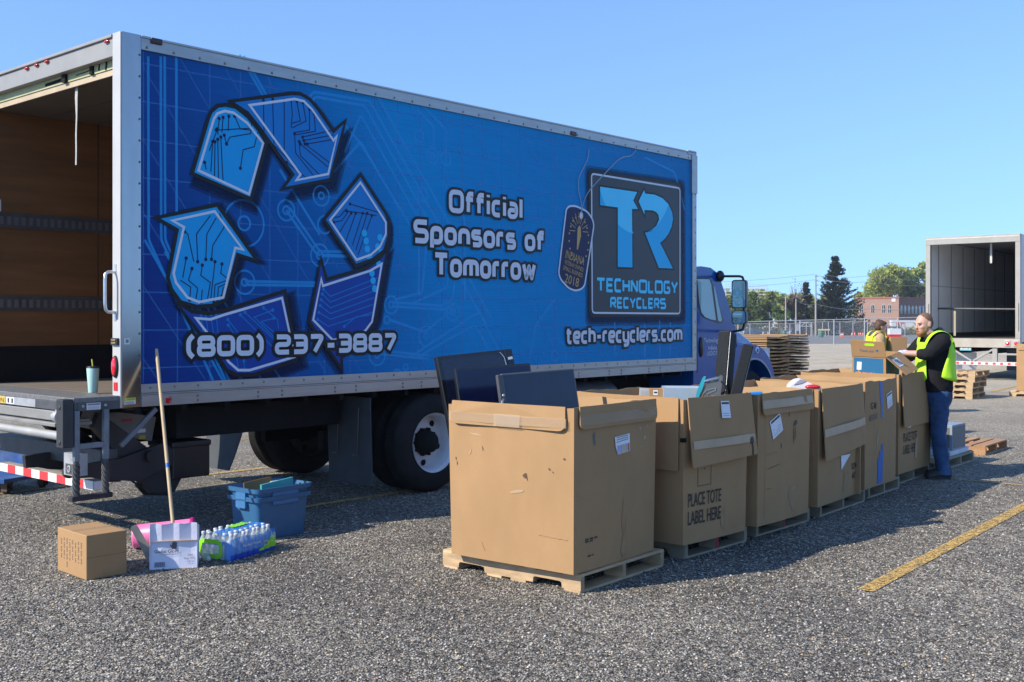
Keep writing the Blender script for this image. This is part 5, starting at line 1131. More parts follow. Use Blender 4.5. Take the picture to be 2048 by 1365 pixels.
for q in ([(-.014,-.014),(.010,-.014),(.014,.008),(-.014,.008)],[(-.014,.008),(-.008,.008),(-.008,.026),(-.013,.026)],[(-.007,.008),(-.002,.008),(-.002,.032),(-.006,.032)],[(-.001,.008),(.004,.008),(.005,.031),(.0,.031)],[(.005,.008),(.011,.008),(.013,.025),(.008,.026)],[(-.014,-.010),(-.010,.002),(-.024,.014),(-.026,.008)]): mb.poly([(hx+a*1.15, hz+b*1.15) for a, b in q], GF, .004, 1)
obj('box_print', mb, [scuff_pale, mat('navy_ink', (.03,.035,.06), .6)], t)
# broom handle, its foot in the glove box and its tip against the truck
b0 = Vector((*ground_xy(352.7, 1128), 0)); b1 = P3(313, 699, 8.60)
b0 = Vector((xof(352.7,7.83), 7.83, .02))
t = thing('broom_handle', 'long bare wooden pole with a blue tape ring, standing in the white glove carton', 'pole', b0)
mb = MB(); D_ = b1-b0; mb.tube([D_*0, D_*.5, D_*.97, D_*1.0], [.0135,.0135,.0135,.011], 12); obj('pole', mb, mat('pale_bare_wood', (.44,.33,.19), .6, var=.15, scale=5, stretch=(4,4,.6)), t)
mb = MB(); q = D_*.425; e = D_.normalized()*.017; mb.tube([q-e, q+e], .0148, 12); obj('tape_ring', mb, blue_tape, t)
# pink tub lying on its side behind the glove box
px0, py0 = ground_xy(252, 1112)
t = thing('pink_tub', 'pink plastic tub lying on its side behind the white glove carton', 'tub', (px0-.03, py0+.24, .092)); t.rotation_euler = (0, math.radians(86), math.radians(10))
mb = MB(); mb.lathe([(.001,.0),(.082,.0),(.088,.012),(.094,.44),(.099,.44),(.099,.452),(.090,.452),(.087,.44),(.083,.02),(.001,.015)], 30, 0); obj('tub_shell', mb, mat('bright_pink_plastic', (.72,.16,.36), .4, var=.06), t)
mb = MB(); mb.lathe([(.097,.425),(.103,.43),(.103,.454),(.092,.458)], 30, 0, None, True, False); obj('tub_rim', mb, mat('shaded_pink_plastic', (.45,.02,.20), .35), t)  # darker pink stands for the shaded underside of the rim
mb = MB(); bp0 = Vector((xof(277,7.72), 7.72, zof(1050,7.72))); bp1 = Vector((xof(303,7.68), 7.68, zof(1098,7.68)))
mb.prism(rnd([(-.03,-.02),(.03,-.02),(.024,.27),(-.024,.27)], .02, True), 0, .012, lambda u, v, d: (u, d, v)); sb = mesh_obj('scraper_blade', mb.mesh('scraper_blade', [mat('dull_grey_steel', (.22,.21,.19), .5, .4)]), None, .003)
sb.matrix_world = Matrix.Translation((xof(302.5,7.66), 7.67, .06)) @ Euler((math.radians(-6), math.radians(-28), math.radians(15))).to_matrix().to_4x4(); tag(sb, 'grey metal scraper blade leaning on the pink tub', 'scraper')
# water pack
wx, wy = ground_xy(461.5, 1124.6); wd_ = 26.6; t = thing('water_pack', 'shrink-wrapped pack of water bottles with blue and lime green print', 'water bottles', (wx, wy, 0), heading(wd_))
clear = glassy('clear_plastic', (.72,.82,.86), .08, .38); capm = mat('white_cap', (.52,.54,.57), .4); waterm = glassy('water_in_bottle', (.45,.62,.72), .05, .5)
mb = MB(); mb.lathe([(.020,0),(.0305,.006),(.0305,.03),(.029,.034),(.0305,.038),(.0305,.06),(.029,.064),(.0305,.068),(.0305,.115),(.028,.135),(.014,.165),(.0125,.172)], 12, 0); mb.lathe([(.0148,.172),(.0155,.188),(.014,.191),(.001,.191)], 12, 1)
bme = mb.mesh('bottle', [clear, capm])
for i in range(8):
    for j in range(5):
        o = mesh_obj('bottle', bme, t); o.location = (.033+i*.062, .033+j*.062, .002+.003*math.sin(i*5+j*3)); o.rotation_euler = (math.radians(3*math.sin(i*7+j)), math.radians(3*math.cos(i*3+j*5)), 0)
film_b = glassy('blue_film', (.02,.26,.78), .18, .62); film_d = mat('deep_blue_film', (.006,.06,.45), .25); lime = mat('lime_film', (.25,.72,.03), .3)
PLn, PWd = .505, .32
mb = MB(); 
def scallop(n, L): return [(L*i/(n*8), .014*(1-abs(math.sin(PI*i/8)))) for i in range(n*8+1)]
sc8 = scallop(8, PLn); sc5 = scallop(5, PWd)
def wrap(face, u0, u1, vfun0, vfun1, m, extra=.001):
    S = sc8 if face == 'R' else sc5; S = [q for q in S if u0-1e-6 <= q[0] <= u1+1e-6]; V = []
    for u, o in S:
        for v in (vfun0(u), vfun1(u)):
            oo = o-.010-extra
            V.append((u, oo, v) if face == 'R' else (oo, PWd-u, v))
    mb.add(V, [(2*i, 2*i+2, 2*i+3, 2*i+1) for i in range(len(S)-1)], m, True)
K = lambda c: (lambda u: c)
wrap('R', 0, PLn, K(.045), lambda u: .158+.012*math.sin(u*15), 0); wrap('R', 0, PLn, lambda u: .006+.004*math.sin(u*30), K(.045), 1)
wrap('R', .29, PLn, lambda u: .02+.06*(u-.29), lambda u: .02+.55*(u-.29), 2, .003)
wrap('F', 0, PWd, K(.11), K(.14), 0); wrap('F', .25, PWd, K(.01), K(.12), 0)
obj('printed_film', mb, [film_b, film_d, lime], t)
mb = MB(); WR_ = lambda u, v, d: (u, -d-.004, v); WF_ = lambda u, v, d: (-d-.004, PWd-u, v)
mb.strip(rnd([(.045,.03),(.235,.03),(.235,.135),(.045,.135)], .03, True), .03, WF_, .009, 2, True)
text_mb(mb, 'Purified Water', WR_, .009, .12, .085, .020, .20, 3); text_mb(mb, '40', WR_, .010, .425, .095, .045, .055, 3); text_mb(mb, '16.9', WR_, .010, .43, .07, .014, .035, 3)
mb.add([WR_(u, v, .0095) for u, v in ((.35,.055),(.395,.055),(.395,.09),(.35,.09))], [(0,1,2,3)], 3)
for k in range(8): mb.add([WR_(.354+k*.005+a, b, .0105) for a, b in ((0,.06),(.0025,.06),(.0025,.086),(0,.086))], [(0,1,2,3)], 4)
obj('film_print', mb, [film_b, film_d, lime, paper, ink], t)
mb = MB(); n = 12
V = [(PLn*i/n, .06+.067*k, .194+.004*math.sin(i*2.3+k)-(.02 if k in (0,3) else 0)) for k in range(4) for i in range(n+1)]; mb.add(V, [(k*(n+1)+i, k*(n+1)+i+1, (k+1)*(n+1)+i+1, (k+1)*(n+1)+i) for k in range(3) for i in range(n)], 0, True)
V = [(.2+.2*i/n, .15+.035*k+.02*i/n, .2015+.003*math.sin(i*2.3+k)) for k in range(3) for i in range(n+1)]; mb.add(V, [(k*(n+1)+i, k*(n+1)+i+1, (k+1)*(n+1)+i+1, (k+1)*(n+1)+i) for k in range(2) for i in range(n)], 2, True)
obj('top_film', mb, [film_b, film_d, lime], t)
# loose bottle behind
t = thing('water_bottle', 'single clear water bottle lying between the glove carton and the pack', 'water bottle', (xof(402,7.95), 7.98, .031)); t.rotation_euler = (math.radians(90), 0, math.radians(30)); o = mesh_obj('bottle', bme, t)
# storage totes, one nested in the other
tote_m = mat('blue_tote_plastic', (.032,.125,.25), .4, var=.06, scale=5); tote_d = mat('blue_tote_rim', (.05,.17,.36), .35)
tf = Vector((-1.985, 8.53, 0)); tdeg = 39
def tote(label, z, lbl):
    t = thing('storage_tote', label, 'storage tote', (tf.x, tf.y, z), heading(tdeg), 'blue storage totes nested together')
    Lb, Wb, Lt, Wt, H = .46, .33, .53, .38, .345
    def ringp(L, W, z, off=0): return [(x, y, z) for x, y in rnd([((.53-L)/2-off, (.38-W)/2-off), ((.53+L)/2+off, (.38-W)/2-off), ((.53+L)/2+off, (.38+W)/2+off), ((.53-L)/2-off, (.38+W)/2+off)], .055, True, 5)]
    rings = [ringp(Lb,Wb,0), ringp(Lb+.01,Wb+.01,.01), ringp(Lt-.005,Wt-.005,H-.035), ringp(Lt,Wt,H-.034,.018), ringp(Lt,Wt,H,.02), ringp(Lt,Wt,H,.006), ringp(Lt-.012,Wt-.012,H-.03), ringp(Lb,Wb,.014,-.006)]
    n = len(rings[0]); V = [q for r in rings for q in r]; mb = MB()
    for i in range(len(rings)-1): mb.add(rings[i]+rings[i+1], [(j, (j+1) % n, n+(j+1) % n, n+j) for j in range(n)], 0, i not in (2,3,4))
    mb.add(rings[0], [tuple(range(n))[::-1]]); mb.add(rings[-1], [tuple(range(n))]); obj('tote_shell', mb, tote_m, t)
    mb = MB(); mb.prism(rnd([(.13,-.0),(.25,-.0),(.25,-.055),(.13,-.055)], .012, True), 0, .028, lambda u, v, d: (.004-d, u, H-.035+v)); obj('handle', mb, tote_d, t, .006)
    mb = MB(); mb.box(.14,.4,-.012,.004,H-.075,H-.035); obj('side_rib', mb, tote_d, t, .008)
    if lbl:
        mb = MB(); S = lambda u, v, d: (.018-.0-.10*(v-.25)*.5-d, u, v); mb.prism([(.10,.20),(.18,.20),(.185,.265),(.10,.265)], .004, .0045, S, 0); mb.prism([(.13,.245),(.183,.245),(.183,.262),(.13,.262)], .0050, .0055, S, 1); mb.prism([(.13,.205),(.175,.205),(.175,.24),(.13,.24)], .0050, .0055, S, 2); obj('sticker', mb, [paper, mat('label_red', (.55,.16,.12), .6), tote_d], t)
    return t
tote('lower blue storage tote with a paper sticker, standing on the gravel', 0, True); tote('upper blue storage tote nested in the other, holding boards and folders', .068, False)
TM = Matrix.Translation((tf.x,tf.y,0)) @ Matrix.Rotation(heading(tdeg),4,'Z')
mb = MB(); mb.box(0,.30,0,.008,-.25,.0,0); loose('cardboard_sheet', 'brown cardboard sheet standing in the upper blue tote', 'cardboard', mb, [mat('dark_card', (.22,.13,.065), .8)], TM @ Matrix.Translation((.05,.24,.44)) @ Matrix.Rotation(math.radians(6),4,'Z') @ Matrix.Rotation(math.radians(-3),4,'Y'), .001)
mb = MB(); mb.box(0,.34,0,.02,-.2,0,0); loose('teal_folder', 'teal folder lying along the rim of the upper blue tote', 'folder', mb, [mat('teal_card', (.06,.34,.36), .5)], TM @ Matrix.Translation((.13,.12,.425)) @ Matrix.Rotation(math.radians(4),4,'Z') @ Matrix.Rotation(math.radians(-4),4,'Y'), .001)
mb = MB(); mb.box(0,.2,0,.02,-.2,0,0); mb.box(.02,.18,-.002,0,-.06,-.01,1); loose('paper_wad', 'pale printed papers tucked beside the teal folder in the tote', 'papers', mb, [mat('pale_blue_paper', (.45,.52,.62), .6), paper], TM @ Matrix.Translation((.27,.17,.432)) @ Matrix.Rotation(math.radians(3),4,'Z'), .001)
# mint tumbler on the truck deck
t = thing('tumbler_cup', 'mint green tumbler with a yellow straw on the edge of the truck deck', 'cup', (TX+.664*.02+.748*-.462, TY+.748*.02+.664*.462, 1.156))
mb = MB(); mb.lathe([(.001,0),(.034,0),(.036,.004),(.049,.195),(.048,.2),(.001,.2)], 28); obj('cup', mb, mat('mint_enamel', (.40,.62,.56), .35, var=.03), t)
mb = MB(); mb.lathe([(.049,.198),(.05,.206),(.045,.213),(.001,.214)], 28); obj('lid', mb, plastic_black, t)
mb = MB(); mb.tube([(0,0,.2),(-.008,0,.27)], .006, 8); obj('straw', mb, mat('yellow_straw', (.58,.56,.08), .4), t)
# blue dolly under the lift gate
t = thing('platform_dolly', 'blue flat dolly with rusty casters on the gravel under the lift gate', 'dolly', (xof(-76,11.15), 11.15, 0), math.radians(-24))
dl = mat('dolly_blue', (.010,.065,.22), .5, var=.25, dirt=.5, dcol=(.2,.2,.2)); mb = MB(); mb.box(-.9,.72,-.1,.55,.13,.165); mb.box(-.9,.72,-.11,-.1,.12,.172); obj('deck', mb, dl, t, .005)
mb = MB(); mb.prism([(-.9,.17),(.50,.17),(.46,.30),(.30,.46),(-.9,.56)], 0, .03, lambda u, v, d: (u, .45+d, v)); obj('side_board', mb, dl, t, .006)
cst = mat('rusty_caster', (.10,.055,.035), .7, .3, var=.3)
for x, y in ((.62,.0),(-.7,.0),(.62,.45),(-.7,.45)):
    mb = MB(); mb.lathe([(.001,-.018),(.04,-.018),(.044,-.01),(.044,.01),(.04,.018),(.001,.018)], 18, 0, Matrix.Translation((x,y,.044)) @ Matrix.Rotation(PI/2,4,'X')); mb.box(x-.03,x+.05,y-.036,y-.028,.03,.11,1); mb.box(x-.03,x+.05,y+.028,y+.036,.03,.11,1); mb.box(x-.05,x+.06,y-.04,y+.04,.11,.128,1); obj('caster', mb, [black, cst], t)
# ================================================================ white box trailer at the right
t = thing('box_trailer', 'white box trailer with open rear, parked beyond the bearded man', 'trailer', (14.24, 30.58, 0), math.atan2(.781, .624))
# local x runs away along the trailer, local y leftwards across it; rear face at x = 0
tw = 2.6; tl_ = 13.5; th = 4.12; fz = 1.19
wpaint = mat('trailer_white', (.50,.50,.49), .45, var=.05, scale=2, dirt=.3, dcol=(.42,.40,.36)); liner = mat('white_liner', (.78,.79,.78), .55, var=.05, scale=1.5, dirt=.3, dcol=(.40,.39,.37)); seam = mat('dark_seam_grey', (.05,.05,.05), .6)
mb = MB(); mb.box(.1,tl_,0,.03,fz-.1,th); obj('side_wall', mb, wpaint, t)
mb = MB(); mb.box(.1,tl_,tw-.03,tw,fz-.1,th,0); mb.box(.1,tl_,tw-.06,tw-.03,fz,th-.06,1)
for k in range(11): mb.box(.95+k*1.22,.985+k*1.22,tw-.066,tw-.06,fz+.12,th-.1,2)
mb.box(.1,tl_,tw-.064,tw-.06,fz,fz+.13,2); mb.box(.1,tl_,tw-.066,tw-.06,2.72,2.735,3)
obj('side_wall', mb, [wpaint, liner, seam, mat('faint_grey', (.3,.3,.3), .6)], t)
mb = MB(); mb.box(tl_,tl_+.04,0,tw,fz-.1,th,0); obj('front_wall', mb, liner, t)
mb = MB(); mb.box(.0,tl_,0,tw,th-.02,th+.01); obj('trailer_roof', mb, wpaint, t)
mb = MB(); mb.box(.03,tl_,.03,tw-.03,fz-.04,fz); obj('trailer_floor', mb, mat('dark_floor', (.07,.06,.05), .7, var=.3, scale=3), t)
fr_m = mat('weathered_frame', (.31,.30,.27), .5, var=.08, scale=4, dirt=.4, dcol=(.30,.28,.24))
for y in (0, tw-.13): mb = MB(); mb.box(-.03,.12,y,y+.13,fz,th-.2); mb.box(-.036,-.03,y+.03,y+.05,fz+.2,fz+1.0,1); obj('rear_post', mb, [fr_m, seam], t, .008)
mb = MB(); mb.box(-.04,.12,0,tw,th-.2,th+.02); mb.box(-.046,-.04,.02,tw-.02,th-.06,th-.02,1); obj('rear_header', mb, [fr_m, mat('aged_cream', (.45,.43,.38), .6)], t, .008)
mb = MB(); mb.box(-.04,.2,0,tw,fz-.26,fz-.005); obj('rear_sill', mb, mat('rust_stained_sill', (.36,.33,.27), .6, var=.1, scale=3, dirt=.6, dcol=(.27,.22,.16)), t, .008)
mb = MB()
for y in (.62, tw-.75): mb.box(.0,.1,y,y+.13,.50,fz-.26)
mb.bar((.05,.75,fz-.32),(.05,1.28,.54),.05,.09,0,(1,0,0)); mb.bar((.05,tw-.75,fz-.32),(.05,tw-1.28,.54),.05,.09,0,(1,0,0))
mb.box(-.02,.08,.0,tw,.42,.53); mb.box(.02,.08,.05,.6,.72,.77); obj('impact_guard', mb, fr_m, t, .006)
mb = MB()
for k in range(13): mb.box(-.0235,-.0205,.01+k*.2,.01+(k+1)*.2-(.10 if k % 2 == 0 else -.10) if 0 else .2*(k+1)-.002,.435,.515,0)
for k in range(13): mb.box(-.026,-.0236,.05+k*.2,.05+k*.2+.085,.445,.505,1)
obj('reflective_tape', mb, [ref_white, ref_red], t)
for y in (.33, .10):
    mb = MB(); mb.box(-.06,-.03,y-.07,y+.07,fz-.22,fz-.05); ll = obj('tail_light', mb, mat('lamp_box', (.35,.35,.34), .4), t, .01)
    mb = MB(); mb.lathe([(.055,0),(.05,.015),(.001,.02)], 18, 0, Matrix.Translation((-.06,y,fz-.135)) @ Matrix.Rotation(-PI/2,4,'Y')); obj('lens', mb, mat('lit_red_lens', (.75,.01,.03), .12), ll)
mb = MB(); mb.box(.0,.006,1.32,1.64,fz-.36,fz-.21,0); mb.box(-.002,.0,1.34,1.62,fz-.33,fz-.24,1); text_mb(mb, '271 4', lambda u, v, d: (-.003-d, -u, v), 0, -1.57, fz-.32, .065, .18, 2); obj('number_plate', mb, [mat('plate_teal', (.10,.32,.36), .4), mat('plate_pale', (.5,.55,.55), .4), ink], t)
mb = MB(); mb.tube([(.9,.06,2.02),(.9,tw-.06,2.06)], .03, 8); obj('load_bar', mb, darksteel, t)
mb = MB(); mb.box(.5,.512,1.90,1.96,1.25,1.98); obj('hanging_strap', mb, mat('tan_webbing', (.33,.29,.19), .8), t)
mb = MB(); mb.box(.4,.41,.86,.92,3.35,th-.2); obj('hanging_strap', mb, mat('pale_webbing', (.45,.44,.38), .8), t)
mb = MB(); mb.box(.2,9.5,.75,.9,.75,fz-.1); mb.box(.2,9.5,tw-.9,tw-.75,.75,fz-.1); mb.box(.2,12,.05,tw-.05,fz-.12,fz-.04); obj('trailer_frame', mb, blackm, t)
for xs_ in (1.9, 3.15):
    wheel_parts(xs_, .02, .27, .15, t); wheel_parts(xs_, tw-.27, tw-.02, .15, t)
for y in (.02, tw-.62): mb = MB(); mb.box(1.0,1.02,y,y+.6,.25,fz-.1); obj('mud_flap', mb, mat('grey_mud_flap', (.085,.095,.105), .6), t)
# white carton behind the pallets
wx_, wy_ = xof(1914,31.9), 31.9; t = thing('white_carton', 'tall white carton with faint green lettering under the trailer behind the pallet stack', 'cardboard box', (wx_, wy_, 0), heading(82))
c0 = .62; mb = MB(); mb.box(0,c0,0,.45,0,.76); obj('carton_body', mb, mat('bright_white_card', (.70,.71,.72), .6, var=.04, scale=3), t, .006)
mb = MB(); text_mb(mb, 'Premier', lambda u, v, d: (u, -d, v), .004, .12, .10, .10, .42); mb.box(.2,.5,-.004,-.002,.06,.07); obj('lettering', mb, mat('grey_green_print', (.18,.30,.26), .6), t)
# ================================================================ stacks of folded-flat boxes
def flat_stack(cx, cy, n, grp, lab, top, seed):
    R = random.Random(seed); ms = [card, mat('brown_cardboard_dark', (.26,.165,.085), .8, var=.12, scale=4)]
    p = pallet('wooden_pallet', f'pallet under {lab}', (cx, cy, 0), 41.5, group='pallets under the folded boxes', L=1.0); z = .125; hh = (top-z)/n
    for k in range(n):
        mb = MB(); ex = R.uniform(-.02,.02); sg = R.uniform(.0,.018); m = 12; L = 1.0+R.uniform(-.03,.04); Wd = 1.18+R.uniform(-.03,.03); gapk = R.uniform(.25,.6)
        for q in range(2):      # two plies of the folded box, gaping at the edges
            zz = lambda u, v: q*hh*(gapk*(abs(u-.5)*1.1+.25))+sg*math.sin(PI*u*2+k)*(.6)+.010*math.sin(7*u+k*1.7)*(u > .6)
            V = [(L*i/m, y, zz(i/m, 0)+e) for e in (0, hh*.26) for y in (0, Wd) for i in range(m+1)]; a = m+1
            F_ = [(i, i+1, a+i+1, a+i) for i in range(m)]+[(2*a+i, 3*a+i, 3*a+i+1, 2*a+i+1) for i in range(m)]+[(i, 2*a+i, 2*a+i+1, i+1) for i in range(m)]+[(a+i, a+i+1, 3*a+i+1, 3*a+i) for i in range(m)]+[(0, a, 3*a, 2*a), (m, 2*a+m, 3*a+m, a+m)]
            mb.add(V, F_, q % 2 if k % 3 else 0)
        if k % 3 == 1:
            u = R.uniform(.15,.8); mb.box(u, u+.06, -.004, .0, hh*.1, hh*.35, 2)
        o = mesh_obj('folded_box', mb.mesh('folded_box', ms+[mat('lime_label', (.45,.5,.08), .6)])); o.location = (cx+R.uniform(-.02,.02), cy+R.uniform(-.015,.015), z+k*hh); o.rotation_euler.z = heading(41.5+R.uniform(-1.6,1.6))
        tag(o, f'flattened brown cardboard box in {lab}', 'cardboard box', grp)
flat_stack(xof(1534,23), 23.0, 17, 'folded boxes in the nearer stack', 'the stack nearer the truck fender', 1.40, 5)
flat_stack(xof(1577,23.85), 23.9, 19, 'folded boxes in the farther stack', 'the stack farther from the truck fender', 1.42, 9)
# ================================================================ chain-link fence
galv = mat('galvanised_pipe', (.42,.44,.45), .45, .3, var=.08)
def mesh_wire():
    m = bpy.data.materials.new('chain_link_wire'); m.use_nodes = True; tt = m.node_tree; L = tt.links.new; b = tt.nodes['Principled BSDF']
    b.inputs['Base Color'].default_value = (.42,.44,.45,1); b.inputs['Roughness'].default_value = .5; b.inputs['Metallic'].default_value = .3
    tc = tt.nodes.new('ShaderNodeTexCoord'); mp = tt.nodes.new('ShaderNodeMapping'); mp.inputs['Rotation'].default_value = (0, math.radians(45), 0); L(tc.outputs['Object'], mp.inputs[0])
    sx = tt.nodes.new('ShaderNodeSeparateXYZ'); L(mp.outputs[0], sx.inputs[0]); outs = []
    for i in (0, 2):
        a = tt.nodes.new('ShaderNodeMath'); a.operation = 'MULTIPLY'; a.inputs[1].default_value = 16; L(sx.outputs[i], a.inputs[0])
        f = tt.nodes.new('ShaderNodeMath'); f.operation = 'FRACT'; L(a.outputs[0], f.inputs[0]); c = tt.nodes.new('ShaderNodeMath'); c.operation = 'LESS_THAN'; c.inputs[1].default_value = .058; L(f.outputs[0], c.inputs[0]); outs.append(c)
    mx = tt.nodes.new('ShaderNodeMath'); mx.operation = 'MAXIMUM'; L(outs[0].outputs[0], mx.inputs[0]); L(outs[1].outputs[0], mx.inputs[1]); L(mx.outputs[0], b.inputs['Alpha']); return m
WIRE = mesh_wire()
def fence(name, label, Y0, pts, wire=True, r=.03):
    """pts: (photo x, photo y of the rail) of each post, standing at depth Y0"""
    gz = far_z(Y0); t = thing(name, label, 'fence', (xof(pts[0][0], Y0), Y0, gz)); ox = t.location.x; P = [(xof(a, Y0)-ox, zof(b, Y0)-gz) for a, b in pts]
    for x, z in P: mb = MB(); mb.tube([(x,0,0),(x,0,z+.02)], r*1.25, 6); obj('post', mb, galv, t)
    mb = MB(); mb.tube([(x,0,z) for x, z in P], r, 6); obj('top_rail', mb, galv, t)
    if wire:
        mb = MB()
        for (x0, z0), (x1, z1) in zip(P, P[1:]): mb.add([(x0,.03,.04),(x1,.03,.04),(x1,.03,z1),(x0,.03,z0)], [(0,1,2,3)])
        obj('chain_link', mb, WIRE, t)
    return t
fence('chain_link_fence', 'near chain link fence with a bright top rail running across the lot', 80, [(1280,650),(1345,648),(1410,646),(1476,644.5),(1539,642.7),(1600,641.2),(1668,639.5),(1729,637.8),(1795,636),(1862,634.4),(1930,633),(2000,631.4),(2070,630)])
fence('back_fence', 'thin chain link fence farther back behind the parked cars', 190, [(1380,648),(1420,648),(1460,648),(1500,648),(1540,648),(1580,648),(1622,645),(1645,644),(1657,644),(1680,644),(1706,644),(1735,644),(1770,645),(1810,645),(1850,645)], r=.05)
# ================================================================ far yard: cars, barrels, cones, signs
def car(name, label, px, py, Y, yaw, col, kind='suv', S=1.):
    z = far_z(Y)+.03; t = thing(name, label, 'car', (xof(px, Y), Y, z), yaw, 'cars parked beyond the fence')
    L, Wd, H = (4.6, 1.85, 1.72) if kind == 'suv' else (4.6, 1.8, 1.45)
    low = [(0,.35),(.02,.62),(.1,.85),(1.15,.98),(1.3,1.0),(3.6,1.02),(4.5,.95),(4.58,.6),(4.55,.35)] if kind != 'suv' else [(0,.4),(.02,.75),(.1,1.0),(1.2,1.1),(4.45,1.12),(4.58,.75),(4.55,.4)]
    top = [(1.2,.98),(1.9,1.42),(3.0,1.45),(4.0,1.02)] if kind != 'suv' else [(1.15,1.1),(1.75,1.66),(3.9,1.72),(4.42,1.12)]
    XZy = lambda u, v, d: (u, d, v); pm = mat('car_paint_'+label.split()[0], col, .25, .3, var=.05, coat=.6)
    mb = MB(); mb.prism(rnd(low, .12, True), -Wd/2, Wd/2, XZy); obj('body', mb, pm, t, .05)
    mb = MB(); mb.prism(top, -Wd/2+.12, Wd/2-.12, XZy); mb2 = MB(); obj('cabin', mb, mat('car_glass', (.05,.07,.09), .05, coat=.5), t, .06)
    mb = MB(); a, b = top[1], top[2]; mb.prism([(a[0]-.02,a[1]),(b[0]+.03,b[1]),(b[0]-.1,b[1]+.05),(a[0]+.15,a[1]+.05)], -Wd/2+.14, Wd/2-.14, XZy); obj('roof', mb, pm, t, .02)
    for x in (.85, 3.7):
        for s in (-1, 1): mb = MB(); mb.lathe([(.001,-.11),(.2,-.11),(.33,-.10),(.34,0),(.33,.10),(.001,.11)], 16, 0, Matrix.Translation((x, s*(Wd/2-.08), .34)) @ Matrix.Rotation(PI/2,4,'X')); obj('wheel', mb, tyre_m, t)
    for s in (-1, 1): mb = MB(); mb.ball((.06, s*.66, .78), (.06,.2,.09)); obj('headlight', mb, mat('headlamp_white', (.72,.74,.76), .1, coat=.6), t)
    for s in (-1, 1): mb = MB(); mb.ball((4.53, s*.68, .82), (.06,.16,.08)); obj('tail_lamp', mb, red_m, t)
    mb = MB(); mb.box(-.03,.06,-.75,.75,.35,.6); mb.box(-.035,-.03,-.5,.5,.42,.56,1); obj('bumper', mb, [mat('bumper_silver', (.5,.5,.5), .4, .3), plastic_black], t, .02)
    return t
car('parked_car', 'blue sedan facing the lot behind the left green barrel', 1573, 668, 205, math.radians(62), (.02,.07,.20), 'sedan')
car('parked_car', 'dark blue sport utility vehicle seen from its front corner', 1671, 668, 210, math.radians(70), (.03,.045,.10))
car('parked_car', 'charcoal grey sport utility vehicle with red tail lamp by the banner trailer', 1817, 664, 225, math.radians(168), (.06,.065,.07))
car('parked_car', 'silver sport utility vehicle half hidden behind the second worker', 1772, 664, 228, math.radians(80), (.42,.44,.46))
car('parked_car', 'teal blue car partly hidden behind the truck hood', 1483, 668, 200, math.radians(20), (.02,.12,.22), 'sedan')
# the sign trailer
Y = 235; t = thing('sign_trailer', 'white sign panel reading JAYS in red letters beyond the fence', 'sign', (xof(1783, Y), Y, far_z(Y)), 0); w_ = xof(1833, Y)-xof(1783, Y); hs = 1.75-far_z(Y)
mb = MB(); z0 = zof(663.5, Y)-far_z(Y); z1 = zof(641, Y)-far_z(Y); mb.box(0, w_, 0, 1.2, z0+.3, z1); mb.box(w_*.5, w_*1.0, -.012, 0, z0+.3, z0+1.0, 1); mb.box(.3, w_-.3, .2, 1.0, 0.4, z0+.3, 2); obj('sign_box', mb, [mat('sign_white', (.66,.68,.70), .5), mat('sign_ochre', (.5,.38,.08), .6), blackm], t)
mb = MB(); text_mb(mb, "JAY'S", lambda u, v, d: (u, -d, v), .04, w_*.16, z1-1.35, .95, w_*.40, bold=.03); obj('lettering', mb, mat('sign_red_letter', (.58,.05,.04), .6), t)
mb = MB()
for x in (.8, w_-.8): mb.tube([(x,.1,.4),(x,.9,.4)], .4, 12)
obj('wheels', mb, tyre_m, t)
# green barrels
def barrel(label, px, py, Y):
    t = thing('green_barrel', label, 'barrel', (xof(px, Y), Y, far_z(Y)+.03), 0, 'green barrels beyond the fence'); mb = MB(); mb.lathe([(.001,0),(.33,0),(.34,.03),(.345,.28),(.355,.30),(.345,.32),(.345,.60),(.355,.62),(.345,.64),(.34,.92),(.33,.95),(.30,.93),(.001,.93)], 18); obj('barrel_shell', mb, mat('green_barrel_paint', (.02,.16,.12), .5, var=.15), t); mb = MB(); mb.lathe([(.352,.90),(.365,.93),(.36,.955),(.33,.96)], 18, 0, None, True, False); obj('barrel_rim', mb, mat('dark_green', (.012,.09,.07), .5), t)
barrel('green barrel standing alone in front of the dark blue vehicle', 1642, 675, 160); barrel('green barrel in front of the blue sedan', 1568.5, 670, 175)
conep = None
for i, (px, Y) in enumerate(((1612.7,182),(1682.5,172),(1704,190),(1709.5,205),(1718,200),(1721.5,204),(1726,196),(1686,178))):
    if conep is None:
        conep = thing('traffic_cone', 'orange traffic cone just above the farther cardboard stack', 'traffic cone', (xof(px,Y), Y, far_z(Y)+.03), 0, 'orange traffic cones beyond the fence')
        mb = MB(); mb.box(-.2,.2,-.2,.2,0,.04); obj('base', mb, mat('orange_cone', (.75,.10,.03), .5), conep); mb = MB(); mb.lathe([(.15,.04),(.11,.25),(.095,.32),(.07,.46),(.055,.54),(.03,.72),(.025,.74),(.001,.74)], 14); obj('cone', mb, MATS['orange_cone'], conep)
        mb = MB(); mb.lathe([(.108,.29),(.077,.46)], 14, 0, None, True, False); obj('white_band', mb, ref_white, conep)
    else: dup(conep, (xof(px,Y), Y, far_z(Y)+.03), 0, 'orange traffic cone in the group near the dark blue vehicle')
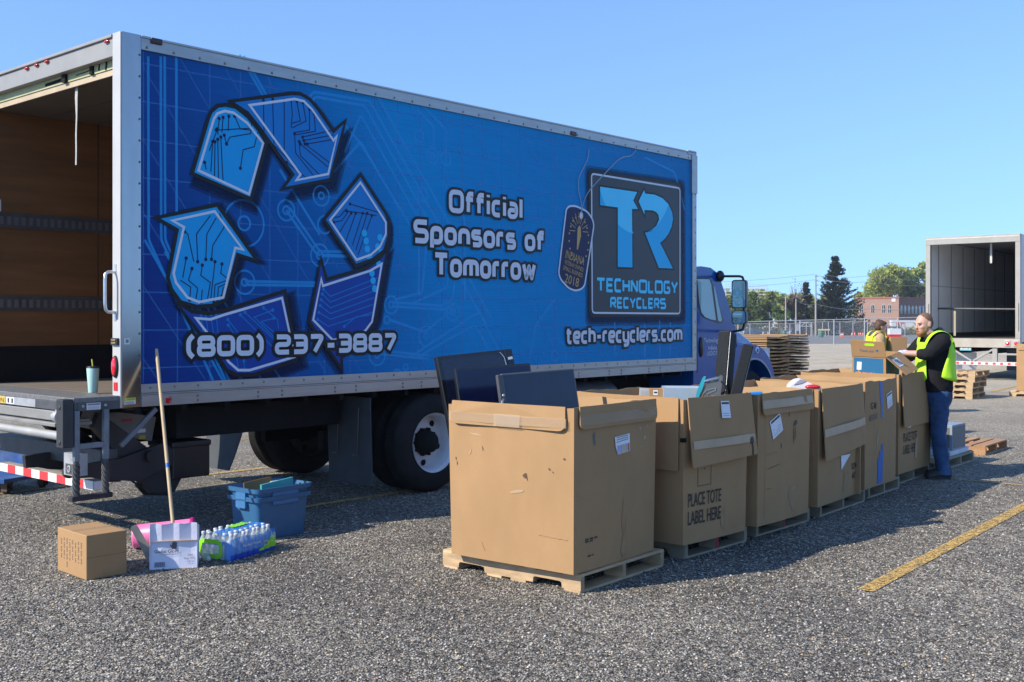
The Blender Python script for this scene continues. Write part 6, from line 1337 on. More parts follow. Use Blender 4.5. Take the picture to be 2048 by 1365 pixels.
# barrier board, small gate, signs on stands
Y = 185; t = thing('barrier_board', 'long pale yellow barrier board beside the dark blue vehicle', 'barrier', (xof(1636,Y), Y, far_z(Y))); L_ = xof(1660,Y)-xof(1636,Y); mb = MB(); mb.box(0,L_,0,.05,1.0,1.25); obj('board', mb, mat('pale_yellow_board', (.6,.5,.26), .6), t)
for x in (.1, L_*.6): mb = MB(); mb.box(x,x+.08,.05,.13,0,1.2); obj('leg', mb, mat('pale_yellow_board', (.6,.5,.26), .6), t)
Y = 150; t = thing('metal_trestle', 'small white trestle by the fence above the cardboard stacks', 'trestle', (xof(1525.5,Y), Y, far_z(Y))); mb = MB(); w_ = .75; z_ = zof(664.5,Y)-far_z(Y)
mb.tube(rnd([(0,0,0),(0,0,z_),(w_,0,z_),(w_,0,0)], .1) if 0 else [(0,0,0),(.03,0,z_),(w_-.03,0,z_),(w_,0,0)], .05, 6); mb.tube([(.02,0,z_*.55),(w_-.02,0,z_*.55)], .04, 6); obj('trestle_frame', mb, mat('trestle_white', (.65,.65,.62), .5), t)
Y = 215; t = thing('white_signboard', 'pair of small white signboards on thin posts above the blue sedan', 'sign', (xof(1580,Y), Y, far_z(Y))); mb = MB(); a = zof(648,Y)-far_z(Y); b = zof(653.5,Y)-far_z(Y)
mb.box(0,.65,0,.04,b,a); mb.box(.7,1.3,0,.04,b,a); obj('panel', mb, mat('sign_white', (.66,.68,.70), .5), t); mb = MB(); mb.tube([(.3,.06,0),(.3,.06,a)], .04, 6); mb.tube([(1.0,.06,0),(1.0,.06,a)], .04, 6); obj('post', mb, galv, t)
Y = 216; t = thing('red_awning', 'small red canopy just left of the white signboards', 'canopy', (xof(1572,Y), Y, far_z(Y))); mb = MB(); a = zof(652,Y)-far_z(Y); mb.add([(0,-.4,a),(.75,-.4,a),(.7,.3,a+.22),(.05,.3,a+.22),(.05,.9,a),(.7,.9,a)], [(0,1,2,3),(3,2,5,4)]); obj('cloth', mb, mat('awning_red', (.45,.04,.04), .7), t); mb = MB()
for x in (.06,.68): mb.tube([(x,0,0),(x,0,a)], .03, 6)
obj('post', mb, galv, t)
# white lattice stand by the dark blue vehicle, and a long low rail
def lattice(name, label, x0, x1, y0, y1, Y, n, cat):
    t = thing(name, label, cat, (xof(x0,Y), Y, far_z(Y))); W_ = xof(x1,Y)-xof(x0,Y); a = zof(y0,Y)-far_z(Y); b = zof(y1,Y)-far_z(Y); mb = MB(); r = .055
    for z in (a, b): mb.tube([(0,0,z),(W_,0,z)], r, 5)
    for k in range(n+1):
        x = W_*k/n; mb.tube([(x,0,0),(x,0,a)], r*.8, 5)
        if k < n: mb.tube([(x,0,(a if k % 2 else b)),(W_*(k+1)/n,0,(b if k % 2 else a))], r*.7, 5)
    obj('lattice_frame', mb, mat('pale_steel_frame', (.58,.61,.63), .5), t); return t
lattice('lattice_stand', 'pale steel lattice frame standing behind the dark blue vehicle', 1672, 1714, 645, 655, 222, 6, 'frame')
lattice('guard_rail', 'low pale rail behind the traffic cones', 1690, 1760, 663.5, 665, 215, 6, 'rail')
lattice('gate_frame', 'wide pipe gate frame between the two cars', 1601, 1624, 645, 653, 200, 2, 'gate')
# open stand: rows of benches with rails
Y = 236; t = thing('bleachers', 'white metal grandstand with railings showing over the bushes', 'grandstand', (xof(1452,Y), Y, far_z(Y))); W_ = xof(1536,Y)-xof(1452,Y); mb = MB()
for k, yp in enumerate((577, 583, 589, 595.5)): z = zof(yp,Y)-far_z(Y); mb.box(0,W_*(1 if k != 3 else .97),-k*.8,-k*.8+.5,z-.10,z)
obj('bench_rows', mb, mat('bench_white', (.62,.63,.63), .5), t); mb = MB(); a = zof(568.5,Y)-far_z(Y); c = zof(577,Y)-far_z(Y)
for z in (a, (a+c)/2): mb.tube([(0,.4,z),(W_,.4,z)], .04, 5)
for k in range(15): mb.tube([(W_*k/14,.4,c-.1),(W_*k/14,.4,a)], .035, 5)
obj('railing', mb, mat('rail_grey', (.45,.47,.50), .5), t); mb = MB()
for k in range(5): mb.tube([(W_*k/4,.2,0),(W_*k/4,.2,c)], .09, 6); mb.tube([(W_*k/4,-2.4,0),(W_*k/4,.2,c)], .06, 6)
obj('support_frame', mb, mat('rail_grey', (.45,.47,.50), .5), t)
# brick building
brick = bpy.data.materials.new('red_brick'); brick.use_nodes = True; tt = brick.node_tree; b = tt.nodes['Principled BSDF']; b.inputs['Roughness'].default_value = .85
bt = tt.nodes.new('ShaderNodeTexBrick'); bt.inputs['Scale'].default_value = 4.2; bt.inputs['Color1'].default_value = (.30,.125,.085,1); bt.inputs['Color2'].default_value = (.24,.10,.07,1); bt.inputs['Mortar'].default_value = (.34,.26,.21,1); bt.inputs['Mortar Size'].default_value = .012
tc = tt.nodes.new('ShaderNodeTexCoord'); mp = tt.nodes.new('ShaderNodeMapping'); mp.inputs['Rotation'].default_value = (PI/2,0,0); tt.links.new(tc.outputs['Object'], mp.inputs[0]); tt.links.new(mp.outputs[0], bt.inputs[0]); tt.links.new(bt.outputs[0], b.inputs[0])
Y = 246; gz = far_z(Y); t = thing('brick_building', 'two storey red brick building with small arched windows behind the spruce', 'building', (xof(1797.7,Y), Y, gz), heading(38)); H = zof(594,Y)-gz
WL = 9.8; LL = 20.0          # y: front towards the left, x: side going away
mb = MB(); mb.box(0,LL,0,WL,0,H-.35); obj('wall', mb, brick, t)
mb = MB(); mb.box(-.12,LL+.12,-.12,WL+.12,H-.35,H,0); obj('roof', mb, mat('roof_coping', (.34,.10,.07), .7), t)
bf = lambda u, v, d: (-d, WL-u, v)
def arched(u, v, wd, ht, P):
    pts = [(u-wd/2,v),(u+wd/2,v),(u+wd/2,v+ht*.7)]+[(u+wd/2*math.cos(a*PI/6), v+ht*.7+ht*.3*math.sin(a*PI/6)) for a in range(1,6)]+[(u-wd/2,v+ht*.7)]
    mb = MB(); mb.prism([((x-u)*1.25+u, (y-v)*1.1+v-.06) for x, y in pts], 0, .05, P, 0); f = obj('window', mb, mat('pale_stone_trim', (.40,.36,.31), .7), t)
    mb = MB(); mb.poly(pts, P, .06, 0); obj('pane', mb, mat('dark_pane', (.05,.06,.075), .1, coat=.5), f); mb = MB(); mb.strip([(u,v),(u,v+ht*.95)], .07, P, .075); mb.strip([(u-wd/2,v+ht*.45),(u+wd/2,v+ht*.45)], .07, P, .08); obj('mullion', mb, mat('pale_mullion', (.5,.48,.45), .6), f)
for u in (1.3, 3.9, 6.4, 7.75): arched(u, H-3.6, .75, 1.9, bf)
for u in (1.6, 5.2): arched(u, 1.2, .9, 1.7, bf)
bs = lambda u, v, d: (u, -d, v)
for k in range(7): arched(1.6+k*2.6, H-3.8, 1.1, 1.9, bs)
mb = MB(); mb.box(-.10,-.02,.7,1.6,H-1.1,H-.4); obj('wall_lamp', mb, mat('pale_box', (.6,.6,.58), .5), t)
# utility poles and wires
polem = mat('grey_pole_wood', (.30,.275,.24), .8, var=.15, scale=1, stretch=(6,6,.6))
def upole(label, px, ytop, Y, arms, r=.14):
    gz = far_z(Y); t = thing('utility_pole', label, 'utility pole', (xof(px,Y), Y, gz)); H = zof(ytop,Y)-gz; mb = MB(); mb.tube([(0,0,0),(0,0,H)], [r*1.2,r*.8], 8); obj('pole', mb, polem, t)
    for z, w_ in arms:
        mb = MB(); mb.bar((-.15,-.12,H-z),(w_,-.12,H-z),.1,.12); mb.ball((w_*.8,-.12,H-z+.12),.08); obj('crossarm', mb, polem, t)
    return t
upole('tall grey utility pole with short arms left of the spruce', 1631.5, 550, 205, ((.3,.45),(1.1,.4),(2.0,.45)), .17); upole('thin light pole, leftmost of the three poles in the bushes', 1571.5, 592, 200, ()); upole('thin light pole nearest the bare shrub, between the other two', 1592, 598, 200, ())
mb = MB(); mb.box(0,.5,0,.25,0,1.25); o = loose('utility_box', 'grey utility box mounted low by the thin middle pole', 'utility box', mb, [mat('utility_grey', (.28,.31,.36), .5)], Matrix.Translation((xof(1593.5,199.5),199.5,far_z(199.5)+.9)))
def wire(label, pts, Y, sag=.3, r=.028):
    P = [Vector((xof(a,Y),Y,zof(b,Y))) for a, b in pts]; mb = MB(); W = []
    for a, b in zip(P, P[1:]): W += [a.lerp(b, k/12)-Vector((0,0,sag*4*(k/12)*(1-k/12))) for k in range(12)]
    mb.tube(W+[P[-1]], r, 4); tag(obj('overhead_wire', mb, mat('wire_grey', (.20,.21,.23), .6)), label, 'wire', 'overhead wires at the far road')
wire('upper overhead wire passing the tall utility pole', [(1380,566),(1629,549),(1655,551),(1730,552.5),(1870,560)], 205); wire('lower overhead wire passing the tall utility pole', [(1380,581),(1629,560),(1655,560.5),(1730,564),(1870,572)], 205)
wire('slack pale wire sloping down in front of the spruce', [(1593,600.5),(1631,608),(1740,618),(1852,612)], 200, .5, .035); wire('short wire joining the middle pole to the bare shrub', [(1575,598),(1594,593),(1620,589)], 201, .2)
# ================================================================ people
def remesh(name, mb, voxel, mats, parent, smooth=4, fold=0., fscale=.12):
    me = mb.mesh(name, mats); bm = bmesh.new(); bm.from_mesh(me); bmesh.ops.recalc_face_normals(bm, faces=bm.faces); bm.to_mesh(me); bm.free()
    o = mesh_obj(name, me, parent); r = o.modifiers.new('remesh', 'REMESH'); r.mode = 'VOXEL'; r.voxel_size = voxel; r.use_smooth_shade = True
    if smooth: s = o.modifiers.new('smooth', 'SMOOTH'); s.factor = .5; s.iterations = smooth
    if fold:
        tx = bpy.data.textures.get('cloth_folds') or bpy.data.textures.new('cloth_folds', 'CLOUDS'); tx.noise_scale = fscale; tx.noise_depth = 2
        d = o.modifiers.new('folds', 'DISPLACE'); d.texture = tx; d.strength = fold; d.mid_level = .5; d.texture_coords = 'LOCAL'
    return bake(o)
def loft(mb, rings, n=24, mat=0, e=2.4):
    """rings: (z, cx, cy, rx, ry)"""
    V = []
    for z, cx, cy, rx, ry in rings:
        for k in range(n):
            a = 2*PI*k/n; c, s = math.cos(a), math.sin(a); q = (abs(c)**e+abs(s)**e)**(-1/e)
            V.append((cx-rx*c*q, cy-ry*s*q, z))
    F_ = [(i*n+j, i*n+(j+1) % n, (i+1)*n+(j+1) % n, (i+1)*n+j) for i in range(len(rings)-1) for j in range(n)]
    mb.add(V, F_+[tuple(range(n))[::-1], tuple(range((len(rings)-1)*n, len(rings)*n))], mat, True)
def limb(mb, pts, rad, n=12, mat=0):
    """a tapered limb through the joints with rounded ends"""
    P = [Vector(p) for p in pts]; out = []; R = []
    for i in range(len(P)-1):
        for k in range(4): t = k/4; out.append(P[i].lerp(P[i+1], t)); R.append(rad[i]+(rad[i+1]-rad[i])*t)
    out.append(P[-1]); R.append(rad[-1]); mb.tube(out, R, n, mat); mb.ball(P[0], rad[0], 12, 8, mat); mb.ball(P[-1], rad[-1], 12, 8, mat)
def hand(mb, wrist, d, up, side=1, curl=.5, s=1.):
    """palm, four unequal fingers and a thumb leaving the side of the palm"""
    d = Vector(d).normalized(); up = Vector(up); up = (up-d*up.dot(d)).normalized(); sd = d.cross(up)*side; w0 = Vector(wrist)
    M = Matrix(((d.x,sd.x,up.x,0),(d.y,sd.y,up.y,0),(d.z,sd.z,up.z,0),(0,0,0,1)))
    mb.ball(w0+d*.045*s, (.055*s,.042*s,.017*s), 12, 8, 0, M); limb(mb, [w0-d*.03*s, w0+d*.02*s], [.03*s,.031*s])
    for k, (o, L) in enumerate(((-.030,.062),(-.010,.072),(.011,.068),(.030,.052))):
        a = w0+d*.088*s+sd*o*s; q = (d*math.cos(curl*.6)-up*math.sin(curl*.6)); b = a+q*L*.5*s; q2 = (d*math.cos(curl*1.6)-up*math.sin(curl*1.6)); c = b+q2*L*.5*s
        limb(mb, [a-d*.02*s, a, b, c], [.0095*s,.0095*s,.0088*s,.0075*s], 8)
    a = w0+d*.03*s-sd*.036*s; b = a+(d*.7-sd*.7-up*.25)*.034*s; c = b+(d*.95-sd*.2-up*.35)*.032*s; limb(mb, [a, b, c], [.013*s,.0105*s,.009*s], 8)
skin = mat('fair_skin', (.56,.31,.23), .5, var=.08, scale=14); skin2 = mat('tanned_skin', (.45,.23,.16), .5, var=.08, scale=14)
hood_m = mat('black_fleece', (.012,.012,.015), .9, var=.25, scale=12, spec=.2, bump=.2, bscale=60); jean = mat('blue_denim', (.032,.07,.155), .85, var=.4, scale=7, dirt=.6, dcol=(.11,.19,.31), bump=.15, bscale=120, spec=.2)
vest_m = mat('lime_vest', (.42,.80,.02), .6, var=.06, scale=8); vest_y = mat('yellow_vest', (.60,.78,.02), .6, var=.06); shoe = mat('dark_brown_shoe', (.03,.024,.02), .6, var=.3, scale=20)
def head(mb, C, yaw, s=1.):
    M = Matrix.Translation(C) @ Matrix.Rotation(yaw, 4, 'Z') @ Matrix.Rotation(-.16, 4, 'Y') @ Matrix.Scale(s, 4)
    def b(c, r, rot=None): mb.ball((0,0,0), (1,1,1), 14, 10, 0, M @ Matrix.Translation(c) @ (rot or Matrix()) @ Matrix.Diagonal((*r, 1)))
    b((.008,0,.022), (.097,.077,.092)); b((-.02,0,-.03), (.078,.066,.085)); b((-.045,0,-.075), (.052,.048,.042)); b((-.082,0,.022), (.018,.052,.014))
    b((-.100,0,-.012), (.015,.011,.026)); b((-.108,0,-.03), (.015,.015,.012)); b((-.088,0,-.062), (.012,.025,.012)); b((-.06,.042,-.025), (.028,.022,.022)); b((-.06,-.042,-.025), (.028,.022,.022))
    for q in (-1, 1): b((.012,q*.079,-.012), (.018,.009,.032)); b((.022,q*.082,-.004), (.010,.010,.026))
    b((.02,0,-.10), (.055,.055,.07)); return M
def person(label, loc, yaw, P, cat='person'):
    t = thing('person', label, cat, loc, yaw, None); s = P.get('s', 1.); vox = P.get('vox', .011); hc = Vector(P['head']); arms = P['arms']; legs = P['legs']; sk = P['skin']
    R = [(z, cx, 0, rx, ry) for z, cx, rx, ry in P['torso']]
    # one continuous body: head, neck, trunk, arms, legs
    mb = MB(); HM = head(mb, hc, P['hyaw'], P.get('hs', 1.)); loft(mb, [(z, cx, 0, rx*.88, ry*.9) for z, cx, _, rx, ry in R]); limb(mb, [(R[-1][1], 0, R[-1][0]-.05), tuple(hc+Vector((.02,0,-.08)))], [.066,.058])
    for sh, el, wr in arms: limb(mb, [sh, el, wr], [.056,.043,.03])
    for hp, kn, an in legs: limb(mb, [hp, kn, an], [.08,.055,.04])
    if not P.get('gloves'):
        for (sh, el, wr), hd_ in zip(arms, P['hands']): hand(mb, wr, hd_[0], hd_[1], hd_[2], hd_[3])
    remesh('body', mb, vox*.75, sk, t, 3)
    if P.get('gloves'):
        for (sh, el, wr), hd_ in zip(arms, P['hands']): mb = MB(); hand(mb, wr, hd_[0], hd_[1], hd_[2], hd_[3], 1.12); remesh('work_glove', mb, .006, mat('pale_violet_glove', (.50,.48,.66), .7, var=.2, scale=30), t, 2)
    # top with sleeves
    mb = MB(); loft(mb, R)
    for (sh, el, wr) in arms:
        e = Vector(el); w_ = Vector(wr); c = e.lerp(w_, P['cuff']); limb(mb, [sh, el, c], [.090,.074,.060]); mb.ball(Vector(sh)+Vector((0,0,-.01)), (.10,.09,.095))
    if P.get('hood'): mb.ball((.045,0,1.565), (.085,.125,.055)); mb.ball((.085,0,1.52), (.06,.10,.07)); mb.tube([(-.06,-.07,1.575),(-.10,-.05,1.53),(-.115,0,1.50),(-.10,.05,1.53),(-.06,.07,1.575),(.0,.10,1.60),(.05,.09,1.61),(.06,0,1.63),(.05,-.09,1.61),(.0,-.10,1.60)], .03, 8, 0, True)
    remesh('hoodie' if P.get('hood') else 'shirt', mb, vox, P['top'], t, 5, .014, .10)
    if P.get('hood'): mb = MB(); mb.add([(R[2][1]-.06*0-.05, -R[2][4]-.012, 1.10), (.10,-R[2][4]-.010,1.10), (.10,-R[2][4]-.012,1.24), (.0,-R[2][4]-.014,1.26)], [(0,1,2,3)]); 
    # trousers
    mb = MB(); z0 = R[0][0]
    loft(mb, [(z0-.14, R[0][1]+.01, 0, .13, .165), (z0-.05, R[0][1]+.012, 0, R[0][3]*.96, R[0][4]*.97), (z0+.05, R[0][1]+.008, 0, R[0][3]*.93, R[0][4]*.93)])
    for hp, kn, an in legs: limb(mb, [hp, kn, an], [.112,.086,.073], 14); mb.tube([Vector(an)+Vector((0,0,.03)), Vector(an)+Vector((0,0,-.045))], [.073,.080], 14)
    remesh('jeans' if P.get('hood') else 'trousers', mb, vox, P['bottom'], t, 5, .022, .07)
    for (hp, kn, an), a in zip(legs, P['feet']):
        M = Matrix.Translation((an[0], an[1], 0)) @ Matrix.Rotation(a, 4, 'Z'); mb = MB()
        def b(c, r): mb.ball((0,0,0), (1,1,1), 14, 9, 0, M @ Matrix.Translation(c) @ Matrix.Diagonal((*r, 1)))
        b((.03,0,.055), (.06,.045,.055)); b((-.06,0,.05), (.10,.048,.045)); b((-.14,0,.04), (.06,.05,.035)); b((.0,0,.10), (.05,.045,.05)); o = remesh('shoe', mb, .01, shoe, t, 3)
        mb = MB(); mb.prism(rnd([(.085,-.042),(.085,.042),(-.10,.052),(-.20,.035),(-.20,-.035),(-.10,-.052)], .035, True), 0, .025, lambda u, v, d: tuple(M @ Vector((u, v, d)))); obj('sole', mb, black, o)
    # face details
    mb = MB()
    for q in (-1, 1): mb.ball((0,0,0), (1,1,1), 10, 7, 0, HM @ Matrix.Translation((-.083,q*.03,.002)) @ Matrix.Diagonal((.012,.013,.006,1)))
    mb2 = mb; ey = obj('eyes', mb, mat('eye_white', (.26,.22,.20), .3), t); mb = MB()
    for q in (-1, 1): mb.ball((0,0,0), (1,1,1), 8, 6, 0, HM @ Matrix.Translation((-.091,q*.032,.002)) @ Matrix.Diagonal((.006,.006,.006,1))); mb.ball((0,0,0), (1,1,1), 10, 6, 1, HM @ Matrix.Translation((-.094,q*.033,.021)) @ Matrix.Rotation(q*.25,4,'Z') @ Matrix.Diagonal((.008,.022,.004,1)))
    obj('pupils', mb, [ink, P['hair_m']], ey); mb = MB(); mb.ball((0,0,0), (1,1,1), 12, 6, 0, HM @ Matrix.Translation((-.099,0,-.062)) @ Matrix.Diagonal((.006,.022,.005,1))); obj('mouth', mb, mat('lips', (.36,.14,.11), .5), t)
    mb = MB()
    for c, r in P['hair']: mb.ball((0,0,0), (1,1,1), 16, 10, 0, HM @ Matrix.Translation(c) @ Matrix.Diagonal((*r, 1)))
    remesh('hair', mb, vox*.8, P['hair_m'], t, 2, P.get('hfold', .004), .03)
    if P.get('beard'):
        mb = MB()
        for c, r in (((-.060,0,-.098),(.047,.043,.036)),((-.045,.038,-.082),(.042,.018,.030)),((-.045,-.038,-.082),(.042,.018,.030)),((-.094,0,-.048),(.009,.024,.005)),((-.018,.057,-.055),(.016,.009,.032)),((-.018,-.057,-.055),(.016,.009,.032)),((-.068,0,-.122),(.030,.028,.022))): mb.ball((0,0,0), (1,1,1), 14, 8, 0, HM @ Matrix.Translation(c) @ Matrix.Diagonal((*r, 1)))
        remesh('beard', mb, .008, mat('ginger_hair', (.27,.115,.04), .8, var=.3, scale=90), t, 2, .006, .02)
    # vest: front and back panels and shoulder straps laid just outside the top
    def ringat(z):
        for a, b in zip(R, R[1:]):
            if a[0] <= z <= b[0]: f = (z-a[0])/(b[0]-a[0]); return [a[i]+(b[i]-a[i])*f for i in range(1, 5)]
        return R[-1][1:]
    def pt(z, th, o):
        cx, cy, rx, ry = ringat(z); c, s_ = math.cos(th), math.sin(th); q = (abs(c)**2.4+abs(s_)**2.4)**(-1/2.4); n = Vector((-c, -s_, 0)); return Vector((cx-rx*c*q, cy-ry*s_*q, z))+n*o
    def panel(th0, th1, zb, zt, o, nz=12, na=18):
        V = []
        for j in range(nz+1):
            z = zb+(zt-zb)*j/nz; f = j/nz; a0, a1 = th0(f), th1(f)
            for i in range(na+1): u = i/na; zz = z+(.05*(1-f)*(abs(2*u-1)**5)); V.append(pt(min(zz, zt+.0), a0+(a1-a0)*u, o+.008*math.sin(u*9+f*5)+(1-f)*.012))
        mb = MB(); mb.add(V, [(j*(na+1)+i, j*(na+1)+i+1, (j+1)*(na+1)+i+1, (j+1)*(na+1)+i) for j in range(nz) for i in range(na)], 0, True); ob = mesh_obj('vest_panel', mb.mesh('vest_panel', P['vest']), t); sd = ob.modifiers.new('cloth', 'SOLIDIFY'); sd.thickness = .006; sd.offset = 1; return bake(ob)
    r_ = math.radians; zt = R[-3][0]+.01; z_b = P['vest_z']
    panel(lambda f: r_(-58), lambda f: r_(46-20*f), z_b[0], zt, .026); panel(lambda f: r_(84+36*f**1.5), lambda f: r_(264-26*f**1.5), z_b[1], zt+.01, .026)
    for q in (-1, 1):
        k_ = R[-4][4]/.212; x0_ = ringat(zt)[0]; pts = [Vector((x0_+dx_*k_, -dy_*k_, zt+dz_*k_)) for dx_, dy_, dz_ in ((-.155,.10,-.05),(-.14,.13,.02),(-.105,.148,.085),(-.03,.15,.128),(.055,.15,.118),(.115,.15,.06),(.145,.14,-.02),(.15,.13,-.10))]
        mb = MB(); V = []
        for p_ in pts: V += [Vector((p_.x, q*abs(p_.y)*-1 if q > 0 else abs(p_.y), p_.z))+Vector((0, .042, .006)), Vector((p_.x, q*abs(p_.y)*-1 if q > 0 else abs(p_.y), p_.z))+Vector((0, -.036, -.004))]
        mb.add(V, [(2*i, 2*i+1, 2*i+3, 2*i+2) for i in range(len(pts)-1)], 0, True); ob = mesh_obj('vest_strap', mb.mesh('vest_strap', P['vest']), t); sd = ob.modifiers.new('cloth', 'SOLIDIFY'); sd.thickness = .008; sd.offset = 1; sb_ = ob.modifiers.new('sub', 'SUBSURF'); sb_.levels = 2; bake(ob)
    return t
MAN = dict(head=(-.125,-.01,1.695), hyaw=math.radians(20), skin=skin, top=hood_m, bottom=jean, vest=vest_m, vest_z=(1.05,1.07), hood=True, beard=True, gloves=True, cuff=.28,
  torso=[(.945,.015,.160,.185),(1.02,.008,.170,.195),(1.12,.0,.174,.20),(1.25,.005,.165,.205),(1.38,.012,.152,.212),(1.48,.010,.125,.21),(1.55,-.005,.09,.15),(1.60,-.025,.07,.085)],
  arms=[((.0,-.205,1.505),(-.165,-.245,1.365),(-.40,-.13,1.375)),((-.03,.205,1.50),(-.20,.25,1.33),(-.43,.16,1.34))],
  hands=[((-1,.15,-.12),(.05,0,1),-1,.9),((-1,-.1,-.1),(0,0,1),1,.7)],
  legs=[((.02,-.095,.90),(.0,-.10,.50),(.045,-.115,.085)),((.03,.095,.90),(.07,.09,.50),(.13,.085,.085))], feet=[math.radians(6), math.radians(-8)],
  hair=[((.020,0,.040),(.089,.078,.083)),((.036,0,.005),(.073,.079,.075))], hair_m=mat('short_sandy_hair', (.15,.08,.045), .85, var=.3, scale=60))
person('bearded man in a black hoodie, lime vest and jeans reaching into an open carton', (4.67, 12.06, 0), 0, MAN)
W2 = dict(head=(-.09,0,1.60), hyaw=math.radians(0), skin=skin2, top=mat('tan_shirt', (.40,.28,.14), .85, var=.1), bottom=mat('dark_trousers', (.03,.03,.035), .85), vest=vest_y, vest_z=(.98,.98), cuff=.75, vox=.016,
  torso=[(.88,.0,.13,.17),(.98,.0,.13,.175),(1.12,.0,.13,.18),(1.25,.005,.13,.185),(1.36,.005,.125,.19),(1.41,.0,.11,.18),(1.46,-.01,.08,.13),(1.50,-.02,.06,.075)],
  arms=[((.0,-.19,1.40),(.01,-.24,1.12),(-.22,-.15,1.12)),((.0,.19,1.40),(.01,.24,1.12),(-.22,.15,1.12))], hands=[((-1,.1,-.05),(0,0,1),1,.6),((-1,-.1,-.05),(0,0,1),-1,.6)],
  legs=[((.0,-.09,.85),(-.01,-.10,.47),(.0,-.10,.085)),((.0,.09,.85),(.02,.10,.47),(.05,.10,.085))], feet=[0, 0],
  hair=[((.022,0,.042),(.098,.086,.090)),((.045,0,.0),(.080,.086,.085)),((-.03,0,.075),(.07,.07,.04))], hair_m=mat('brown_hair', (.075,.04,.022), .7, var=.3, scale=60), hfold=.02)
W2_ = person('worker in a yellow vest and tan shirt facing away from the truck, carrying cartons', (xof(1752, 20), 20, 0), math.radians(184), W2)
W3 = dict(W2); W3.update(vox=.03, top=mat('dark_jacket', (.03,.03,.04), .85))
person('tiny distant figure in a lime vest standing by the charcoal vehicle', (xof(1783.5, 208), 208, far_z(208)), math.radians(200), W3)
# what the second worker carries
Mw = Matrix.Translation((xof(1752,20),20,0)) @ Matrix.Rotation(math.radians(184),4,'Z')
mb = MB(); mb.box(-.50,-.19,-.17,.20,1.11,1.42,0); loose('brown_carton', 'plain brown carton carried by the worker in the yellow vest', 'cardboard box', mb, [card], Mw, .005)
mb = MB(); mb.box(-.42,-.20,-.13,.13,1.423,1.57,0); mb.box(-.422,-.198,-.132,.132,1.42,1.465,1); mb.box(-.40,-.25,-.134,-.132,1.49,1.55,2); loose('white_red_carton', 'white and red printed carton on top of the carried brown carton', 'cardboard box', mb, [mat('bright_white_card', (.70,.71,.72), .6), mat('carton_red', (.55,.04,.06), .5), mat('pale_pink_print', (.65,.40,.38), .6)], Mw, .004)
# ================================================================ trees and bushes
def leaf_mat(name, col, v=.35, tr=.25):
    if name in MATS: return MATS[name]
    m = bpy.data.materials.new(name); m.use_nodes = True; tt = m.node_tree; b = tt.nodes['Principled BSDF']; b.inputs['Roughness'].default_value = .7; b.inputs['Specular IOR Level'].default_value = .2
    g = tt.nodes.new('ShaderNodeNewGeometry'); r = tt.nodes.new('ShaderNodeValToRGB'); e = r.color_ramp.elements
    e[0].color = tuple(c*(1-v) for c in col)+(1,); e[1].color = tuple(min(c*(1+v), 1) for c in col)+(1,); q = e.new(.8); q.color = (col[0]*1.25, col[1]*1.05, col[2]*.9, 1)
    tt.links.new(g.outputs['Random Per Island'], r.inputs[0]); tt.links.new(r.outputs[0], b.inputs[0])
    tl_ = tt.nodes.new('ShaderNodeBsdfTranslucent'); tt.links.new(r.outputs[0], tl_.inputs[0]); mx = tt.nodes.new('ShaderNodeMixShader'); mx.inputs[0].default_value = tr
    tt.links.new(b.outputs[0], mx.inputs[1]); tt.links.new(tl_.outputs[0], mx.inputs[2]); tt.links.new(mx.outputs[0], tt.nodes['Material Output'].inputs[0])
    MATS[name] = m; return m
def quads_mesh(name, C, D, S, asp, m, rg):
    """one leaf-sized face per centre C, long axis D, size S"""
    n = len(C); D = D/np.linalg.norm(D, axis=1, keepdims=True); r = rg.normal(size=(n, 3)); U = np.cross(D, r); U /= np.linalg.norm(U, axis=1, keepdims=True)
    a = D*S[:, None]*.5; b = U*S[:, None]*.5*asp
    V = np.stack([C-a, C+b*.9, C+a, C-b*.9], 1).reshape(-1, 3); me = bpy.data.meshes.new(name); me.vertices.add(4*n); me.vertices.foreach_set('co', V.ravel().astype(np.float32))
    me.loops.add(4*n); me.loops.foreach_set('vertex_index', np.arange(4*n, dtype=np.int32)); me.polygons.add(n); me.polygons.foreach_set('loop_start', np.arange(0, 4*n, 4, dtype=np.int32)); me.update(calc_edges=True); me.materials.append(m); return me
bark = mat('tree_bark', (.10,.08,.06), .9, var=.3, scale=2); twig = mat('bare_twig', (.22,.17,.13), .9, var=.3)
def spruce(label, px, ytop, Y, Rl, Rr, seed, m, n=300, per=62):
    gz = far_z(Y); t = thing('spruce_tree', label, 'tree', (xof(px, Y), Y, gz)); H = zof(ytop, Y)-gz; rg = np.random.default_rng(seed)
    mb = MB(); mb.tube([(0,0,0),(0,0,H*.6),(0,0,H*.98)], [.35,.2,.03], 8); obj('trunk', mb, bark, t); C = []; D = []; S = []
    for i in range(n):
        f = rg.random()**1.15; z = .5+f*(H-.7); az = rg.random()*2*PI; R = (Rr if math.cos(az) > 0 else Rl)*abs(math.cos(az))+(Rl+Rr)/2*abs(math.sin(az))
        L = max(R*(1-f)**.80*(.48+.75*rg.random()), .5); d = np.array([math.cos(az), math.sin(az), 0])
        s = rg.random(per)**.75; zz = z-.28*L*np.sin(s*PI*.62)+.26*L*s**3.2; pos = d[None]*(s*L)[:, None]+np.array([0,0,1])*zz[:, None]+rg.normal(size=(per,3))*np.array([.10,.10,.08])*(1+.3*L/4)
        C.append(pos); dd = d[None]*.8+rg.normal(size=(per,3))*.5+np.array([0,0,.15]); D.append(dd); S.append(.28+.36*rg.random(per))
    mesh_obj('crown', quads_mesh('crown', np.concatenate(C), np.concatenate(D), np.concatenate(S), .42, m, rg), t); return t
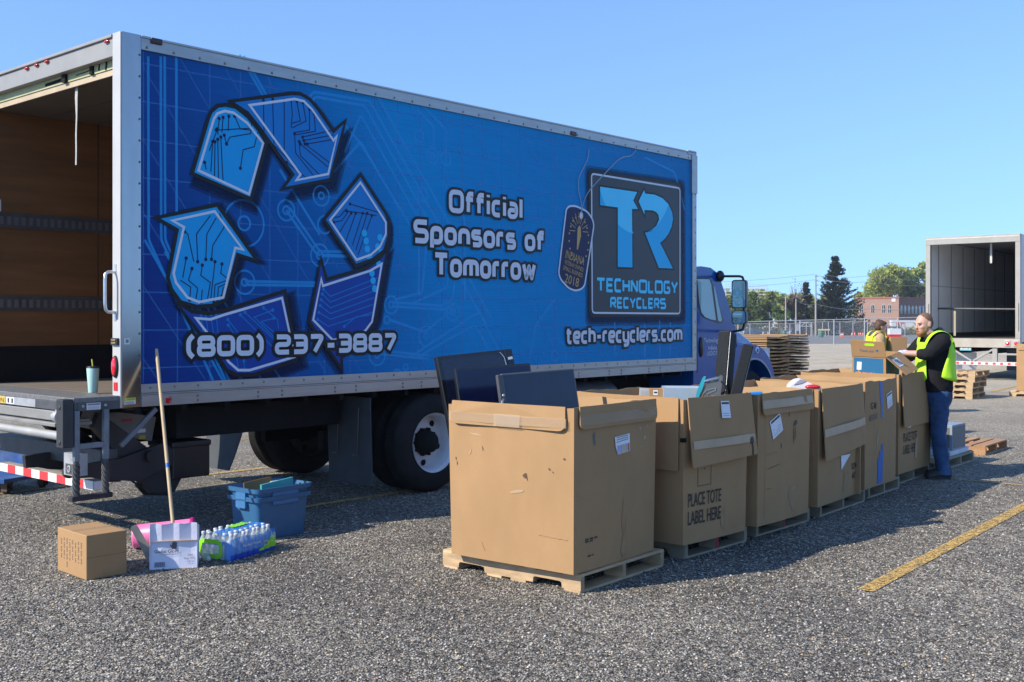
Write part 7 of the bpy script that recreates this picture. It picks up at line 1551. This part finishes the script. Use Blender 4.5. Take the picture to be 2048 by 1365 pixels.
def broadleaf(label, px, ytop, hw, Y, m, seed, name='tree', n=4200, leaf=.55, trunkf=.3, dens=1., asp=.7, flat=1., bare=False):
    gz = far_z(Y); cat = 'bush' if name == 'bush' else 'tree'; t = thing(name, label, cat, (xof(px, Y), Y, gz)); H = zof(ytop, Y)-gz; R = hw*Y/F; rg = np.random.default_rng(seed)
    mb = MB(); rr = random.Random(seed); tips = []
    base = H*trunkf; mb.tube([(0,0,0),(.1*R,0,base),(.05*R,0,H*.55)], [.04*H*.7,.03*H*.7,.015*H*.6], 8)
    for k in range(9 if name != 'bush' else 7):
        az = rr.uniform(0, 2*PI); f = rr.uniform(.5, .95); e = Vector((R*f*math.cos(az), R*f*math.sin(az), base+(H-base)*rr.uniform(.25, .92))); b0 = Vector((.08*R,0,base*rr.uniform(.6, 1.15)+.1)); mid = b0.lerp(e, .5)+Vector((0,0,.08*H)); mb.tube([b0, mid, e], [.012*H, .007*H, .002*H], 5); tips.append(e)
        if bare:
            for q in range(5): e2 = mid.lerp(e, rr.uniform(.2, 1))+Vector((rr.uniform(-.3,.3)*R, rr.uniform(-.3,.3)*R, rr.uniform(.1,.35)*H*.5)); mb.tube([mid.lerp(e, rr.uniform(.1,.8)), e2], [.004*H, .0012*H], 4)
    obj('trunk', mb, twig if bare else bark, t)
    k = 13 if name != 'bush' else 10; C = []; D = []; S = []
    lob = [(np.array([rg.normal()*.42*R, rg.normal()*.42*R, base+(H-base)*(.18+.66*rg.random())]), R*(.30+.26*rg.random())) for _ in range(k)]+[(np.array([rg.normal()*.15*R,0,H-.32*R*flat]), .34*R)]
    m_ = int(n*dens/len(lob))
    for c, r in lob:
        v = rg.normal(size=(m_, 3)); v /= np.linalg.norm(v, axis=1, keepdims=True); q = r*(.45+.6*rg.random(m_)**.6); pos = c+v*(q*(.85+.5*rg.random(m_)**3))[:, None]*np.array([1,1,.82]); pos[:, 2] = np.minimum(pos[:, 2], H*(1+.0*pos[:, 2])); ok = pos[:, 2] > .1; C.append(pos[ok]); D.append((v+rg.normal(size=(m_,3))*.9)[ok]); S.append((leaf*(.5+.9*rg.random(m_)))[ok])
    if not bare or dens > 0: mesh_obj('crown', quads_mesh('crown', np.concatenate(C), np.concatenate(D), np.concatenate(S), asp, m, rg), t)
    return t
needle = leaf_mat('spruce_needles', (.024,.043,.027), .45); needle2 = leaf_mat('dark_evergreen', (.035,.055,.030), .45); pale = leaf_mat('spring_leaves', (.40,.50,.17), .3, .5); pale2 = leaf_mat('fresh_yellow_green', (.42,.48,.19), .3, .45); midg = leaf_mat('bush_green', (.14,.22,.085), .4, .4); olive = leaf_mat('olive_green', (.26,.33,.13), .4, .45); brownl = leaf_mat('brown_buds', (.19,.155,.105), .4)
spruce('tall dark spruce rising beside the utility pole in front of the brick building', 1670, 511, 214, 3.3, 6.6, 11, needle, 430, 76)
spruce('smaller dark evergreen between the thin poles and the tall utility pole', 1613, 563, 219, 2.6, 2.4, 12, needle2, 150, 55)
for a in ((1776,527,40,262,pale,21,'large pale green tree right behind the brick building',5200),(1742,556,24,285,pale,22,'pale green tree between the spruce and the large tree',3000),(1815,545,30,270,olive,23,'olive green tree behind the dark side of the brick building',4200),(1846,524,26,280,pale,24,'tall pale green tree beside the white trailer edge',4200),(1716,584,16,290,pale2,25,'low pale tree showing just right of the spruce',1800)):
    broadleaf(a[6], a[0], a[1], a[2], a[3], a[4], a[5], 'tree', a[7], .75)
FT = 'far pale trees along the horizon'
for i, (px, yt, hw) in enumerate(((1452,578,32),(1486,576,30),(1520,580,30),(1556,582,28),(1590,586,28),(1622,587,26),(1652,586,24))):
    tag(broadleaf('far pale spring tree showing over the bushes along the horizon', px, yt, hw, 330, (pale2, pale)[i % 2], 40+i, 'tree', 2200, .95), group=FT)
for i, (px, yt, hw, m, lab) in enumerate(((1476,590,24,midg,'green bush right behind the truck mirror'),(1506,583,26,midg,'tall green bush in the middle of the bush row'),(1536,582,26,olive,'rounded olive bush below the grandstand end'),(1561,594,20,midg,'green bush beside the leftmost thin pole'),(1584,590,17,brownl,'brownish budding bush between the two thin poles'),(1604,604,15,brownl,'low brown bush in front of the smaller evergreen'),(1640,600,17,needle2,'dark bush between the utility pole and the spruce'),(1626,618,16,needle2,'low dark bush at the foot of the utility pole'))):
    broadleaf(lab, px, yt, hw, 208+2*(i % 3), m, 60+i, 'bush', 5200, .42, .08)
broadleaf('bare twiggy tree with hardly any leaves above the brown bushes', 1592, 556, 16, 212, brownl, 81, 'bare_tree', 120, .3, .3, 1., .7, 1., True)
SD = 'trees and bushes past the trailer and the truck'
for i, (px, yt, hw, m) in enumerate(((1385,575,26,pale),(1420,584,24,midg),(1440,590,22,olive))):
    tag(broadleaf('spring tree seen only through the cab windows', px, yt, hw, 215+7*i, m, 90+i, 'tree', 2200, .7), group=SD)
# the woods that close the horizon on either side
rg = np.random.default_rng(8); n = 15000; X = np.where(rg.random(n) < .62, rg.uniform(-330, 60, n), rg.uniform(118, 330, n)); hgt = 7+3.5*np.sin(X*.045)+2.5*np.sin(X*.13+1)+1.5*np.sin(X*.41)
C = np.stack([X, 350+rg.uniform(-10, 10, n), far_z(300)+hgt*rg.random(n)**.6], 1)
tag(mesh_obj('woods', quads_mesh('woods', C, rg.normal(size=(n,3)), 1.2+1.4*rg.random(n), .75, olive, rg)), kind='stuff')
# low scrub hiding the far edge of the yard
rg = np.random.default_rng(5); n = 9000; X = rg.uniform(-60, 130, n); C = np.stack([X, 232+rg.uniform(-6, 14, n)+.0*X, far_z(235)+rg.random(n)**1.6*2.0], 1)
sc_ = mesh_obj('undergrowth', quads_mesh('undergrowth', C, rg.normal(size=(n,3)), .5+.5*rg.random(n), .8, leaf_mat('scrub_green', (.085,.10,.04), .5), rg)); tag(sc_, kind='stuff')
# ---------------------------------------------------------------- thin morning haze over the lot
mb = MB(); mb.box(-260, 330, -60, 440, -6, 24); hz = obj('haze', mb, [], None); tag(hz, kind='stuff')
hm = bpy.data.materials.new('thin_haze'); hm.use_nodes = True; tt = hm.node_tree
for n_ in list(tt.nodes):
    if n_.type == 'BSDF_PRINCIPLED': tt.nodes.remove(n_)
pv = tt.nodes.new('ShaderNodeVolumePrincipled'); pv.inputs['Color'].default_value = (.92,.95,1,1); pv.inputs['Density'].default_value = .0003; pv.inputs['Anisotropy'].default_value = .3
tt.links.new(pv.outputs[0], tt.nodes['Material Output'].inputs['Volume']); hz.data.materials.append(hm)
